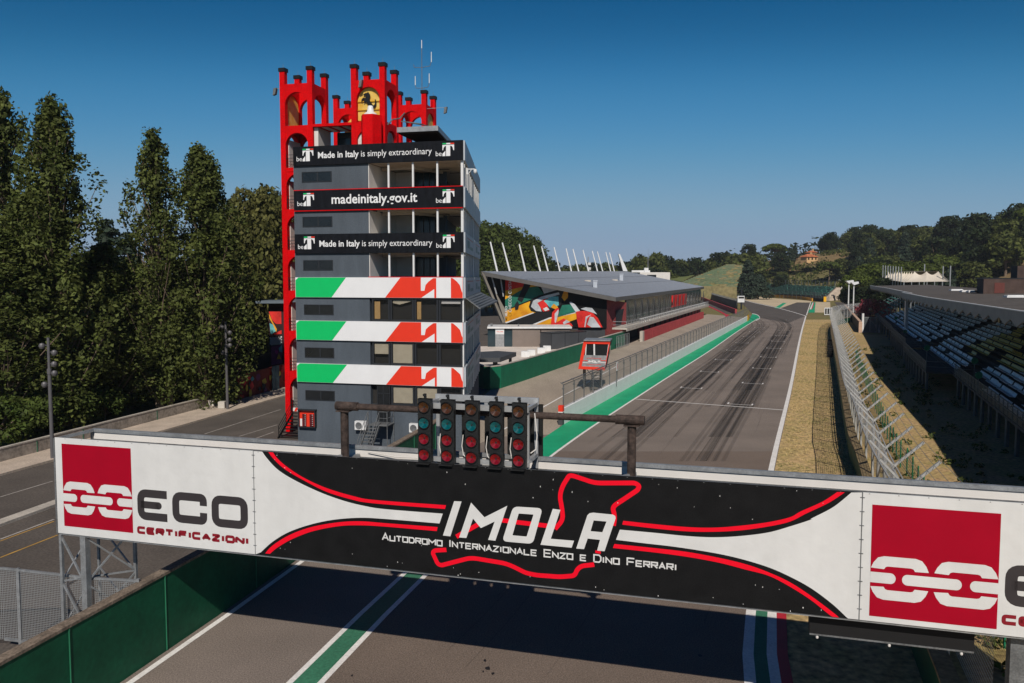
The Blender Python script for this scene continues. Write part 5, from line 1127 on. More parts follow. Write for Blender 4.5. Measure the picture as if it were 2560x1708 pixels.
# low fences of the bend: dark wire fence and red wall of the pit exit
def seg_fence(name, pts, h, lab, m, cat='fence', th=.25, posts=None, pm=None, gx=None):
    t = thing(name, lab, cat, (pts[0].x, pts[0].y, 0), 0, gx); o = pts[0]; mb = MB()
    for a_, b_ in zip(pts[:-1], pts[1:]):
        d = (b_-a_); n_ = Vector((d.y,-d.x,0)).normalized()*th/2; a2 = a_-o; b2 = b_-o; mb.slab([a2-n_, b2-n_, b2+n_, a2+n_], (0,0,h))
    mb.build('panel', m, t)
    if posts:
        mb = MB()
        for a_, b_ in zip(pts[:-1], pts[1:]):
            L = (b_-a_).length; k = 0
            while k < L: q = a_-o+(b_-a_)*(k/L); mb.box(q.x-.12, q.x+.12, q.y-.12, q.y+.12, 0, h+.8); k += posts
        mb.build('post', pm or m_galv_d, t)
    return t
E8 = lambda pts: [G(1640+x/8.71, 620+y/8.71) for x, y in pts]
seg_fence('pit_exit_wall', E8([(905,1095),(1200,1220),(1480,1340),(1740,1440)]), 1.6, 'dull red low wall beside the pit exit road', m_redb, 'wall', .6)
seg_fence('pit_exit_fence', E8([(925,1050),(1200,1130),(1480,1235),(1760,1330)]), 3.0, 'dark grey fence running above the red pit exit wall', mat('dark_fence', (.045,.05,.055), rough=.7, var=.3, scale=1.5), 'fence', .2, 4)
# ------------------------------------------------------------------ debris fence on the outside of the track
BASE = [(3.6,0),(11.2,20),(16.0,34.6),(20.8,47.6),(24.0,56.7),(39.6,97),(60.4,151),(73.5,184),(81.5,201),(90.0,214),(101,228)]
BC = curve_of(BASE); bacc = [0.0]
for i in range(1, len(BC)): bacc.append(bacc[-1]+math.hypot(*(BC[i]-BC[i-1])))
bacc = np.array(bacc)
def Bp(d): return Vector((float(np.interp(d, bacc, BC[:,0])), float(np.interp(d, bacc, BC[:,1])), 0))
def Bn(d):      # unit vector across, away from the track
    t = (Bp(d+.5)-Bp(d-.5)).normalized(); return Vector((t.y, -t.x, 0))
m_fw = wire_mat('debris_wire', (.42,.43,.44), .12, .21, metal=.1); m_fw3 = wire_mat('overhang_wire', (.50,.50,.50), .12, .19, metal=.1); m_fw2 = wire_mat('green_wire', (.01,.14,.07), .2, .22, metal=0)
m_arm = mat('galvanised_arm', (.38,.38,.37), rough=.55, metal=.3, var=.2, scale=3.)
d0_ = float(np.interp(24, BC[:,1], bacc)); d1_ = bacc[-1]-2
fence = thing('debris_fence', 'tall grey wire debris fence with forked posts along the dry grass', 'fence')
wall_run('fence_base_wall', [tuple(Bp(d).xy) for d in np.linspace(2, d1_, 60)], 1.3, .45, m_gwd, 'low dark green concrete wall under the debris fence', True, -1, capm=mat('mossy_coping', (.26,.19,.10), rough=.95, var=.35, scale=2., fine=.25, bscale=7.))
KH, OFF = 3.75, .75
d = d0_; pd = []
while d < d1_: pd.append(d); d += 3.95
for i, d in enumerate(pd):
    p = Bp(d)+Bn(d)*OFF; n = Bn(d); mb = MB()
    mb.beam((p.x,p.y,0), (p.x,p.y,KH), .12, .12); post = mb.build('fence_post', m_arm, fence)
    if i < 70:
        mb = MB(); k = p+Vector((0,0,KH)); mb.beam(k, k+n*1.16+Vector((0,0,1.14)), .13, .10); mb.build('outer_arm', m_arm, post)
        mb = MB(); mb.beam(k, k-n*1.02+Vector((0,0,1.08)), .08, .08); mb.build('inner_arm', m_arm, post)
dd = np.linspace(d0_-6, d1_, 90)
def frow(off, h): return [tuple(Bp(d)+Bn(d)*off+Vector((0,0,h))) for d in dd]
mesh_sheet(fence, [frow(OFF-.08, 1.4), frow(OFF-.08, KH)], m_fw)
mesh_sheet(fence, [frow(OFF-.08, KH), frow(OFF-1.1, KH+1.08)], m_fw3)
mb = MB()
for off, h in ((OFF-.1, KH), (OFF-1.1, KH+1.08), (OFF+.06, KH-.02)): mb.pipe([Vector(p) for p in frow(off, h)], .035, 4)
mb.build('tension_cable', m_arm, fence)
mb = MB()
for k in range(1, 6): u = k/5; mb.pipe([Vector(p) for p in frow(OFF+1.16*u, KH+1.14*u+.06)], .012, 3)
mb.build('strand_wire', m_galv_d, fence)
mb = MB()
for d in pd[:40]:
    p = Bp(d)+Bn(d)*OFF; q = Bp(d+3.95)+Bn(d+3.95)*OFF; mb.beam((p.x,p.y,KH-.05), (q.x,q.y,1.4), .06)
mb.build('diagonal_brace', m_arm, fence)
# green garden fence behind it
gf = thing('green_fence', 'thin green wire fence on slim posts behind the debris fence', 'fence'); go = 2.9
for i, d in enumerate(np.arange(d0_, min(d1_-40, d0_+100), 2.4)):
    p = Bp(d)+Bn(d)*go; mb = MB(); mb.beam((p.x,p.y,0), (p.x,p.y,1.75), .06); mb.build('fence_post', m_gw, gf)
dd = np.linspace(d0_, d0_+100, 40); mesh_sheet(gf, [frow(go,.05), frow(go,1.65)], m_fw2)
# tyre stack at the wall, white box frame
def tyrestack(y, n, lab):
    t = thing('tyre_stack', lab, 'tyre stack', (Fx(y)-.75, y, 0), 0, 'tyre stacks against the fence wall'); m_t = mat('tyre_rubber', (.02,.02,.021), rough=.8)
    for i in range(n):
        mb = MB(); prof = [(.24,-.12),(.36,-.13),(.42,-.06),(.42,.06),(.36,.13),(.24,.12)]; k = 14
        vs = []; fs = []
        for r, z in prof:
            for j in range(k): vs.append((r*math.cos(2*math.pi*j/k), r*math.sin(2*math.pi*j/k), z))
        for a_ in range(len(prof)-1):
            for j in range(k): fs.append((a_*k+j, a_*k+(j+1) % k, (a_+1)*k+(j+1) % k, (a_+1)*k+j))
        mb.add(vs, fs); o = mb.build('tyre', m_t, t); o.location = (rr.uniform(-.03,.03), rr.uniform(-.03,.03), .14+i*.27)
rr = random.Random(21)
for y, n, lb in ((121,5,'dark tyre stack at the near end of the row by the fence'), (125,5,'dark tyre stack second in the row by the fence'), (129,4,'low dark tyre stack in the row by the fence'), (133,5,'dark tyre stack fourth in the row by the fence'), (138,5,'dark tyre stack at the far end of the row by the fence')): tyrestack(y, n, lb)
p = G(1860+1455/6.912, 640+1025/6.912); t = thing('marker_board', 'black and white striped marker board standing on the verge', 'board', (p.x, p.y, 0)); mb = MB(); w = 1.0
mb.box(-w*1.25, w*1.25, 0, .12, .1, 2.4, 0); mb.build('frame', m_wm, t); mb = MB()
for k in range(3): mb.box(-1.05+k*.75, -.5+k*.75, -.03, -.001, .35, 2.15)
mb.build('stripe', m_dk, t)
t = thing('yellow_marker', 'yellow upright marker box at the end of the bend stand', 'marker'); p = G(1860+1400/6.912, 640+797/6.912); t.location = p; mb = MB(); mb.box(-.62,.62,0,.7,.12,2.6,0); mb.box(-.62,.62,0.05,.7,0,.118,1); mb.build('body', [MATS['board_yellow'], m_dk], t)
# ------------------------------------------------------------------ covered grandstand
RF = [(14.6,4),(22.8,25),(27.2,36.5),(31.8,48.1),(45.3,87.1),(56,114.7)]; RF2 = [(56.8,113.6),(75.7,160.7),(98,219)]
m_deck = mat('stand_deck', (.075,.075,.075), rough=.85, var=.2, scale=.6); m_st = mat('stand_steel', (.13,.15,.16), rough=.6, metal=.3, var=.25, scale=2.); m_seat = mat('white_seat', (.84,.86,.88), rough=.5, var=.12, scale=.9); m_ys = mat('yellow_seat', (.62,.46,.07), rough=.5, var=.15, scale=.9)
m_sr = mat('stand_roof', (.085,.072,.062), rough=.9, var=.3, scale=.35, stretch=(1,3,1), fine=.25, bscale=2.2); m_scal = mat('scalloped_fascia', (.28,.275,.265), rough=.7, var=.15, scale=.6)
GU = Vector((.371,.9286,0)).normalized(); GN = Vector((GU.y,-GU.x,0))
GO = Vector((43.3,83.3,0))       # nearest corner of the middle bay
def gs(a, b, h): return GO+GU*a+GN*b+Vector((0,0,h))
stand = thing('covered_grandstand', 'dark roofed grandstand with rows of white and yellow seats', 'grandstand')
bays = [(-62,-1.5,2.4),(0.0,29,0.0),(33,64,0.6),(68,122,1.0)]
rngs = random.Random(9); RN, RD_, RH = 12, .76, .33
for a0, a1, b0 in bays:
    mb = MB(); mb.slab([gs(a0,b0,2.05), gs(a1,b0,2.05), gs(a1,b0+1.5,2.05), gs(a0,b0+1.5,2.05)], (0,0,.18)); 
    for r in range(RN): b = 1.5+b0*0+r*RD_+max(b0,.0)*0; 
    mb.build('front_walkway', m_deck, stand)
    mb = MB(); k = a0
    while k <= a1+.01: mb.beam(gs(k,b0+.02,2.05), gs(k,b0+.02,3.35), .05); k += 1.6
    for h in (2.75, 3.3): mb.beam(gs(a0,b0+.02,h), gs(a1,b0+.02,h), .06)
    for aa in (a0, a1): mb.beam(gs(aa,b0,3.3), gs(aa,b0+2.2,3.3), .05); mb.beam(gs(aa,b0,2.75), gs(aa,b0+2.2,2.75), .05)
    mb.build('front_railing', m_st, stand)
    mesh_sheet(stand, [[tuple(gs(a0,b0+.05,2.2)), tuple(gs(a1,b0+.05,2.2))], [tuple(gs(a0,b0+.05,3.25)), tuple(gs(a1,b0+.05,3.25))]], wire_mat('rail_mesh', (.16,.18,.19), .1, .3), 'railing_mesh')
    k = a0+.2
    while k <= a1:
        mb = MB(); mb.beam(gs(k,b0+.15,0), gs(k,b0+.15,2.05), .22, .22); mb.build('support_column', m_st, stand)
        k += 3.4 if a0 < 60 else 8
mb = MB()
for a0, a1 in ((-62,31),(33,122)):
    for r in range(RN+(0 if a0 > 0 else 2)):
        b = 2.6+r*RD_; h = 2.25+max(0,r-(0 if a0 > 0 else 2))*RH; mb.slab([gs(a0,b,h-.35), gs(a1,b,h-.35), gs(a1,b+RD_+.02,h-.35), gs(a0,b+RD_+.02,h-.35)], (0,0,.33))
for a0, a1, b0 in bays: mb.slab([gs(a0,b0+1.5,2.06), gs(a1,b0+1.5,2.06), gs(a1,2.6,2.06), gs(a0,2.6,2.06)], (0,0,.1)) if b0 < 1 else None
mb.build('seating_steps', m_deck, stand)
mb = MB()
for a0, a1 in ((-62,31),(33,122)): mb.slab([gs(a0,2.6+RN*RD_,0), gs(a1,2.6+RN*RD_,0), gs(a1,2.6+RN*RD_,9.4), gs(a0,2.6+RN*RD_,9.4)], tuple(GN*.3))
mb.build('back_wall', mat('stand_back_wall', (.10,.075,.06), rough=.9, var=.3, scale=.4), stand)
mb = MB(); k = -60
while k < 120: mb.slab([gs(k,2.55+RN*RD_,7.0), gs(k+1.7,2.55+RN*RD_,7.0), gs(k+1.7,2.55+RN*RD_,9.2), gs(k,2.55+RN*RD_,9.2)], tuple(GN*-.1)); k += 2.6
mb.build('white_bay', m_wh, stand)
def bench(a0, L, r, m, name='seat_block'):
    b = (2.6 if a0 > -1 else 4.0)+r*RD_; h = 2.27+r*RH; mb = MB(); n = max(1, int(L/.5)); w = L/n
    for i in range(n):
        x = a0+i*w; f = gs(x+.03,b+.12,h+.38); mb.slab([gs(x+.03,b+.10,h+.38), gs(x+w-.03,b+.10,h+.38), gs(x+w-.03,b+.5,h+.33), gs(x+.03,b+.5,h+.33)], (0,0,.04)); mb.slab([gs(x+.03,b+.46,h+.36), gs(x+w-.03,b+.46,h+.36), gs(x+w-.06,b+.60,h+.63), gs(x+.06,b+.60,h+.63)], tuple(GN*.04))
    mb.beam(gs(a0,b+.35,h+.3), gs(a0+L,b+.35,h+.3), .06); return mb.build(name, m, stand)
cnt = 0; far_rows = MB()
SB = []
for r in range(RN):
    a = -58.0
    while a < 118:
        L = rngs.choice((3.0,3.0,3.5,4.5,5.5)) if a < 10 else rngs.choice((2.5,3,3,3.5)); gap_ = .55
        if -1.6 < a+L and a < .0 and r < 2: a = .2
        if 29 < a+L and a < 33.5: a = 34.0; continue
        if rngs.random() > .06: SB.append((a, L, r))
        a += L+gap_
near = sorted([s for s in SB if s[0] > -50], key=lambda s: (s[0] > 40)*1e3+abs(s[0]-2))
for i, (a, L, r) in enumerate(near[:96]):
    ye = (r >= 3 and -16 < a < 13); bench(a, L, r, m_ys if ye else m_seat)
mbf = MB()
class _S: pass
rest = near[96:]+[s for s in SB if s[0] <= -50]
_keep = stand
for (a, L, r) in rest:
    b = (2.6 if a0 > -1 else 4.0)+r*RD_; h = 2.27+r*RH; ye = 1 if (r >= 3 and -16 < a < 13) else 0; n = max(1, int(L/.5)); w = L/n
    for i in range(n):
        x = a+i*w; mbf.slab([gs(x+.03,b+.10,h+.38), gs(x+w-.03,b+.10,h+.38), gs(x+w-.03,b+.5,h+.33), gs(x+.03,b+.5,h+.33)], (0,0,.04), ye); mbf.slab([gs(x+.03,b+.46,h+.36), gs(x+w-.03,b+.46,h+.36), gs(x+w-.06,b+.60,h+.63), gs(x+.06,b+.60,h+.63)], tuple(GN*.04), ye)
tag(mbf.build('seat_rows', [m_seat, m_ys], stand), kind='stuff')
# roof: flat felted deck, scalloped front fascia; the far part steps back
def roof_run(P, dep, h):
    C = [Vector((x,y,0)) for x, y in P]; Bk = [c+GN*dep for c in C]; mb = MB()
    for i in range(len(C)-1): mb.slab([C[i]+Vector((0,0,h)), C[i+1]+Vector((0,0,h)), Bk[i+1]+Vector((0,0,h+.35)), Bk[i]+Vector((0,0,h+.35))], (0,0,-.22))
    mb.build('roof', m_sr, stand)
    mb = MB()
    for c, e in zip(C[:-1], C[1:]):
        L = (e-c).length; u = (e-c).normalized(); n = max(1, round(L/3.2)); w = L/n
        for i in range(n):
            q = c+u*(i*w); mb.slab([q+Vector((0,0,h+.06)), q+u*w+Vector((0,0,h+.06)), q+u*w+Vector((0,0,h-.55)), q+u*(w/2)+Vector((0,0,h-1.0)), q+Vector((0,0,h-.55))], tuple(GN*-.12))
    mb.build('fascia', m_scal, stand)
    mb = MB()
    for c, e in zip(C[:-1], C[1:]): mb.beam(c+Vector((0,0,h+.1))-GN*.06, e+Vector((0,0,h+.1))-GN*.06, .18, .07)
    mb.build('fascia_capping', m_wm, stand)
    mb = MB()
    for c, e in zip(C[:-1], C[1:]):
        L = (e-c).length; u = (e-c).normalized(); k = 1.5
        while k < L: mb.beam(c+u*k+Vector((0,0,h-.5)), c+u*k+GN*(dep-.5)+Vector((0,0,h-.35)), .2, .5); k += 6.4
    mb.build('roof_beam', m_st, stand)
roof_run(RF, 14.5, 9.8); roof_run(RF2, 14, 9.72)
for k in (0,): 
    q = gs(70,3.5,0); mb = MB(); mb.beam(q+Vector((0,0,2.2)), q+Vector((0,0,9.7)), .5, .5); mb.build('white_pillar', m_wm, stand)
mb = MB(); mb.beam(gs(70,5.0,5.2), gs(70,9,7.0), .1); mb.beam(gs(70,5.0,5.8), gs(70,9,7.6), .1); mb.build('stair_rail', m_wm, stand)
# dark plant house and skylights on the roof
q = D(2518,728,100); t = thing('roof_house', 'dark brown plant house on the grandstand roof', 'roof house', (q.x, q.y, 9.9)); t.rotation_euler = (0,0,math.atan2(GU.y,GU.x)-math.pi/2); mb = MB(); mb.box(-2.6,2.2,0,5,0,2.0,0); mb.box(1.2,4.5,1,5,0,3.6,0); mb.box(-2.7,2.25,-.05,5.05,2.002,2.1,1); mb.build('wall', [mat('rusty_cladding', (.07,.045,.038), rough=.85, var=.4, scale=.8), m_fr], t)
mb = MB(); mb.box(-1.4,-.3,-.04,-.001,.2,1.5); mb.build('door', mat('rusty_door', (.12,.035,.028), rough=.8), t)
for i, (x, y) in enumerate(((2390,727),(2418,730),(2435,731),(2450,731),(2535,744))):
    q = G(x, y, 10.1); mb = MB(); mb.box(-.9,.9,-.35,.35,0,.16,0); mb.box(-.8,.8,-.28,.28,.162,.24,0); o = mb.build('skylight', m_wm); o.location = q; tag(o, 'white skylight hump on the dark grandstand roof', 'skylight', 'skylights on the grandstand roof')
# green exit signs on posts in front of the seats
for i, (x, y, yb, Yd) in enumerate(((2318,870,900,84),(2437,902,935,72),(2447,938,955,66),(2240,795,812,140),(2263,829,842,122))):
    q = D(x, y, Yd); t = thing('exit_sign', ('small green exit sign on a thin post, ' + ('on the middle bay front','above the nearer seat rows','at the rail of the nearer bay','at the far seats','beside the far stair gap')[i]), 'sign', (q.x, q.y, q.z)); mb = MB(); mb.lathe([(0,-.05),(.3,-.05),(.3,.05),(0,.05)], (0,0,0), 12); o = mb.build('plate', m_gw, t); o.rotation_euler = (math.pi/2,0,0); mb = MB(); mb.tube((0,.03,-1.6), (0,.03,-.2), .03, .03, 6); mb.build('post', m_st, t)
# service road, low brick wall, gate, lamp posts beyond
mb = MB(); mb.poly(zpoly([(1560,800),(2010,1330),(2300,1330),(2260,1180),(1980,900),(1830,800)], .012, 1860, 640, 6.912)); structure('service_road', mb, m_asph2)
mb = MB(); mb.poly(zpoly([(1985,900),(2270,1190),(2350,1190),(2350,1330),(2310,1330),(2255,1185),(1960,895)], .014, 1860, 640, 6.912)); structure('footpath', mb, m_pave)
q0, q1 = G(1860+2010/6.912, 640+1325/6.912), G(1860+1745/6.912, 640+965/6.912); F_ = Frame(q0.x, q0.y, q1.x-q0.x, q1.y-q0.y)
t = F_.thing('brick_wall', 'low dark wall with pink coping beside the service road', 'wall'); L_ = (q1-q0).length; mb = MB(); mb.box(0, L_, -.2, .2, 0, 2.2); mb.build('body', mat('dark_rendered_wall',(.09,.075,.065),rough=.9,var=.25), t); mb = MB(); mb.box(-.1, L_, -.28, .28, 2.202, 2.4); mb.box(-.3,-.02,-.35,.35,0,2.2); mb.build('coping', mat('pink_coping',(.50,.34,.25),rough=.8), t)
q0, q1 = G(1860+2045/6.912, 640+1325/6.912), G(1860+2300/6.912, 640+1325/6.912); w_ = (q1-q0).length; t = thing('mesh_gate', 'grey mesh gate with white posts closing the service road', 'gate', q0); mb = MB(); mb.box(-.2,.2,-.2,.2,0,4.2); mb.build('post', m_wm, t); mb = MB(); mb.box(w_-.15,w_+.15,-.15,.15,0,3.6); mb.build('post', m_st, t); mb = MB(); mb.box(.22,w_-.2,-.05,.05,3.3,3.4); mb.box(.22,w_-.2,-.05,.05,.1,.2); mb.box(w_/2-.05,w_/2+.05,-.05,.05,.2,3.3); mb.build('gate_frame', m_galv, t); mesh_sheet(t, [[(.22,0,.2),(w_-.2,0,.2)],[(.22,0,3.3),(w_-.2,0,3.3)]], MATS['rail_mesh'], 'gate_mesh')
def street_lamp(x, y, yt, lab):
    q = G(x, y); h = D(x, yt, q.y).z; t = thing('street_lamp', lab, 'street lamp', q, 0, 'white floodlight poles by the service road'); mb = MB(); mb.tube((0,0,0), (0,0,h), .16*q.y/170, .1*q.y/170, 8); mb.build('pole', m_wm, t); k = q.y/170; mb = MB(); mb.slab([(-.1*k,-.4*k,h), (.9*k,-.4*k,h+.35*k), (.8*k,-.4*k,h+.75*k), (-.7*k,-.4*k,h+.55*k)], (0,.8*k,0)); mb.build('lamp_head', m_wm, t)
for (x, y, yt, lb) in ((1860+1883/6.912, 640+1090/6.912, 640+505/6.912, 'white floodlight pole closest to the mesh gate'), (1860+1800/6.912, 640+970/6.912, 640+480/6.912, 'white floodlight pole second from the mesh gate'), (1860+1683/6.912, 640+780/6.912, 640+460/6.912, 'white floodlight pole third from the mesh gate'), (1860+1527/6.912, 640+690/6.912, 640+462/6.912, 'floodlight pole in front of the bend stand end'), (1860+175/6.912, 640+690/6.912, 640+390/6.912, 'thin floodlight pole at the left end of the bend stand')): street_lamp(x, y, yt, lb)
q = G(1860+1875/6.912, 640+815/6.912); t = thing('round_sign', 'round white sign with smaller disc above it by the service road', 'sign', q); h = 4; mb = MB(); mb.tube((0,.1,0),(0,.1,9),.12,.12,6); mb.build('post', m_galv, t); mb = MB(); mb.lathe([(0,-.05),(1.5,-.05),(1.5,.05),(0,.05)], (0,0,0), 16); o = mb.build('disc', m_wm, t); o.location = (0,0,7); o.rotation_euler = (math.pi/2,0,0); mb = MB(); mb.lathe([(0,-.05),(1.1,-.05),(1.1,.05),(0,.05)], (0,0,0), 16); o = mb.build('disc', MATS['pink_coping'], t); o.location = (0,0,9.8); o.rotation_euler = (math.pi/2,0,0)
# second stand with scaffold terraces and its white tensile tent
TE = lambda pts, Y: [D(2200+x/6.03, 640+y/6.03, Y) for x, y in pts]
ts = thing('scaffold_stand', 'green scaffold seating stand under the white tent behind the roofed grandstand', 'stand')
S0 = gs(126, 3, 0); mb = MB()
for r in range(13):
    for a0, a1 in ((126,150),(152,178)): mb.slab([gs(a0,1.5+r*.95,2.4+r*.58), gs(a1,1.5+r*.95,2.4+r*.58), gs(a1,2.2+r*.95,2.4+r*.58), gs(a0,2.2+r*.95,2.4+r*.58)], (0,0,.14))
mb.build('seat_row', mat('dark_green_seat', (.02,.11,.085), rough=.6, var=.2), ts); mb = MB()
for a in (126,138,150,152,164,178):
    for r in range(0,13,3): mb.beam(gs(a,1.5+r*.95,0), gs(a,1.5+r*.95,2.4+r*.58), .16)
    mb.beam(gs(a,1.5,2.3), gs(a,13.5,9.7), .14)
mb.build('scaffold', m_st, ts)
tt = thing('tensile_tent', 'large cream tensile tent with scalloped peaks behind the stand roof', 'tent'); Y0 = 236
m_tent = mat('tent_canvas', (.62,.56,.47), rough=.7, var=.06, scale=.4)
mb = MB(); nu, nv = 48, 10; e0, e1 = TE([(360,395),(1055,385)], Y0); r0, r1 = TE([(520,235),(880,232)], Y0+9)
bl = TE([(40,345)], Y0+26)[0]; rl = TE([(130,235)], Y0+30)[0]
grid = []
for j in range(nv+1):      # near slope: from eave up to the ridge with sagging valleys
    row = []; v = j/nv
    for i in range(nu+1):
        u = i/nu; a_ = e0.lerp(e1, u); b_ = r0.lerp(r1, u); p = a_.lerp(b_, v); sag = (v**2)*.0+(v*(1-v))*-2.6
        p.z += sag-(1.5*math.sin(math.pi*((u*2) % 1.0))*v**2*(1-.3*v)); row.append(p)
    grid.append(row)
mb.add([p for r in grid for p in r], [(j*(nu+1)+i, j*(nu+1)+i+1, (j+1)*(nu+1)+i+1, (j+1)*(nu+1)+i) for j in range(nv) for i in range(nu)])
grid = []
for j in range(nv+1):      # long side: series of narrow sagging bays
    row = []; v = j/nv
    for i in range(nu*2+1):
        u = i/(nu*2); a_ = e0.lerp(bl, u); b_ = r0.lerp(rl, u); p = a_.lerp(b_, v); p.z += v*(1-v)*-2.4-.85*abs(math.sin(math.pi*u*11))*v**1.5; row.append(p)
    grid.append(row)
W2 = nu*2+1; mb.add([p for r in grid for p in r], [(j*W2+i, (j+1)*W2+i, (j+1)*W2+i+1, j*W2+i+1) for j in range(nv) for i in range(nu*2)])
far1 = r1+Vector((8,24,-.3)); farl = rl
mb.add([r0, r1, r1+(rl-r0), rl], [(0,1,2,3)])
e2 = e1+(bl-e0); mb.add([e1, e2, r1+(rl-r0), r1], [(0,1,2,3)])
mb.build('canopy', m_tent, tt, smooth=False, fixn=False); mb = MB()
for i in range(9): p = e0.lerp(bl, i/8); mb.beam((p.x,p.y,p.z-9.5), (p.x,p.y,p.z+4.4 if i else p.z), .22)
for p in (e1, e2, e1+Vector((0,4,0))): mb.beam((p.x,p.y,p.z-10), (p.x,p.y,p.z+4.6), .26)
for i in range(1,6): p = e0.lerp(e1, i/6); mb.beam((p.x,p.y,p.z-8), (p.x,p.y,p.z), .18)
mb.build('mast', m_galv, tt)
# ------------------------------------------------------------------ trees
def leaf_mat(name, c1, c2, tr=.33):
    return mat(name, c1, rough=.65, var=.1, scale=.5, isl=.5, trans=tr, col2=c2, spec=.15)
m_pop = leaf_mat('poplar_leaves', (.060,.085,.020), (.12,.135,.036)); m_oak = leaf_mat('broad_leaves', (.055,.075,.018), (.105,.115,.03)); m_olv = leaf_mat('dry_olive_leaves', (.085,.095,.026), (.14,.13,.04))
m_pin = leaf_mat('pine_needles', (.045,.065,.010), (.075,.095,.016), .15); m_ced = leaf_mat('cedar_needles', (.022,.038,.024), (.040,.056,.035), .1); m_dkl = leaf_mat('dark_leaves', (.016,.027,.011), (.030,.043,.014)); m_brn = leaf_mat('withered_leaves', (.11,.065,.035), (.15,.09,.05))
m_bark = mat('bark', (.16,.115,.085), rough=.95, var=.4, scale=3., stretch=(3,3,.6), fine=.3, bscale=14.)
def leaves(mb, c, rad, n, size, rnd, flat=1.0, shell=.55):
    """leaf sprays scattered through an ellipsoid clump"""
    for _ in range(n):
        while True:
            d = Vector((rnd.uniform(-1,1), rnd.uniform(-1,1), rnd.uniform(-1,1))); l = d.length
            if .05 < l < 1: break
        d = d/l*(shell+(1-shell)*l if rnd.random() < .75 else l)
        p = c+Vector((d.x*rad[0], d.y*rad[1], d.z*rad[2])); nrm = (d+Vector((rnd.gauss(0,.6), rnd.gauss(0,.6), rnd.gauss(.25,.6)))).normalized()
        a = nrm.orthogonal().normalized(); b = nrm.cross(a); t = rnd.uniform(0, 6.28); s = size*rnd.uniform(.6,1.35)
        u = (a*math.cos(t)+b*math.sin(t))*s; v = (b*math.cos(t)-a*math.sin(t))*s*.62*flat
        mb.v += [tuple(p-u), tuple(p-v*.9+u*.1), tuple(p+u), tuple(p+v)]; k = len(mb.v); mb.f.append([k-4,k-3,k-2,k-1]); mb.m.append(0)
def limb(mb, p, q, r0, r1, rnd, k=4, wob=.06):
    P = [p]; 
    for i in range(1, k): t = i/k; L = (q-p).length; P.append(p.lerp(q, t)+Vector((rnd.gauss(0,wob), rnd.gauss(0,wob), 0))*L*.5)
    P.append(q)
    for i in range(k): mb.tube(P[i], P[i+1], lerp(r0,r1,i/k), lerp(r0,r1,(i+1)/k), 6, cap=False)
    return P
def make_tree(name, label, cat, group, mleaf, H, W, style, seed, nclump, nleaf, lsize, trunk_r=.35, bare=0.0):
    rnd = random.Random(seed); t = thing(name, label, cat, (0,0,0), 0, group); tb = MB(); cb = MB()
    if style == 'poplar':
        limb(tb, Vector((0,0,0)), Vector((rnd.gauss(0,.3),rnd.gauss(0,.3),H*.94)), trunk_r, .05, rnd, 7, .02)
        for i in range(nclump):      # steep boughs leave the stem, each ends in a drawn-out tuft
            z = (rnd.uniform(.03, 1)**.9)*H*.97; f = z/H; prof = W*.5*(min(1, .62+f*1.1) if f < .38 else max(.07, (1-((f-.38)/.64)**1.7)))
            a = rnd.uniform(0,6.28); q = rnd.random()**.6; r = prof*q*rnd.choice((.55,.8,1.0,1.22)); c = Vector((math.cos(a)*r, math.sin(a)*r, z)); base = Vector((0,0,max(.5, z-r*1.8-1.0)))
            if rnd.random() < .6: limb(tb, base, c, .05+.06*(1-f), .02, rnd, 2, .05)
            s = (.34+.085*W*(1-.55*f))*rnd.uniform(.6,1.25); n = int(nleaf*rnd.uniform(.5,1.3)*(s/.9)**1.6)+14
            leaves(cb, c, (s*.85, s*.85, s*rnd.uniform(1.0,1.8)), n, lsize*rnd.uniform(.8,1.15), rnd, shell=.35)
    elif style == 'broad':
        limb(tb, Vector((0,0,0)), Vector((0,0,H*.55)), trunk_r, trunk_r*.5, rnd, 4, .03)
        for i in range(nclump):
            a = rnd.uniform(0,6.28); v = rnd.uniform(-.75,1); h = H*.58+v*H*.38; r = W*.5*math.sqrt(max(.05,1-(v*.95)**2))*rnd.uniform(.45,1.0); c = Vector((math.cos(a)*r, math.sin(a)*r, h))
            if i % 3 == 0: limb(tb, Vector((0,0,H*.35)), c, trunk_r*.4, .04, rnd, 3, .05)
            s = W*rnd.uniform(.13,.23); leaves(cb, c, (s, s, s*.8), nleaf, lsize, rnd)
    elif style == 'umbrella':
        limb(tb, Vector((0,0,0)), Vector((rnd.gauss(0,.3),0,H*.72)), trunk_r, trunk_r*.6, rnd, 4, .03)
        for i in range(nclump):
            a = rnd.uniform(0,6.28); q = math.sqrt(rnd.random()); r = W*.5*q*.92; c = Vector((math.cos(a)*r, math.sin(a)*r, H*(.97-.16*q*q)+rnd.gauss(0,.015)*H-.1*H*(rnd.random()<.3)))
            if i % 2 == 0: limb(tb, Vector((0,0,H*.68)), c-Vector((0,0,.04*H)), trunk_r*.35, .04, rnd, 3, .05)
            s = W*rnd.uniform(.10,.16); leaves(cb, c, (s, s, s*.55), nleaf, lsize, rnd)
    else:      # conifer with layered boughs
        limb(tb, Vector((0,0,0)), Vector((0,0,H*.97)), trunk_r, .04, rnd, 5, .01)
        for i in range(nclump):
            f = rnd.uniform(.12,1); z = f*H; r0_ = W*.5*(1-f)**.8*rnd.uniform(.5,1.05)+.1; a = rnd.uniform(0,6.28); c = Vector((math.cos(a)*r0_, math.sin(a)*r0_, z-.05*r0_))
            if i % 3 == 0: limb(tb, Vector((0,0,z)), c, .07, .02, rnd, 2, .03)
            s = W*.5*(.18+.22*(1-f)); leaves(cb, c, (s*1.2, s*1.2, s*.4), nleaf, lsize, rnd)
    tb.build('trunk', m_bark, t, fixn=False); cb.build('crown', mleaf, t, fixn=False); return t
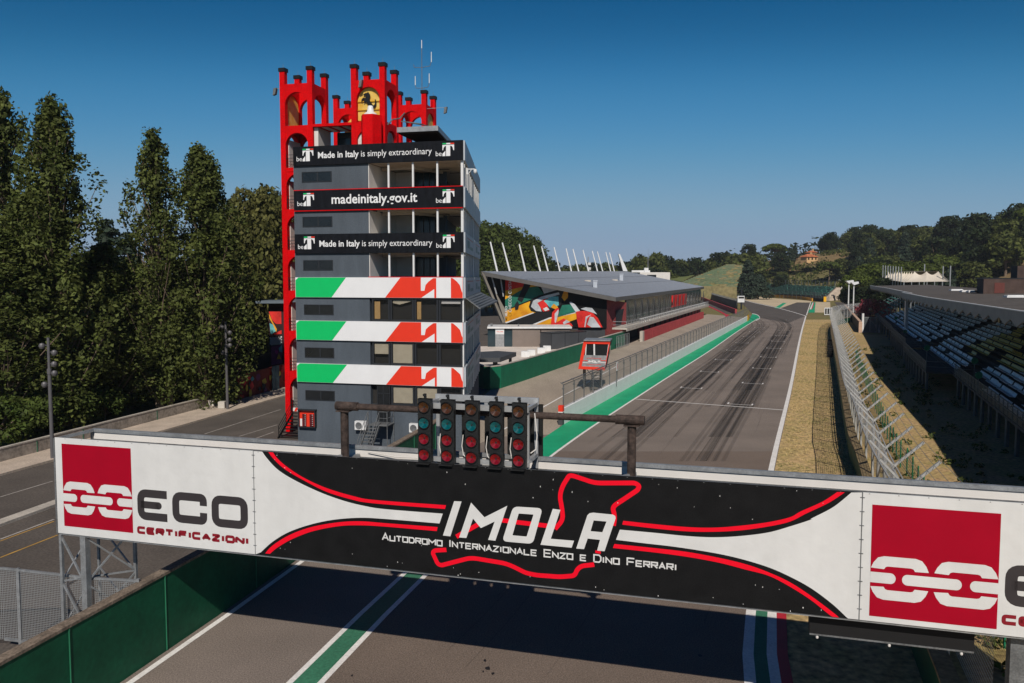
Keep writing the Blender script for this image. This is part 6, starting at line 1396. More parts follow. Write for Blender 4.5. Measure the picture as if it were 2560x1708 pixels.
def place(src, first, x, y, s=(1,1,1), rz=0, z=0, label=None):
    if first: o = src; o.location = (x,y,z); o.rotation_euler = (0,0,rz); o.scale = s; 
    else: o = dup(src, (x,y,z), rz, s)
    if label: o['label'] = label
    return o
GP_ = 'tall poplars behind the low wall'
pA = make_tree('poplar_tree', 'x', 'tree', GP_, m_pop, 27, 8.6, 'poplar', 3, 420, 66, .19, .42)
pB = make_tree('poplar_tree', 'x', 'tree', GP_, m_pop, 26, 8.0, 'poplar', 8, 340, 66, .19, .40)
pC = make_tree('poplar_tree', 'x', 'tree', GP_, m_pop, 25, 8.6, 'poplar', 14, 400, 66, .19, .40)
def spot(px, ptop, Y): q = D(px, 700, Y); return q.x, D(px, ptop, Y).z
first = {id(pA): 1, id(pB): 1, id(pC): 1}; H0 = {id(pA): 27.3, id(pB): 26.3, id(pC): 25.3}
for src, px, pt, Y, w, rz, lb in ((pB, 18, 203, 66, .9, .3, 'slender poplar cut by the photo edge, tallest at the left'), (pA, 140, 226, 64, 1.0, 0, 'broad tall poplar second from the left end'), (pC, 62, 470, 63, .95, 1.1, 'shorter bushy poplar between the two tallest ones'),
        (pB, 392, 306, 72, .92, 2.2, 'poplar with a bare pale trunk showing, beside the gap of sky'), (pC, 508, 345, 74, 1.05, .6, 'dense round topped poplar in the middle of the row'), (pA, 255, 600, 70, 1.0, 2.0, 'low leafy poplar in front of the sky gap'), (pC, 330, 690, 74, 1.0, 3.3, 'short leafy poplar below the sky gap'), (pA, 455, 640, 80, 1.1, 4.0, 'leafy low poplar under the bare trunked one'), (pB, 540, 560, 86, 1.05, 1.9, 'leafy poplar nearest the mural wall'), (pC, 0, 560, 60, 1.1, 2.7, 'leafy poplar at the left photo edge near the lamp')):
    x, h = spot(px, pt, Y); z_ = h/H0[id(src)]; place(src, first.pop(id(src), 0), x, Y, (w, w, z_), rz, 0, lb)
# pale ivy-stripped trunks seen through the leaves
def snag(px, y0, y1, Y, lab):
    b = D(px, y1, Y); tp = D(px, y0, Y); rnd = random.Random(int(px)); t = thing('bare_trunk', lab, 'tree', (b.x, Y, 0), 0, 'bare trunks among the poplars'); mb = MB()
    limb(mb, Vector((0,0,0)), Vector((0,0,tp.z)), .26, .05, rnd, 6, .012)
    for i in range(26): z = rnd.uniform(b.z, tp.z*.97); a = rnd.uniform(0,6.28); l = rnd.uniform(.8,2.4); limb(mb, Vector((.12*math.cos(a),.12*math.sin(a),z)), Vector((.5*l*math.cos(a), .5*l*math.sin(a), z+l)), .045, .01, rnd, 2, .05)
    mb.build('trunk', mat('pale_bark', (.27,.19,.13), rough=.95, var=.35, scale=4., stretch=(3,3,.5)), t, fixn=False)
snag(424, 470, 860, 72.6, 'tall bare reddish trunk beside the gap of sky'); snag(30, 900, 1060, 60, 'pale twiggy trunk near the left photo edge'); snag(150, 540, 600, 64.6, 'pale trunk showing in the broad tall poplar')
# tree mass behind: rounder trees up to the tower
GB_ = 'leafy trees behind the poplars'
bA = make_tree('leafy_tree', 'x', 'tree', GB_, m_oak, 14, 10, 'broad', 31, 130, 120, .25, .35); bB = make_tree('leafy_tree', 'x', 'tree', GB_, m_olv, 15, 10.5, 'broad', 37, 130, 120, .25, .35)
fl = {id(bA): 1, id(bB): 1}
for i, (src, px, pt, Y, w, lb) in enumerate(((bB, 640, 505, 104, 1.05, 'lighter green tree rising beside the red turret'), (bB, 700, 520, 112, 1.0, 'light green tree seen through the red arches'), (bA, 590, 600, 104, 1.0, 'dark leafy tree between the poplars and the tower'), (bA, 480, 690, 84, 1.0, 'round leafy tree behind the lamp by the mural wall'), (bA, 230, 650, 78, 1.1, 'round dark tree filling the row near its left'), (bA, 90, 640, 74, 1.1, 'dark leafy tree behind the tallest poplars'), (bB, 360, 700, 84, 1.0, 'olive green tree under the gap of sky'), (bA, 20, 760, 64, .8, 'dark bush like tree by the left photo edge'), (bA, 160, 800, 67, .8, 'dense low tree in front of the broad poplar'), (bA, 320, 830, 73, .75, 'dense low tree in front of the sky gap'), (bB, 430, 850, 77, .7, 'low yellowish tree behind the low wall'), (bA, 545, 790, 88, .7, 'leafy tree overhanging the mural wall'), (bA, 640, 790, 104, .7, 'small leafy tree beside the painted building'))):
    x, h = spot(px, pt, Y); place(src, fl.pop(id(src), 0), x, Y, (w, w, h/14.2), i*1.7, 0, lb)
cd = make_tree('cedar_tree', 'grey green cedar top showing in the gap of sky', 'tree', 'cedars far behind the poplars', m_ced, 20, 9, 'conifer', 51, 120, 60, .3, .3)
x, h = spot(320, 578, 120); place(cd, 1, x, 120, (1,1,h/20.5)); x, h = spot(272, 545, 126); place(cd, 0, x, 126, (1.1,1.1,h/20.5), 1.2, 0, 'taller grey green cedar half hidden by the broad poplar')
# shrubs along the low wall
sA = make_tree('shrub', 'x', 'shrub', 'green shrubs behind the low wall', leaf_mat('shrub_leaves', (.05,.085,.016), (.10,.12,.03)), 3.2, 4.6, 'broad', 61, 34, 90, .16, .08)
f_ = 1
for i, (px, py, s, lb) in enumerate(((375,1020,.9,'green shrub leaning over the low wall behind the gantry'), (430,1000,.7,'small bright shrub in the middle of the low wall'), (250,1060,1.0,'green shrub behind the left part of the low wall'), (480,960,1.15,'tall yellow green shrub near the end of the low wall'), (60,1120,1.0,'grassy shrub at the left photo edge by the low wall'), (170,1085,.9,'low shrub behind the near lamp post'), (545,950,.9,'yellow flowering shrub beside the lamp with cubes'), (320,1045,.8,'low shrub next to the wall joint'))):
    q = G(px, py+12); q = Vector((q.x-2.4, q.y+1.0, 0)); place(sA, f_, q.x, q.y, (s,s,s), i*1.3, 0, lb); f_ = 0
# ------------------------------------------------------------------ low wall, cubes, lamps, mural wall
wall_run('low_wall', [(-42.4,19),(-38.2,33),(-34.9,44),(-33.2,51.3),(-32.3,55.5),(-30.5,63.7),(-28.5,72.4),(-27.6,77.6)], .95, .18, mat('stained_concrete', (.30,.26,.22), rough=.95, var=.3, scale=.8, stretch=(1,1,2.5), fine=.25, bscale=5.), 'long low weathered concrete wall between the trees and the pavement', True, 1, seam=6)
for x, y, lb in ((529,1018,'pale stone cube farther from the lamp on the pavement'), (556,1024,'pale stone cube at the foot of the lamp post')):
    q = G(x, y); mb = MB(); s = .3; mb.box(-s,s,-s,s,.13,.75,0); o = mb.build('stone_block', mat('pale_stone', (.50,.46,.41), rough=.9)); o.location = (q.x, q.y, 0); bm_ = bmesh.new(); bm_.from_mesh(o.data); bmesh.ops.bevel(bm_, geom=bm_.edges[:], offset=.03, segments=2, affect='EDGES'); bm_.to_mesh(o.data); bm_.free(); tag(o, lb, 'stone block', 'stone blocks on the pavement')
m_lp = mat('lamp_grey', (.12,.115,.12), rough=.5, metal=.3, var=.1)
def spotpole(px, py, ptop, heads, lab):
    q = G(px, py); h = D(px, ptop, q.y).z; t = thing('lamp_post', lab, 'lamp post', (q.x, q.y, .1), 0, 'grey lamp posts with ball spotlights'); mb = MB(); mb.tube((0,0,0), (0,0,h*.72), .125, .115, 12); mb.tube((0,0,h*.72), (0,0,h), .095, .09, 12); mb.tube((0,0,h*.70),(0,0,h*.745),.15,.15,12); mb.build('pole', m_lp, t)
    for dx, dz in heads:
        mb = MB(); z = h-dz; mb.beam((0,0,z+.05), (dx,0,z+.05), .05); mb.lathe([(.0,-.2),(.13,-.17),(.19,-.05),(.19,.06),(.12,.17),(.0,.2)], (dx,-.05,z), 12); mb.build('spotlight', m_lp, t)
spotpole(131.7, 1150, 848, [(-.4,.55),(.4,1.0),(.36,1.75),(.36,2.35),(-.32,3.1)], 'grey lamp post with ball spotlights standing just behind the gantry edge')
spotpole(569, 1026, 807, [(-.3,.45),(.38,1.0),(.36,1.65),(.36,2.15),(-.3,2.8)], 'grey lamp post with ball spotlights beside the stone cubes')
# painted boundary wall and painted building
FV = Frame(*G(596,1003).xy, 1, 0); a_, b_ = G(596,1003), G(712,970); FV = Frame(a_.x, a_.y, b_.x-a_.x, b_.y-a_.y); LV = (b_-a_).length
t = FV.thing('painted_wall', 'boundary wall painted with red, yellow and dark patches', 'wall'); hv = FV.px(700, 912)[1]; h0v = FV.px(600, 938)[1]; mb = MB(); mb.slab([(0,0,0),(LV+6,0,0),(LV+6,0,hv),(0,0,h0v)], (0,.3,0)); w_ = mb.build('body', mat('mural_maroon', (.16,.018,.015), rough=.8, var=.6, scale=.35, col2=(.30,.03,.015)), t)
rv = random.Random(12); cols = [m_rr, m_or, m_gr, MM[6], m_wt, mat('mural_yellow', (.55,.38,.03), rough=.7), m_bl, mat('mural_purple', (.16,.02,.10), rough=.7)]
for k in range(34):
    s = rv.uniform(.2, LV+4); h = rv.uniform(.3, hv*.85); w = rv.uniform(.3,1.3); hh_ = rv.uniform(.25,.8); n = rv.choice((4,5,6)); a = Art(.012+.004*k); ang = rv.uniform(0,3)
    a.poly([(s+w*.5*math.cos(ang+2*math.pi*i/n), max(.03, min(lerp(h0v,hv,s/LV)-.04, h+hh_*math.sin(ang+2*math.pi*i/n)*.7))) for i in range(n)]); a.build('painted_patch', cols[rv.choice((0,0,1,2,3,3,5,5,6,7))], w_)
sg0 = FV.px(677, 950)[0]; sg1 = FV.px(694, 950)[0]; mb = MB(); mb.box(sg0, sg1, -.2, -.15, .03, hv+.02); mb.box((sg0+sg1)/2-.03,(sg0+sg1)/2+.03,-.23,-.2,.05,hv); mb.build('gate', mat('blue_grey_gate', (.05,.10,.12), rough=.6), t)
YB = 96; P = D(675, 960, YB); t = thing('painted_building', 'dark building painted with flames and a checkered band behind the red turret', 'building', (P.x, YB, 0)); x1 = 9.0; zt = D(675, 758, YB).z
mb = MB(); mb.box(0, x1, 0, 8, 0, zt); w_ = mb.build('wall', mat('mural_night', (.03,.01,.012), rough=.8, var=.6, scale=.3), t); mb = MB(); mb.box(-1.2, x1+.5, -1.2, 8.5, zt+.002, zt+.28); mb.build('roof', mat('blue_grey_roof', (.12,.15,.18), rough=.6), t)
P2 = lambda x, y: (D(560+x/5.225, 900, YB).x-P.x, D(600, 720+y/5.225, YB).z)
def bpaint(pts, m, k): a = Art(.02+.01*k); a.poly([P2(x,y) for x, y in pts]); a.build('painted_patch', m, w_)
bpaint([(600,310),(760,300),(760,470),(690,470),(640,420)], m_rr, 1); bpaint([(600,330),(640,430),(700,540),(690,580),(650,480),(605,400)], m_or, 2); bpaint([(605,460),(650,480),(690,560),(620,610)], m_bl, 1); bpaint([(640,610),(700,580),(760,550),(760,600)], m_rr, 3); bpaint([(620,770),(760,740),(760,990),(620,1010)], cols[7], 1); bpaint([(690,930),(720,850),(750,930)], m_or, 4); bpaint([(670,810),(715,820),(700,870),(670,850)], mat('mural_pink', (.45,.03,.20), rough=.7), 5); bpaint([(720,790),(765,735),(765,840),(730,830)], m_bl, 6)
a = Art(.06); b_k = Art(.058); b_k.poly([P2(605,645),P2(765,628),P2(765,735),P2(605,752)]); b_k.build('painted_patch', MM[6], w_)
for i in range(9):
    for j in range(6):
        if (i+j) % 2 == 0: x = 606+i*17.6; y = 648+j*17.4-i*1.9; a.poly([P2(x,y),P2(x+17,y-1.9),P2(x+17,y+15),P2(x,y+17)])
a.build('checker_band', m_wt, w_)
mb = MB(); mb.box(-14, -.05, 1, 5, 0, D(640,885,YB).z); mb.build('side_wing', MM[6], t)
# wire mesh yard fence at the foot of the gantry leg
a_ = Vector((-14.6, 20.3)); t = thing('yard_fence', 'galvanised mesh fence panels standing beside the gantry leg', 'fence', (0,0,0)); PF = [D(0,1420,20.9), D(45,1424,21.2), D(240,1450,22.4), D(340,1453,24.2)]
pts = [(-14.6,21.6),(-13.9,21.9),(-13.45,22.4),(-12.75,24.7)]
zt = 2.62; F0 = [G(5,1421,zt), G(45,1425,zt), G(228,1446,zt), G(345,1452,zt)]
mb = MB()
for p, q in zip(F0[:-1], F0[1:]): mb.beam((p.x,p.y,zt), (q.x,q.y,zt), .07); mb.beam((p.x,p.y,.25), (q.x,q.y,.25), .07)
mb.beam((F0[0].x-3,F0[0].y-.3,zt), tuple(F0[0]), .07); mb.build('rail', m_galv, t); mb = MB()
for p in (F0[1], F0[3]): mb.beam((p.x,p.y,0), (p.x,p.y,zt+.06), .1)
mb.build('fence_post', m_galv, t)
rows = [[(F0[0].x-3,F0[0].y-.3,.25)]+[(p.x,p.y,.25) for p in F0], [(F0[0].x-3,F0[0].y-.3,zt)]+[(p.x,p.y,zt) for p in F0]]; mesh_sheet(t, rows, wire_mat('yard_wire', (.30,.31,.32), .06, .22))
# ------------------------------------------------------------------ hills, far stands, houses and woods
def sstep(a, b, x): t = min(1, max(0, (x-a)/(b-a))); return t*t*(3-2*t)
CR_U = [-.9,-.5,-.2,-.05,.1,.165,.22,.262,.30,.36,.42,.48,.55,.62,.70,.9]
CR_Z = [3,3,3,4,7,8,12,21,24,29,31,31,31,30,30,32]
def hill(x, y):
    if y < 250: return -.06
    u = x/y; c = float(np.interp(u, CR_U, CR_Z)); near = float(np.interp(u, [-.5,.1,.2,.3,.345,.37,.43,.47,.52,.58,.66,.9], [430,520,470,500,495,490,480,440,380,320,270,230])); wv = 1.6*math.sin(x*.021+1)+1.2*math.sin(y*.017+x*.013)
    return -.06+(c+wv)*sstep(near, near+(140 if .28 < u < .45 else 190), math.hypot(x, y)*.97)
m_slope = mat('hillside_soil', (.33,.20,.10), rough=.95, var=.25, scale=.02, fine=.3, bscale=.5, col2=(.10,.105,.035))
xs = np.linspace(-900, 1300, 89); ys2 = np.linspace(240, 1500, 64); mb = MB()
mb.v = [(float(x), float(y), hill(x, y)) for y in ys2 for x in xs]; nx = len(xs)
for j in range(len(ys2)-1):
    for i in range(nx-1): mb.f.append([j*nx+i, j*nx+i+1, (j+1)*nx+i+1, (j+1)*nx+i]); mb.m.append(0)
structure('hills', mb, m_slope, smooth=True, fixn=False)
# tree kinds for the far slopes
GH = 'trees on the wooded hill'
hA = make_tree('broadleaf_tree', 'dark green broadleaf tree among others on the wooded hill', 'tree', GH, m_dkl, 15, 13, 'broad', 71, 60, 42, .75, .45)
hB = make_tree('broadleaf_tree', 'olive green broadleaf tree among others on the wooded hill', 'tree', GH, m_oak, 13, 12, 'broad', 73, 56, 42, .75, .45)
hC = make_tree('umbrella_pine', 'umbrella pine with flat bright crown on the wooded hill', 'tree', GH, m_pin, 14, 15, 'umbrella', 75, 80, 36, .7, .4)
hD = make_tree('conifer_tree', 'grey green conifer among others on the wooded hill', 'tree', GH, m_ced, 16, 9, 'conifer', 77, 90, 26, .7, .4)
KINDS_ = [hA, hB, hC, hD]; used = set()
def put(k, x, y, s, rz, lab=None, sz=None):
    src = KINDS_[k]; z = hill(x, y)-.3; sc = (s, s, s*(sz or 1))
    if k not in used: used.add(k); o = src; o.location = (x,y,z); o.scale = sc; o.rotation_euler = (0,0,rz)
    else: o = dup(src, (x,y,z), rz, sc)
    if lab: o['label'] = lab
    return o
rh = random.Random(77); cntT = 0; taken = []
CLEAR = [(1700,1862,655,730,380,520), (1985,2050,606,660,0,900), (1890,1960,640,662,0,900), (2070,2140,640,690,0,900)]
def in_clear(px, py): return any(a-6 < px < b+6 and c < py < d for a, b, c, d, _, _ in CLEAR)
tries = 0
while cntT < 235 and tries < 9000:
    tries += 1; px = rh.uniform(1330, 2620); u = (px-1280)/FOC
    Y = rh.uniform(440, 660) if u < .45 else rh.uniform(330, 620)
    x = u*Y; z = hill(x, Y)
    if u < .16 and Y < 480: continue
    q = (px, CAMH and 693-(z-CAMH)*FOC/Y)
    if in_clear(px, q[1]-12) or in_clear(px, q[1]) : continue
    if .2 < u < .33 and Y < 580: continue
    if .33 <= u < .43 and Y < 505: continue
    if 1972 < px < 2068 and Y < 585: continue
    if any((x-a)**2+(Y-b)**2 < 5.2**2 for a, b in taken): continue
    taken.append((x, Y)); 
    if u < .24: k = rh.choice((0,0,1,1,1,3)); s = rh.uniform(.75,1.1)
    elif u < .40: k = rh.choice((0,1,2,3,3,1,0)); s = rh.uniform(.7,1.05)
    else: k = rh.choice((0,0,0,1,1,3,2)); s = rh.uniform(.9,1.3)
    put(k, x, Y, s, rh.uniform(0,6.28)); cntT += 1
def at(px, pbase, Y): x = (px-1280)/FOC*Y; return x, Y
# trees one can tell apart
for k, px, Y, ptop, lab in ((2, 1934, 590, 611, 'lone umbrella pine standing above the hillside skyline'), (0, 2075, 600, 583, 'tall layered dark tree left of the hill skyline dip'), (3, 1985, 590, 612, 'grey blue conifer left of the hillside villa'), (3, 1975, 586, 620, 'second grey blue conifer beside the villa'), (2, 2165, 620, 588, 'broad umbrella pine on the skyline right of the villa'), (2, 2220, 626, 588, 'umbrella pine on the skyline next to a bare crown'), (0, 2385, 520, 570, 'big dark rounded tree on the right skyline'), (0, 2345, 520, 588, 'dark rounded tree left of the big skyline tree'), (1, 1845, 520, 625, 'round green tree above the terraced slope'), (1, 1880, 530, 622, 'second round green tree above the terraced slope'), (0, 1800, 560, 636, 'dark tree at the left of the terraced slope top')):
    x = (px-1280)/FOC*Y; zt = D(px, ptop, Y).z; h0 = {0:15,1:13,2:14,3:16}[k]; s = max(.5, (zt-hill(x,Y))/h0); put(k, x, Y, min(s,1.8), px, lab)
# nearer big pines, brown tree, oleander
GN_ = 'large pines behind the stands'
nC = make_tree('umbrella_pine', 'x', 'tree', GN_, m_pin, 15, 17, 'umbrella', 85, 130, 70, .5, .5)
for i, (px, pt, Y, w, lb) in enumerate(((2200,664,300,1.15,'large bright umbrella pine behind the floodlight poles'), (2275,660,330,1.25,'large umbrella pine behind the white tent'), (2150,690,290,.8,'umbrella pine left of the large bright one'), (1945,680,560,1.0,'umbrella pine crown behind the bend stand'), (1990,678,556,1.1,'second umbrella pine behind the bend stand'), (2040,672,552,1.1,'third umbrella pine behind the bend stand'), (1905,686,560,.9,'small umbrella pine at the left behind the bend stand'))):
    x = (px-1280)/FOC*Y; zt = D(px, pt, Y).z; place(nC, i == 0, x, Y, (w,w,max(.5,zt-hill(x,Y))/15), i*1.1, max(0, hill(x,Y)), lb)
nD = make_tree('dark_tree', 'x', 'tree', 'dark trees lining the service road', m_dkl, 11, 9, 'broad', 87, 90, 90, .42, .4)
for i, (px, pt, Y, w, lb) in enumerate(((2170,720,262,1.1,'dark round tree at the head of the service road'), (2215,700,255,1.1,'dark tree behind the flowering oleander'), (2140,712,300,1.0,'dark tree behind the round signs'), (2250,712,262,1.0,'dark tree between the two grandstands'), (2120,722,330,.8,'small dark tree behind the floodlight poles'))):
    x = (px-1280)/FOC*Y; zt = D(px, pt, Y).z; place(nD, i == 0, x, Y, (w,w,zt/11), i*1.4, 0, lb)
x, Y = (2187-1280)/FOC*215, 215; ol = make_tree('oleander_bush', 'pink flowering oleander bush beside the service road', 'shrub', None, leaf_mat('oleander_bloom', (.34,.045,.07), (.42,.12,.14)), 5.6, 8.5, 'broad', 91, 60, 50, .28, .15); ol.location = (x, Y, 0)
bt = make_tree('withered_tree', 'brown withered tree on the dark wooded slope', 'tree', None, m_brn, 13, 10, 'broad', 93, 50, 40, .6, .3); xb = (2395-1280)/FOC*430; bt.location = (xb, 430, hill(xb, 430)-.2); bt.scale = (1,1,(D(2395,622,430).z-hill(xb,430))/13.4)
cz = make_tree('cedar_tree', 'big dark cedar standing by the foot of the terraced slope', 'tree', None, m_ced, 24, 12, 'conifer', 95, 170, 60, .5, .5); xc = (1868-1280)/FOC*440; cz.location = (xc, 440, -.1); cz.scale = (1,1,D(1868,652,440).z/24)
cz2 = make_tree('cedar_tree', 'spreading grey green cedar right of the big dark cedar', 'tree', None, m_ced, 13, 16, 'conifer', 97, 120, 60, .6, .5); xc = (1895-1280)/FOC*436; cz2.location = (xc, 436, -.1)
# grove behind the museum and the tower
GM = 'tall trees behind the museum'
mA = make_tree('grove_tree', 'x', 'tree', GM, leaf_mat('grove_leaves', (.045,.07,.015), (.085,.105,.026)), 29, 20, 'broad', 101, 200, 105, .62, .6)
for i, (px, pt, Y, w, lb) in enumerate(((1215,565,280,1.0,'tallest leafy tree behind the raking poles beside the tower'), (1262,572,290,1.0,'tall leafy tree behind the second raking pole'), (1312,600,300,.9,'leafy tree where the museum grove slopes down'), (1340,640,306,.6,'small tree at the right end of the museum grove'), (1165,570,270,1.0,'leafy tree half hidden behind the tower side'), (1110,590,262,1.0,'leafy tree behind the open tower storeys'), (1050,600,262,1.0,'leafy tree seen through the open tower bays'), (1235,650,262,.7,'lower tree below the tallest one by the museum tip'), (1285,655,275,.7,'lower tree in the middle of the museum grove'), (1195,690,250,.7,'dark tree behind the slanted fin'))):
    x = (px-1280)/FOC*Y; zt = D(px, pt, Y).z; place(mA, i == 0, x, Y, (w,w,zt/29.2), i*1.9, 0, lb)
for i, (px, pt, Y, s) in enumerate(((1372,660,420,1),(1420,672,450,1),(1445,668,450,1),(1480,665,470,1),(1515,664,470,1),(1560,662,500,1),(1600,645,520,1),(1640,640,520,1),(1665,648,530,1),(1700,655,540,1),(1735,652,540,1),(1585,668,480,1),(1625,672,480,1),(1690,668,500,1),(1655,675,470,1),(1745,662,520,1),(1770,655,530,1))):
    x = (px-1280)/FOC*Y; zt = D(px, pt-3, Y).z; h_ = max(4, zt-hill(x,Y)); put((0,1,1,0,1)[i % 5], x, Y, 1.15, i*1.3, sz=h_/(15 if i % 5 in (0,3) else 13)/1.15)
# far woods closing the valley behind the single trees, too dense to count
mb = MB(); rw = random.Random(5)
for i in range(420):
    u = rw.uniform(-.75, .75); Y = rw.uniform(720, 860); x = u*Y
    if u > .22: Y = rw.uniform(640, 800); x = u*Y
    leaves(mb, Vector((x, Y, hill(x,Y)+rw.uniform(3,8))), (9, 7, rw.uniform(5,8)), 26, 2.0, rw)
tag(mb.build('far_woods', m_dkl, fixn=False), 'far dark woods along the horizon behind the hill trees', 'woods', kind='stuff')
mb = MB()
for i in range(2600):      # scrub clothing the open slope
    u = rw.uniform(.2, .66); Y = rw.uniform(490, 640) if u < .45 else rw.uniform(340, 560); x = u*Y; z = hill(x, Y); py = 693-(z-CAMH)*FOC/Y; px = 1280+u*FOC
    if in_clear(px, py) or (1700 < px < 1870 and Y < 545): continue
    if rw.random() < .25 and 1900 < px < 2180: continue
    leaves(mb, Vector((x, Y, z+.6)), (3.2, 3.2, rw.uniform(1.2,2.6)), 12, 1.0, rw)
tag(mb.build('hillside_scrub', m_oak, fixn=False), 'low green scrub covering the hillside between the trees', 'scrub', kind='stuff')
# terraced spectator slope
t = thing('terraced_slope', 'grassy hillside terraces with rows of green seats', 'terraces'); P8 = lambda x, y, Y: D(1640+x/8.71, 620+y/8.71, Y)
bl_, br_, tl_, tr_ = P8(560,735,432), P8(1760,850,424), P8(1120,470,505), P8(1940,330,520); tl2 = P8(1560,345,520); m_ts = mat('terrace_grass', (.36,.27,.14), rough=.95, var=.3, scale=.06, fine=.3, bscale=.6, col2=(.15,.15,.06)); m_tgs = mat('terrace_seat_green', (.045,.13,.085), rough=.7, var=.3, scale=.15)
bl_ = P8(330,835,426); br_ = P8(1760,865,422)
mb = MB(); NR = 24; rowsL = []; mb2 = MB(); rt = random.Random(2)
for r in range(NR+1):
    v = r/NR; l = bl_.lerp(P8(1600,345,520), v) if v < 1 else P8(1600,345,520); rr_ = br_.lerp(tr_, v); rowsL.append((l, rr_))
lowL = P8(1050,820,424)
for r in range(NR):
    (l0_, r0_), (l1_, r1_) = rowsL[r], rowsL[r+1]; mb.add([l0_, r0_, Vector((r0_.x,r0_.y,r1_.z)), Vector((l0_.x,l0_.y,l1_.z))], [(0,1,2,3)]); mb.add([Vector((l0_.x,l0_.y,l1_.z)), Vector((r0_.x,r0_.y,r1_.z)), r1_, l1_], [(0,1,2,3)])
    k = 0.0
    while k < 1:
        w = rt.uniform(.04,.12); dens = .95 if k < .5 else .45
        if rt.random() < dens:
            a_ = l1_.lerp(r1_, k)-Vector((0,.4,-.12)); b_ = l1_.lerp(r1_, min(1,k+w*.92))-Vector((0,.4,-.12)); mb2.beam(a_, b_, .9, .4)
        k += w
mb.add([rowsL[0][0], rowsL[0][1], Vector((rowsL[0][1].x, rowsL[0][1].y, -.1)), Vector((rowsL[0][0].x, rowsL[0][0].y, -.1))], [(0,1,2,3)])
mb.build('terrace', m_ts, t, fixn=False); o = mb2.build('seat_row', m_tgs, t, fixn=False); o['kind'] = 'stuff'
t = thing('vineyard_field', 'green striped field left of the terraced slope', 'field'); mb = MB(); A0, A1, A2, A3 = P8(300,690,440), P8(330,630,520), P8(860,585,520), P8(560,735,436)
mb.add([A0, A1, A2, A3], [(0,1,2,3)]); mb.build('grass_surface', mat('vine_green', (.12,.14,.04), rough=.95, var=.4, scale=.1, stretch=(.3,3,1)), t, fixn=False)
# bend stand
P6 = lambda x, y, Y: D(1860+x/6.912, 640+y/6.912, Y)
t = thing('bend_stand', 'open green seating stand facing the bend with fence posts above', 'stand'); a0, a1, b0_, b1_ = P6(0,640,535), P6(1390,705,414), P6(200,478,555), P6(1570,545,430); NRs = 12
mb = MB(); ms = MB(); rt = random.Random(6)
for r in range(NRs):
    v0, v1 = r/NRs, (r+1)/NRs; l0_, r0_, l1_, r1_ = a0.lerp(b0_, v0), a1.lerp(b1_, v0), a0.lerp(b0_, v1), a1.lerp(b1_, v1)
    mb.add([l0_, r0_, Vector((r0_.x,r0_.y,r1_.z)), Vector((l0_.x,l0_.y,l1_.z))], [(0,1,2,3)]); mb.add([Vector((l0_.x,l0_.y,l1_.z)), Vector((r0_.x,r0_.y,r1_.z)), r1_, l1_], [(0,1,2,3)]); k = .005
    while k < 1:
        w = rt.uniform(.03,.075)
        if rt.random() < .93: ms.beam(l1_.lerp(r1_, k)+Vector((0,-.5,.25)), l1_.lerp(r1_, min(.995,k+w*.93))+Vector((0,-.5,.25)), .7, .3)
        k += w
mb.add([a0, a1, Vector((a1.x,a1.y,-.2)), Vector((a0.x,a0.y,-.2))], [(0,1,2,3)]); mb.add([a1, b1_, Vector((b1_.x,b1_.y,-.2)), Vector((a1.x,a1.y,-.2))], [(0,1,2,3)])
mb.build('terrace', mat('stand_dark', (.05,.06,.058), rough=.9), t, fixn=False); o = ms.build('seat_row', mat('bend_seat_green', (.09,.25,.19), rough=.6, var=.3, scale=.2), t, fixn=False); o['kind'] = 'stuff'
mb = MB()
for i in range(26): p = b0_.lerp(b1_, i/25); mb.beam(p, p+Vector((0,0,3.2)), .22)
mb.beam(b0_+Vector((0,0,3.1)), b1_+Vector((0,0,3.1)), .12); mb.beam(b0_+Vector((0,0,1.4)), b1_+Vector((0,0,1.4)), .1); mb.build('rear_fence', m_st, t)
mb = MB(); s0, s1 = P6(1390,725,412), P6(1590,545,430); 
for r in range(10): p = s0.lerp(s1, r/10); mb.box(p.x, p.x+3.2, p.y-1.5, p.y+1.5, -.1, p.z+.5)
mb.build('side_steps', m_pave, t)
seg_fence('yellow_hoarding', [G(1860+x/6.912, 640+y/6.912) for x, y in ((262,702),(700,728),(1000,752),(1182,782))], 1.5, 'yellow orange advertising hoarding in front of the bend stand', mat('hoarding_yellow', (.50,.24,.012), rough=.6, var=.25, scale=.3), 'hoarding', .5)
seg_fence('yellow_hoarding', E8([(930,975),(1160,985)]), 1.8, 'short yellow hoarding at the left end of the far fence', MATS['hoarding_yellow'], 'hoarding', .5)
seg_fence('catch_fence', [D(1640+x/8.71,620+y/8.71,Y)*1.0 for x, y, Y in ()] or [G(1640+x/8.71, 620+y/8.71) for x, y in ((920,960),(1500,1000),(1880,1040),(2150,1070))], 4.0, 'long dark blue green catch fence across the far bend', mat('fence_far', (.035,.05,.06), rough=.8, var=.5, scale=.6, stretch=(2,2,.3)), 'fence', .3, 6, gx=None)
cfp = [G(1860+x/6.912, 640+y/6.912) for x, y in ((0,698),(300,700),(1150,770),(1480,800))]; t = thing('catch_fence', 'wire catch fence on slim posts in front of the bend stand', 'fence'); mb = MB()
for p, q in zip(cfp[:-1], cfp[1:]):
    for k in range(12): c_ = p.lerp(q, k/12); mb.box(c_.x-.08, c_.x+.08, c_.y-.08, c_.y+.08, 0, 4.4)
    mb.beam(p+Vector((0,0,4.2)), q+Vector((0,0,4.2)), .1)
mb.build('post', m_st, t); mesh_sheet(t, [[(p.x,p.y,.2) for p in cfp], [(p.x,p.y,4.2) for p in cfp]], wire_mat('far_wire', (.10,.13,.14), .5, .09))
seg_fence('tyre_barrier', [G(1860+x/6.912, 640+y/6.912) for x, y in ((1120,765),(1380,795))], 1.6, 'black tyre barrier at the end of the gravel', m_dk, 'barrier', 1.5)
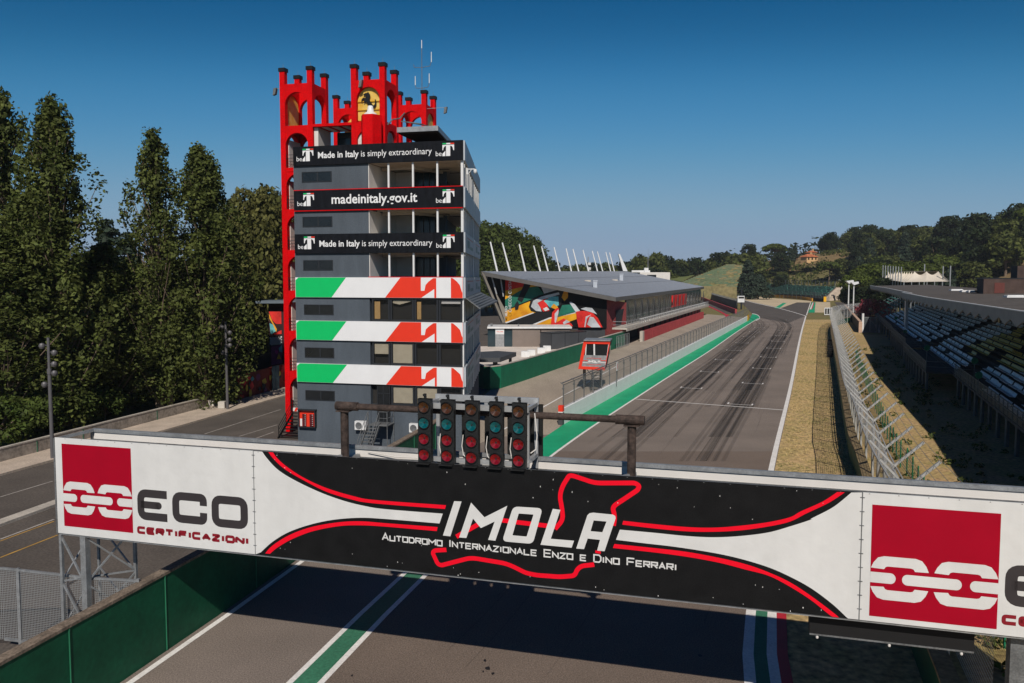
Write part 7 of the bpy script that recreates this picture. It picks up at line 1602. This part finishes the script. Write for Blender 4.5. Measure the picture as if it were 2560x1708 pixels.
# houses
def house(px, pbase, Y, w, d, hw, hr, wallm, roofm, lab, rz=.3, ext=None):
    x = (px-1280)/FOC*Y; z = D(px, pbase, Y).z; t = thing('house', lab, 'house', (x, Y, z), rz); mb = MB(); mb.box(-w/2,w/2,-d/2,d/2,-6,hw); mb.build('wall', wallm, t); mb = MB(); e = .8; mb.add([(-w/2-e,-d/2-e,hw),(w/2+e,-d/2-e,hw),(w/2+e,d/2+e,hw),(-w/2-e,d/2+e,hw),(-w*.2,0,hw+hr),(w*.2,0,hw+hr)], [(0,1,5,4),(1,2,5),(2,3,4,5),(3,0,4),(0,3,2,1)]); rf = mb.build('roof', roofm, t); mb = MB(); mb.box(w*.1,w*.1+.9,-.4,.5,hw+hr*.5,hw+hr+1.2); mb.build('chimney', wallm, rf)
    for i in range(3):
        mb = MB(); c = -w/2+w*(i+.5)/3; mb.box(c-.6,c+.6,-d/2-.06,-d/2-.002,hw*.35,hw*.35+1.5); mb.build('window', m_gl, t)
    return t
m_tile = mat('terracotta_tiles', (.42,.13,.055), rough=.85, var=.25, scale=.6, fine=.2, bscale=3.); m_tile2 = mat('old_brown_tiles', (.27,.11,.07), rough=.9, var=.25, scale=.6); m_tile3 = mat('new_orange_tiles', (.58,.13,.025), rough=.8, var=.15, scale=.6); m_ochre = mat('ochre_plaster', (.56,.36,.18), rough=.85, var=.1); m_cream = mat('cream_plaster', (.58,.50,.38), rough=.85, var=.1)
house(2020, 654, 575, 9, 7, 3.2, 2.2, m_ochre, m_tile, 'ochre villa with terracotta roof on the hillside'); house(2026, 644, 582, 5, 5, 3.6, 1.4, m_ochre, m_tile, 'upper tower part of the hillside villa with terracotta roof')
house(2016, 718, 540, 13, 9, 3.0, 3.2, m_cream, m_tile2, 'cream house with brown hipped roof behind the bend stand'); house(1742, 689, 560, 13, 10, 3.2, 2.8, m_cream, m_tile, 'cream house with orange roof beside the pines left of the terraces', .6); house(2414, 745, 400, 13, 11, 3.4, 3.6, m_wh, m_tile3, 'house with bright orange tiled roof behind the stand roof', .1)
house(2381, 745, 408, 6, 6, 6.6, .5, m_wh, m_wm, 'white flat house beside the bright orange roof', .1); house(2502, 711, 420, 2.6, 3, 1.7, .4, m_wh, m_tile2, 'small pale building among the dark trees at the right')
# near weeds on the bank
mb = MB(); rw = random.Random(15); tgs = MB()
for i in range(260):
    d = rw.uniform(18, 150); off = rw.uniform(1.6, 11); p = Bp(d)+Bn(d)*off
    s = rw.uniform(.15,.5); leaves(mb, p+Vector((0,0,s*.5)), (s*1.3,s*1.3,s*.8), int(10+40*s), .12, rw, shell=.2)
tag(mb.build('weeds', MATS['shrub_leaves'], fixn=False), 'green weeds tufted over the sandy bank behind the fence', 'weeds', kind='stuff')
mb = MB()
gmi = []
for i in range(9000):
    y = rw.uniform(30, 215); x = lerp(Rx(y)+.4, Fx(y)-.2, rw.random()); n = 3
    for _ in range(n):
        a = rw.uniform(0,6.28); s = rw.uniform(.04,.12); px_ = x+rw.gauss(0,.1); py_ = y+rw.gauss(0,.1); mb.v += [(px_-.02*math.cos(a),py_-.02*math.sin(a),0),(px_+.02*math.cos(a),py_+.02*math.sin(a),0),(px_+rw.gauss(0,.05),py_+rw.gauss(0,.05),s)]; k = len(mb.v); mb.f.append([k-3,k-2,k-1]); mb.m.append(0 if (math.sin(x*.9+y*.23)+math.sin(y*.41)+rw.gauss(0,.8)) > .7 else 1)
tag(mb.build('grass_tufts', [mat('tuft_green', (.16,.17,.045), rough=.9, isl=.4), mat('tuft_straw', (.46,.34,.15), rough=.9, isl=.4)], fixn=False), 'short green tufts in the dry grass beside the track', 'grass', kind='stuff')
# ------------------------------------------------------------------ summer haze in the air over the valley
hm_ = bpy.data.materials.new('summer_haze'); hm_.use_nodes = True; nt = hm_.node_tree
for n in list(nt.nodes):
    if n.type != 'OUTPUT_MATERIAL': nt.nodes.remove(n)
pv = nt.nodes.new('ShaderNodeVolumePrincipled'); pv.inputs['Color'].default_value = (.80,.86,.95,1); pv.inputs['Density'].default_value = .00011; pv.inputs['Anisotropy'].default_value = .1
nt.links.new(pv.outputs[0], [n for n in nt.nodes if n.type == 'OUTPUT_MATERIAL'][0].inputs['Volume'])
mb = MB(); mb.box(-2000, 2000, -400, 2100, -1.2, 75); tag(mb.build('haze', hm_), 'thin pale summer haze over the valley', 'haze', kind='stuff')
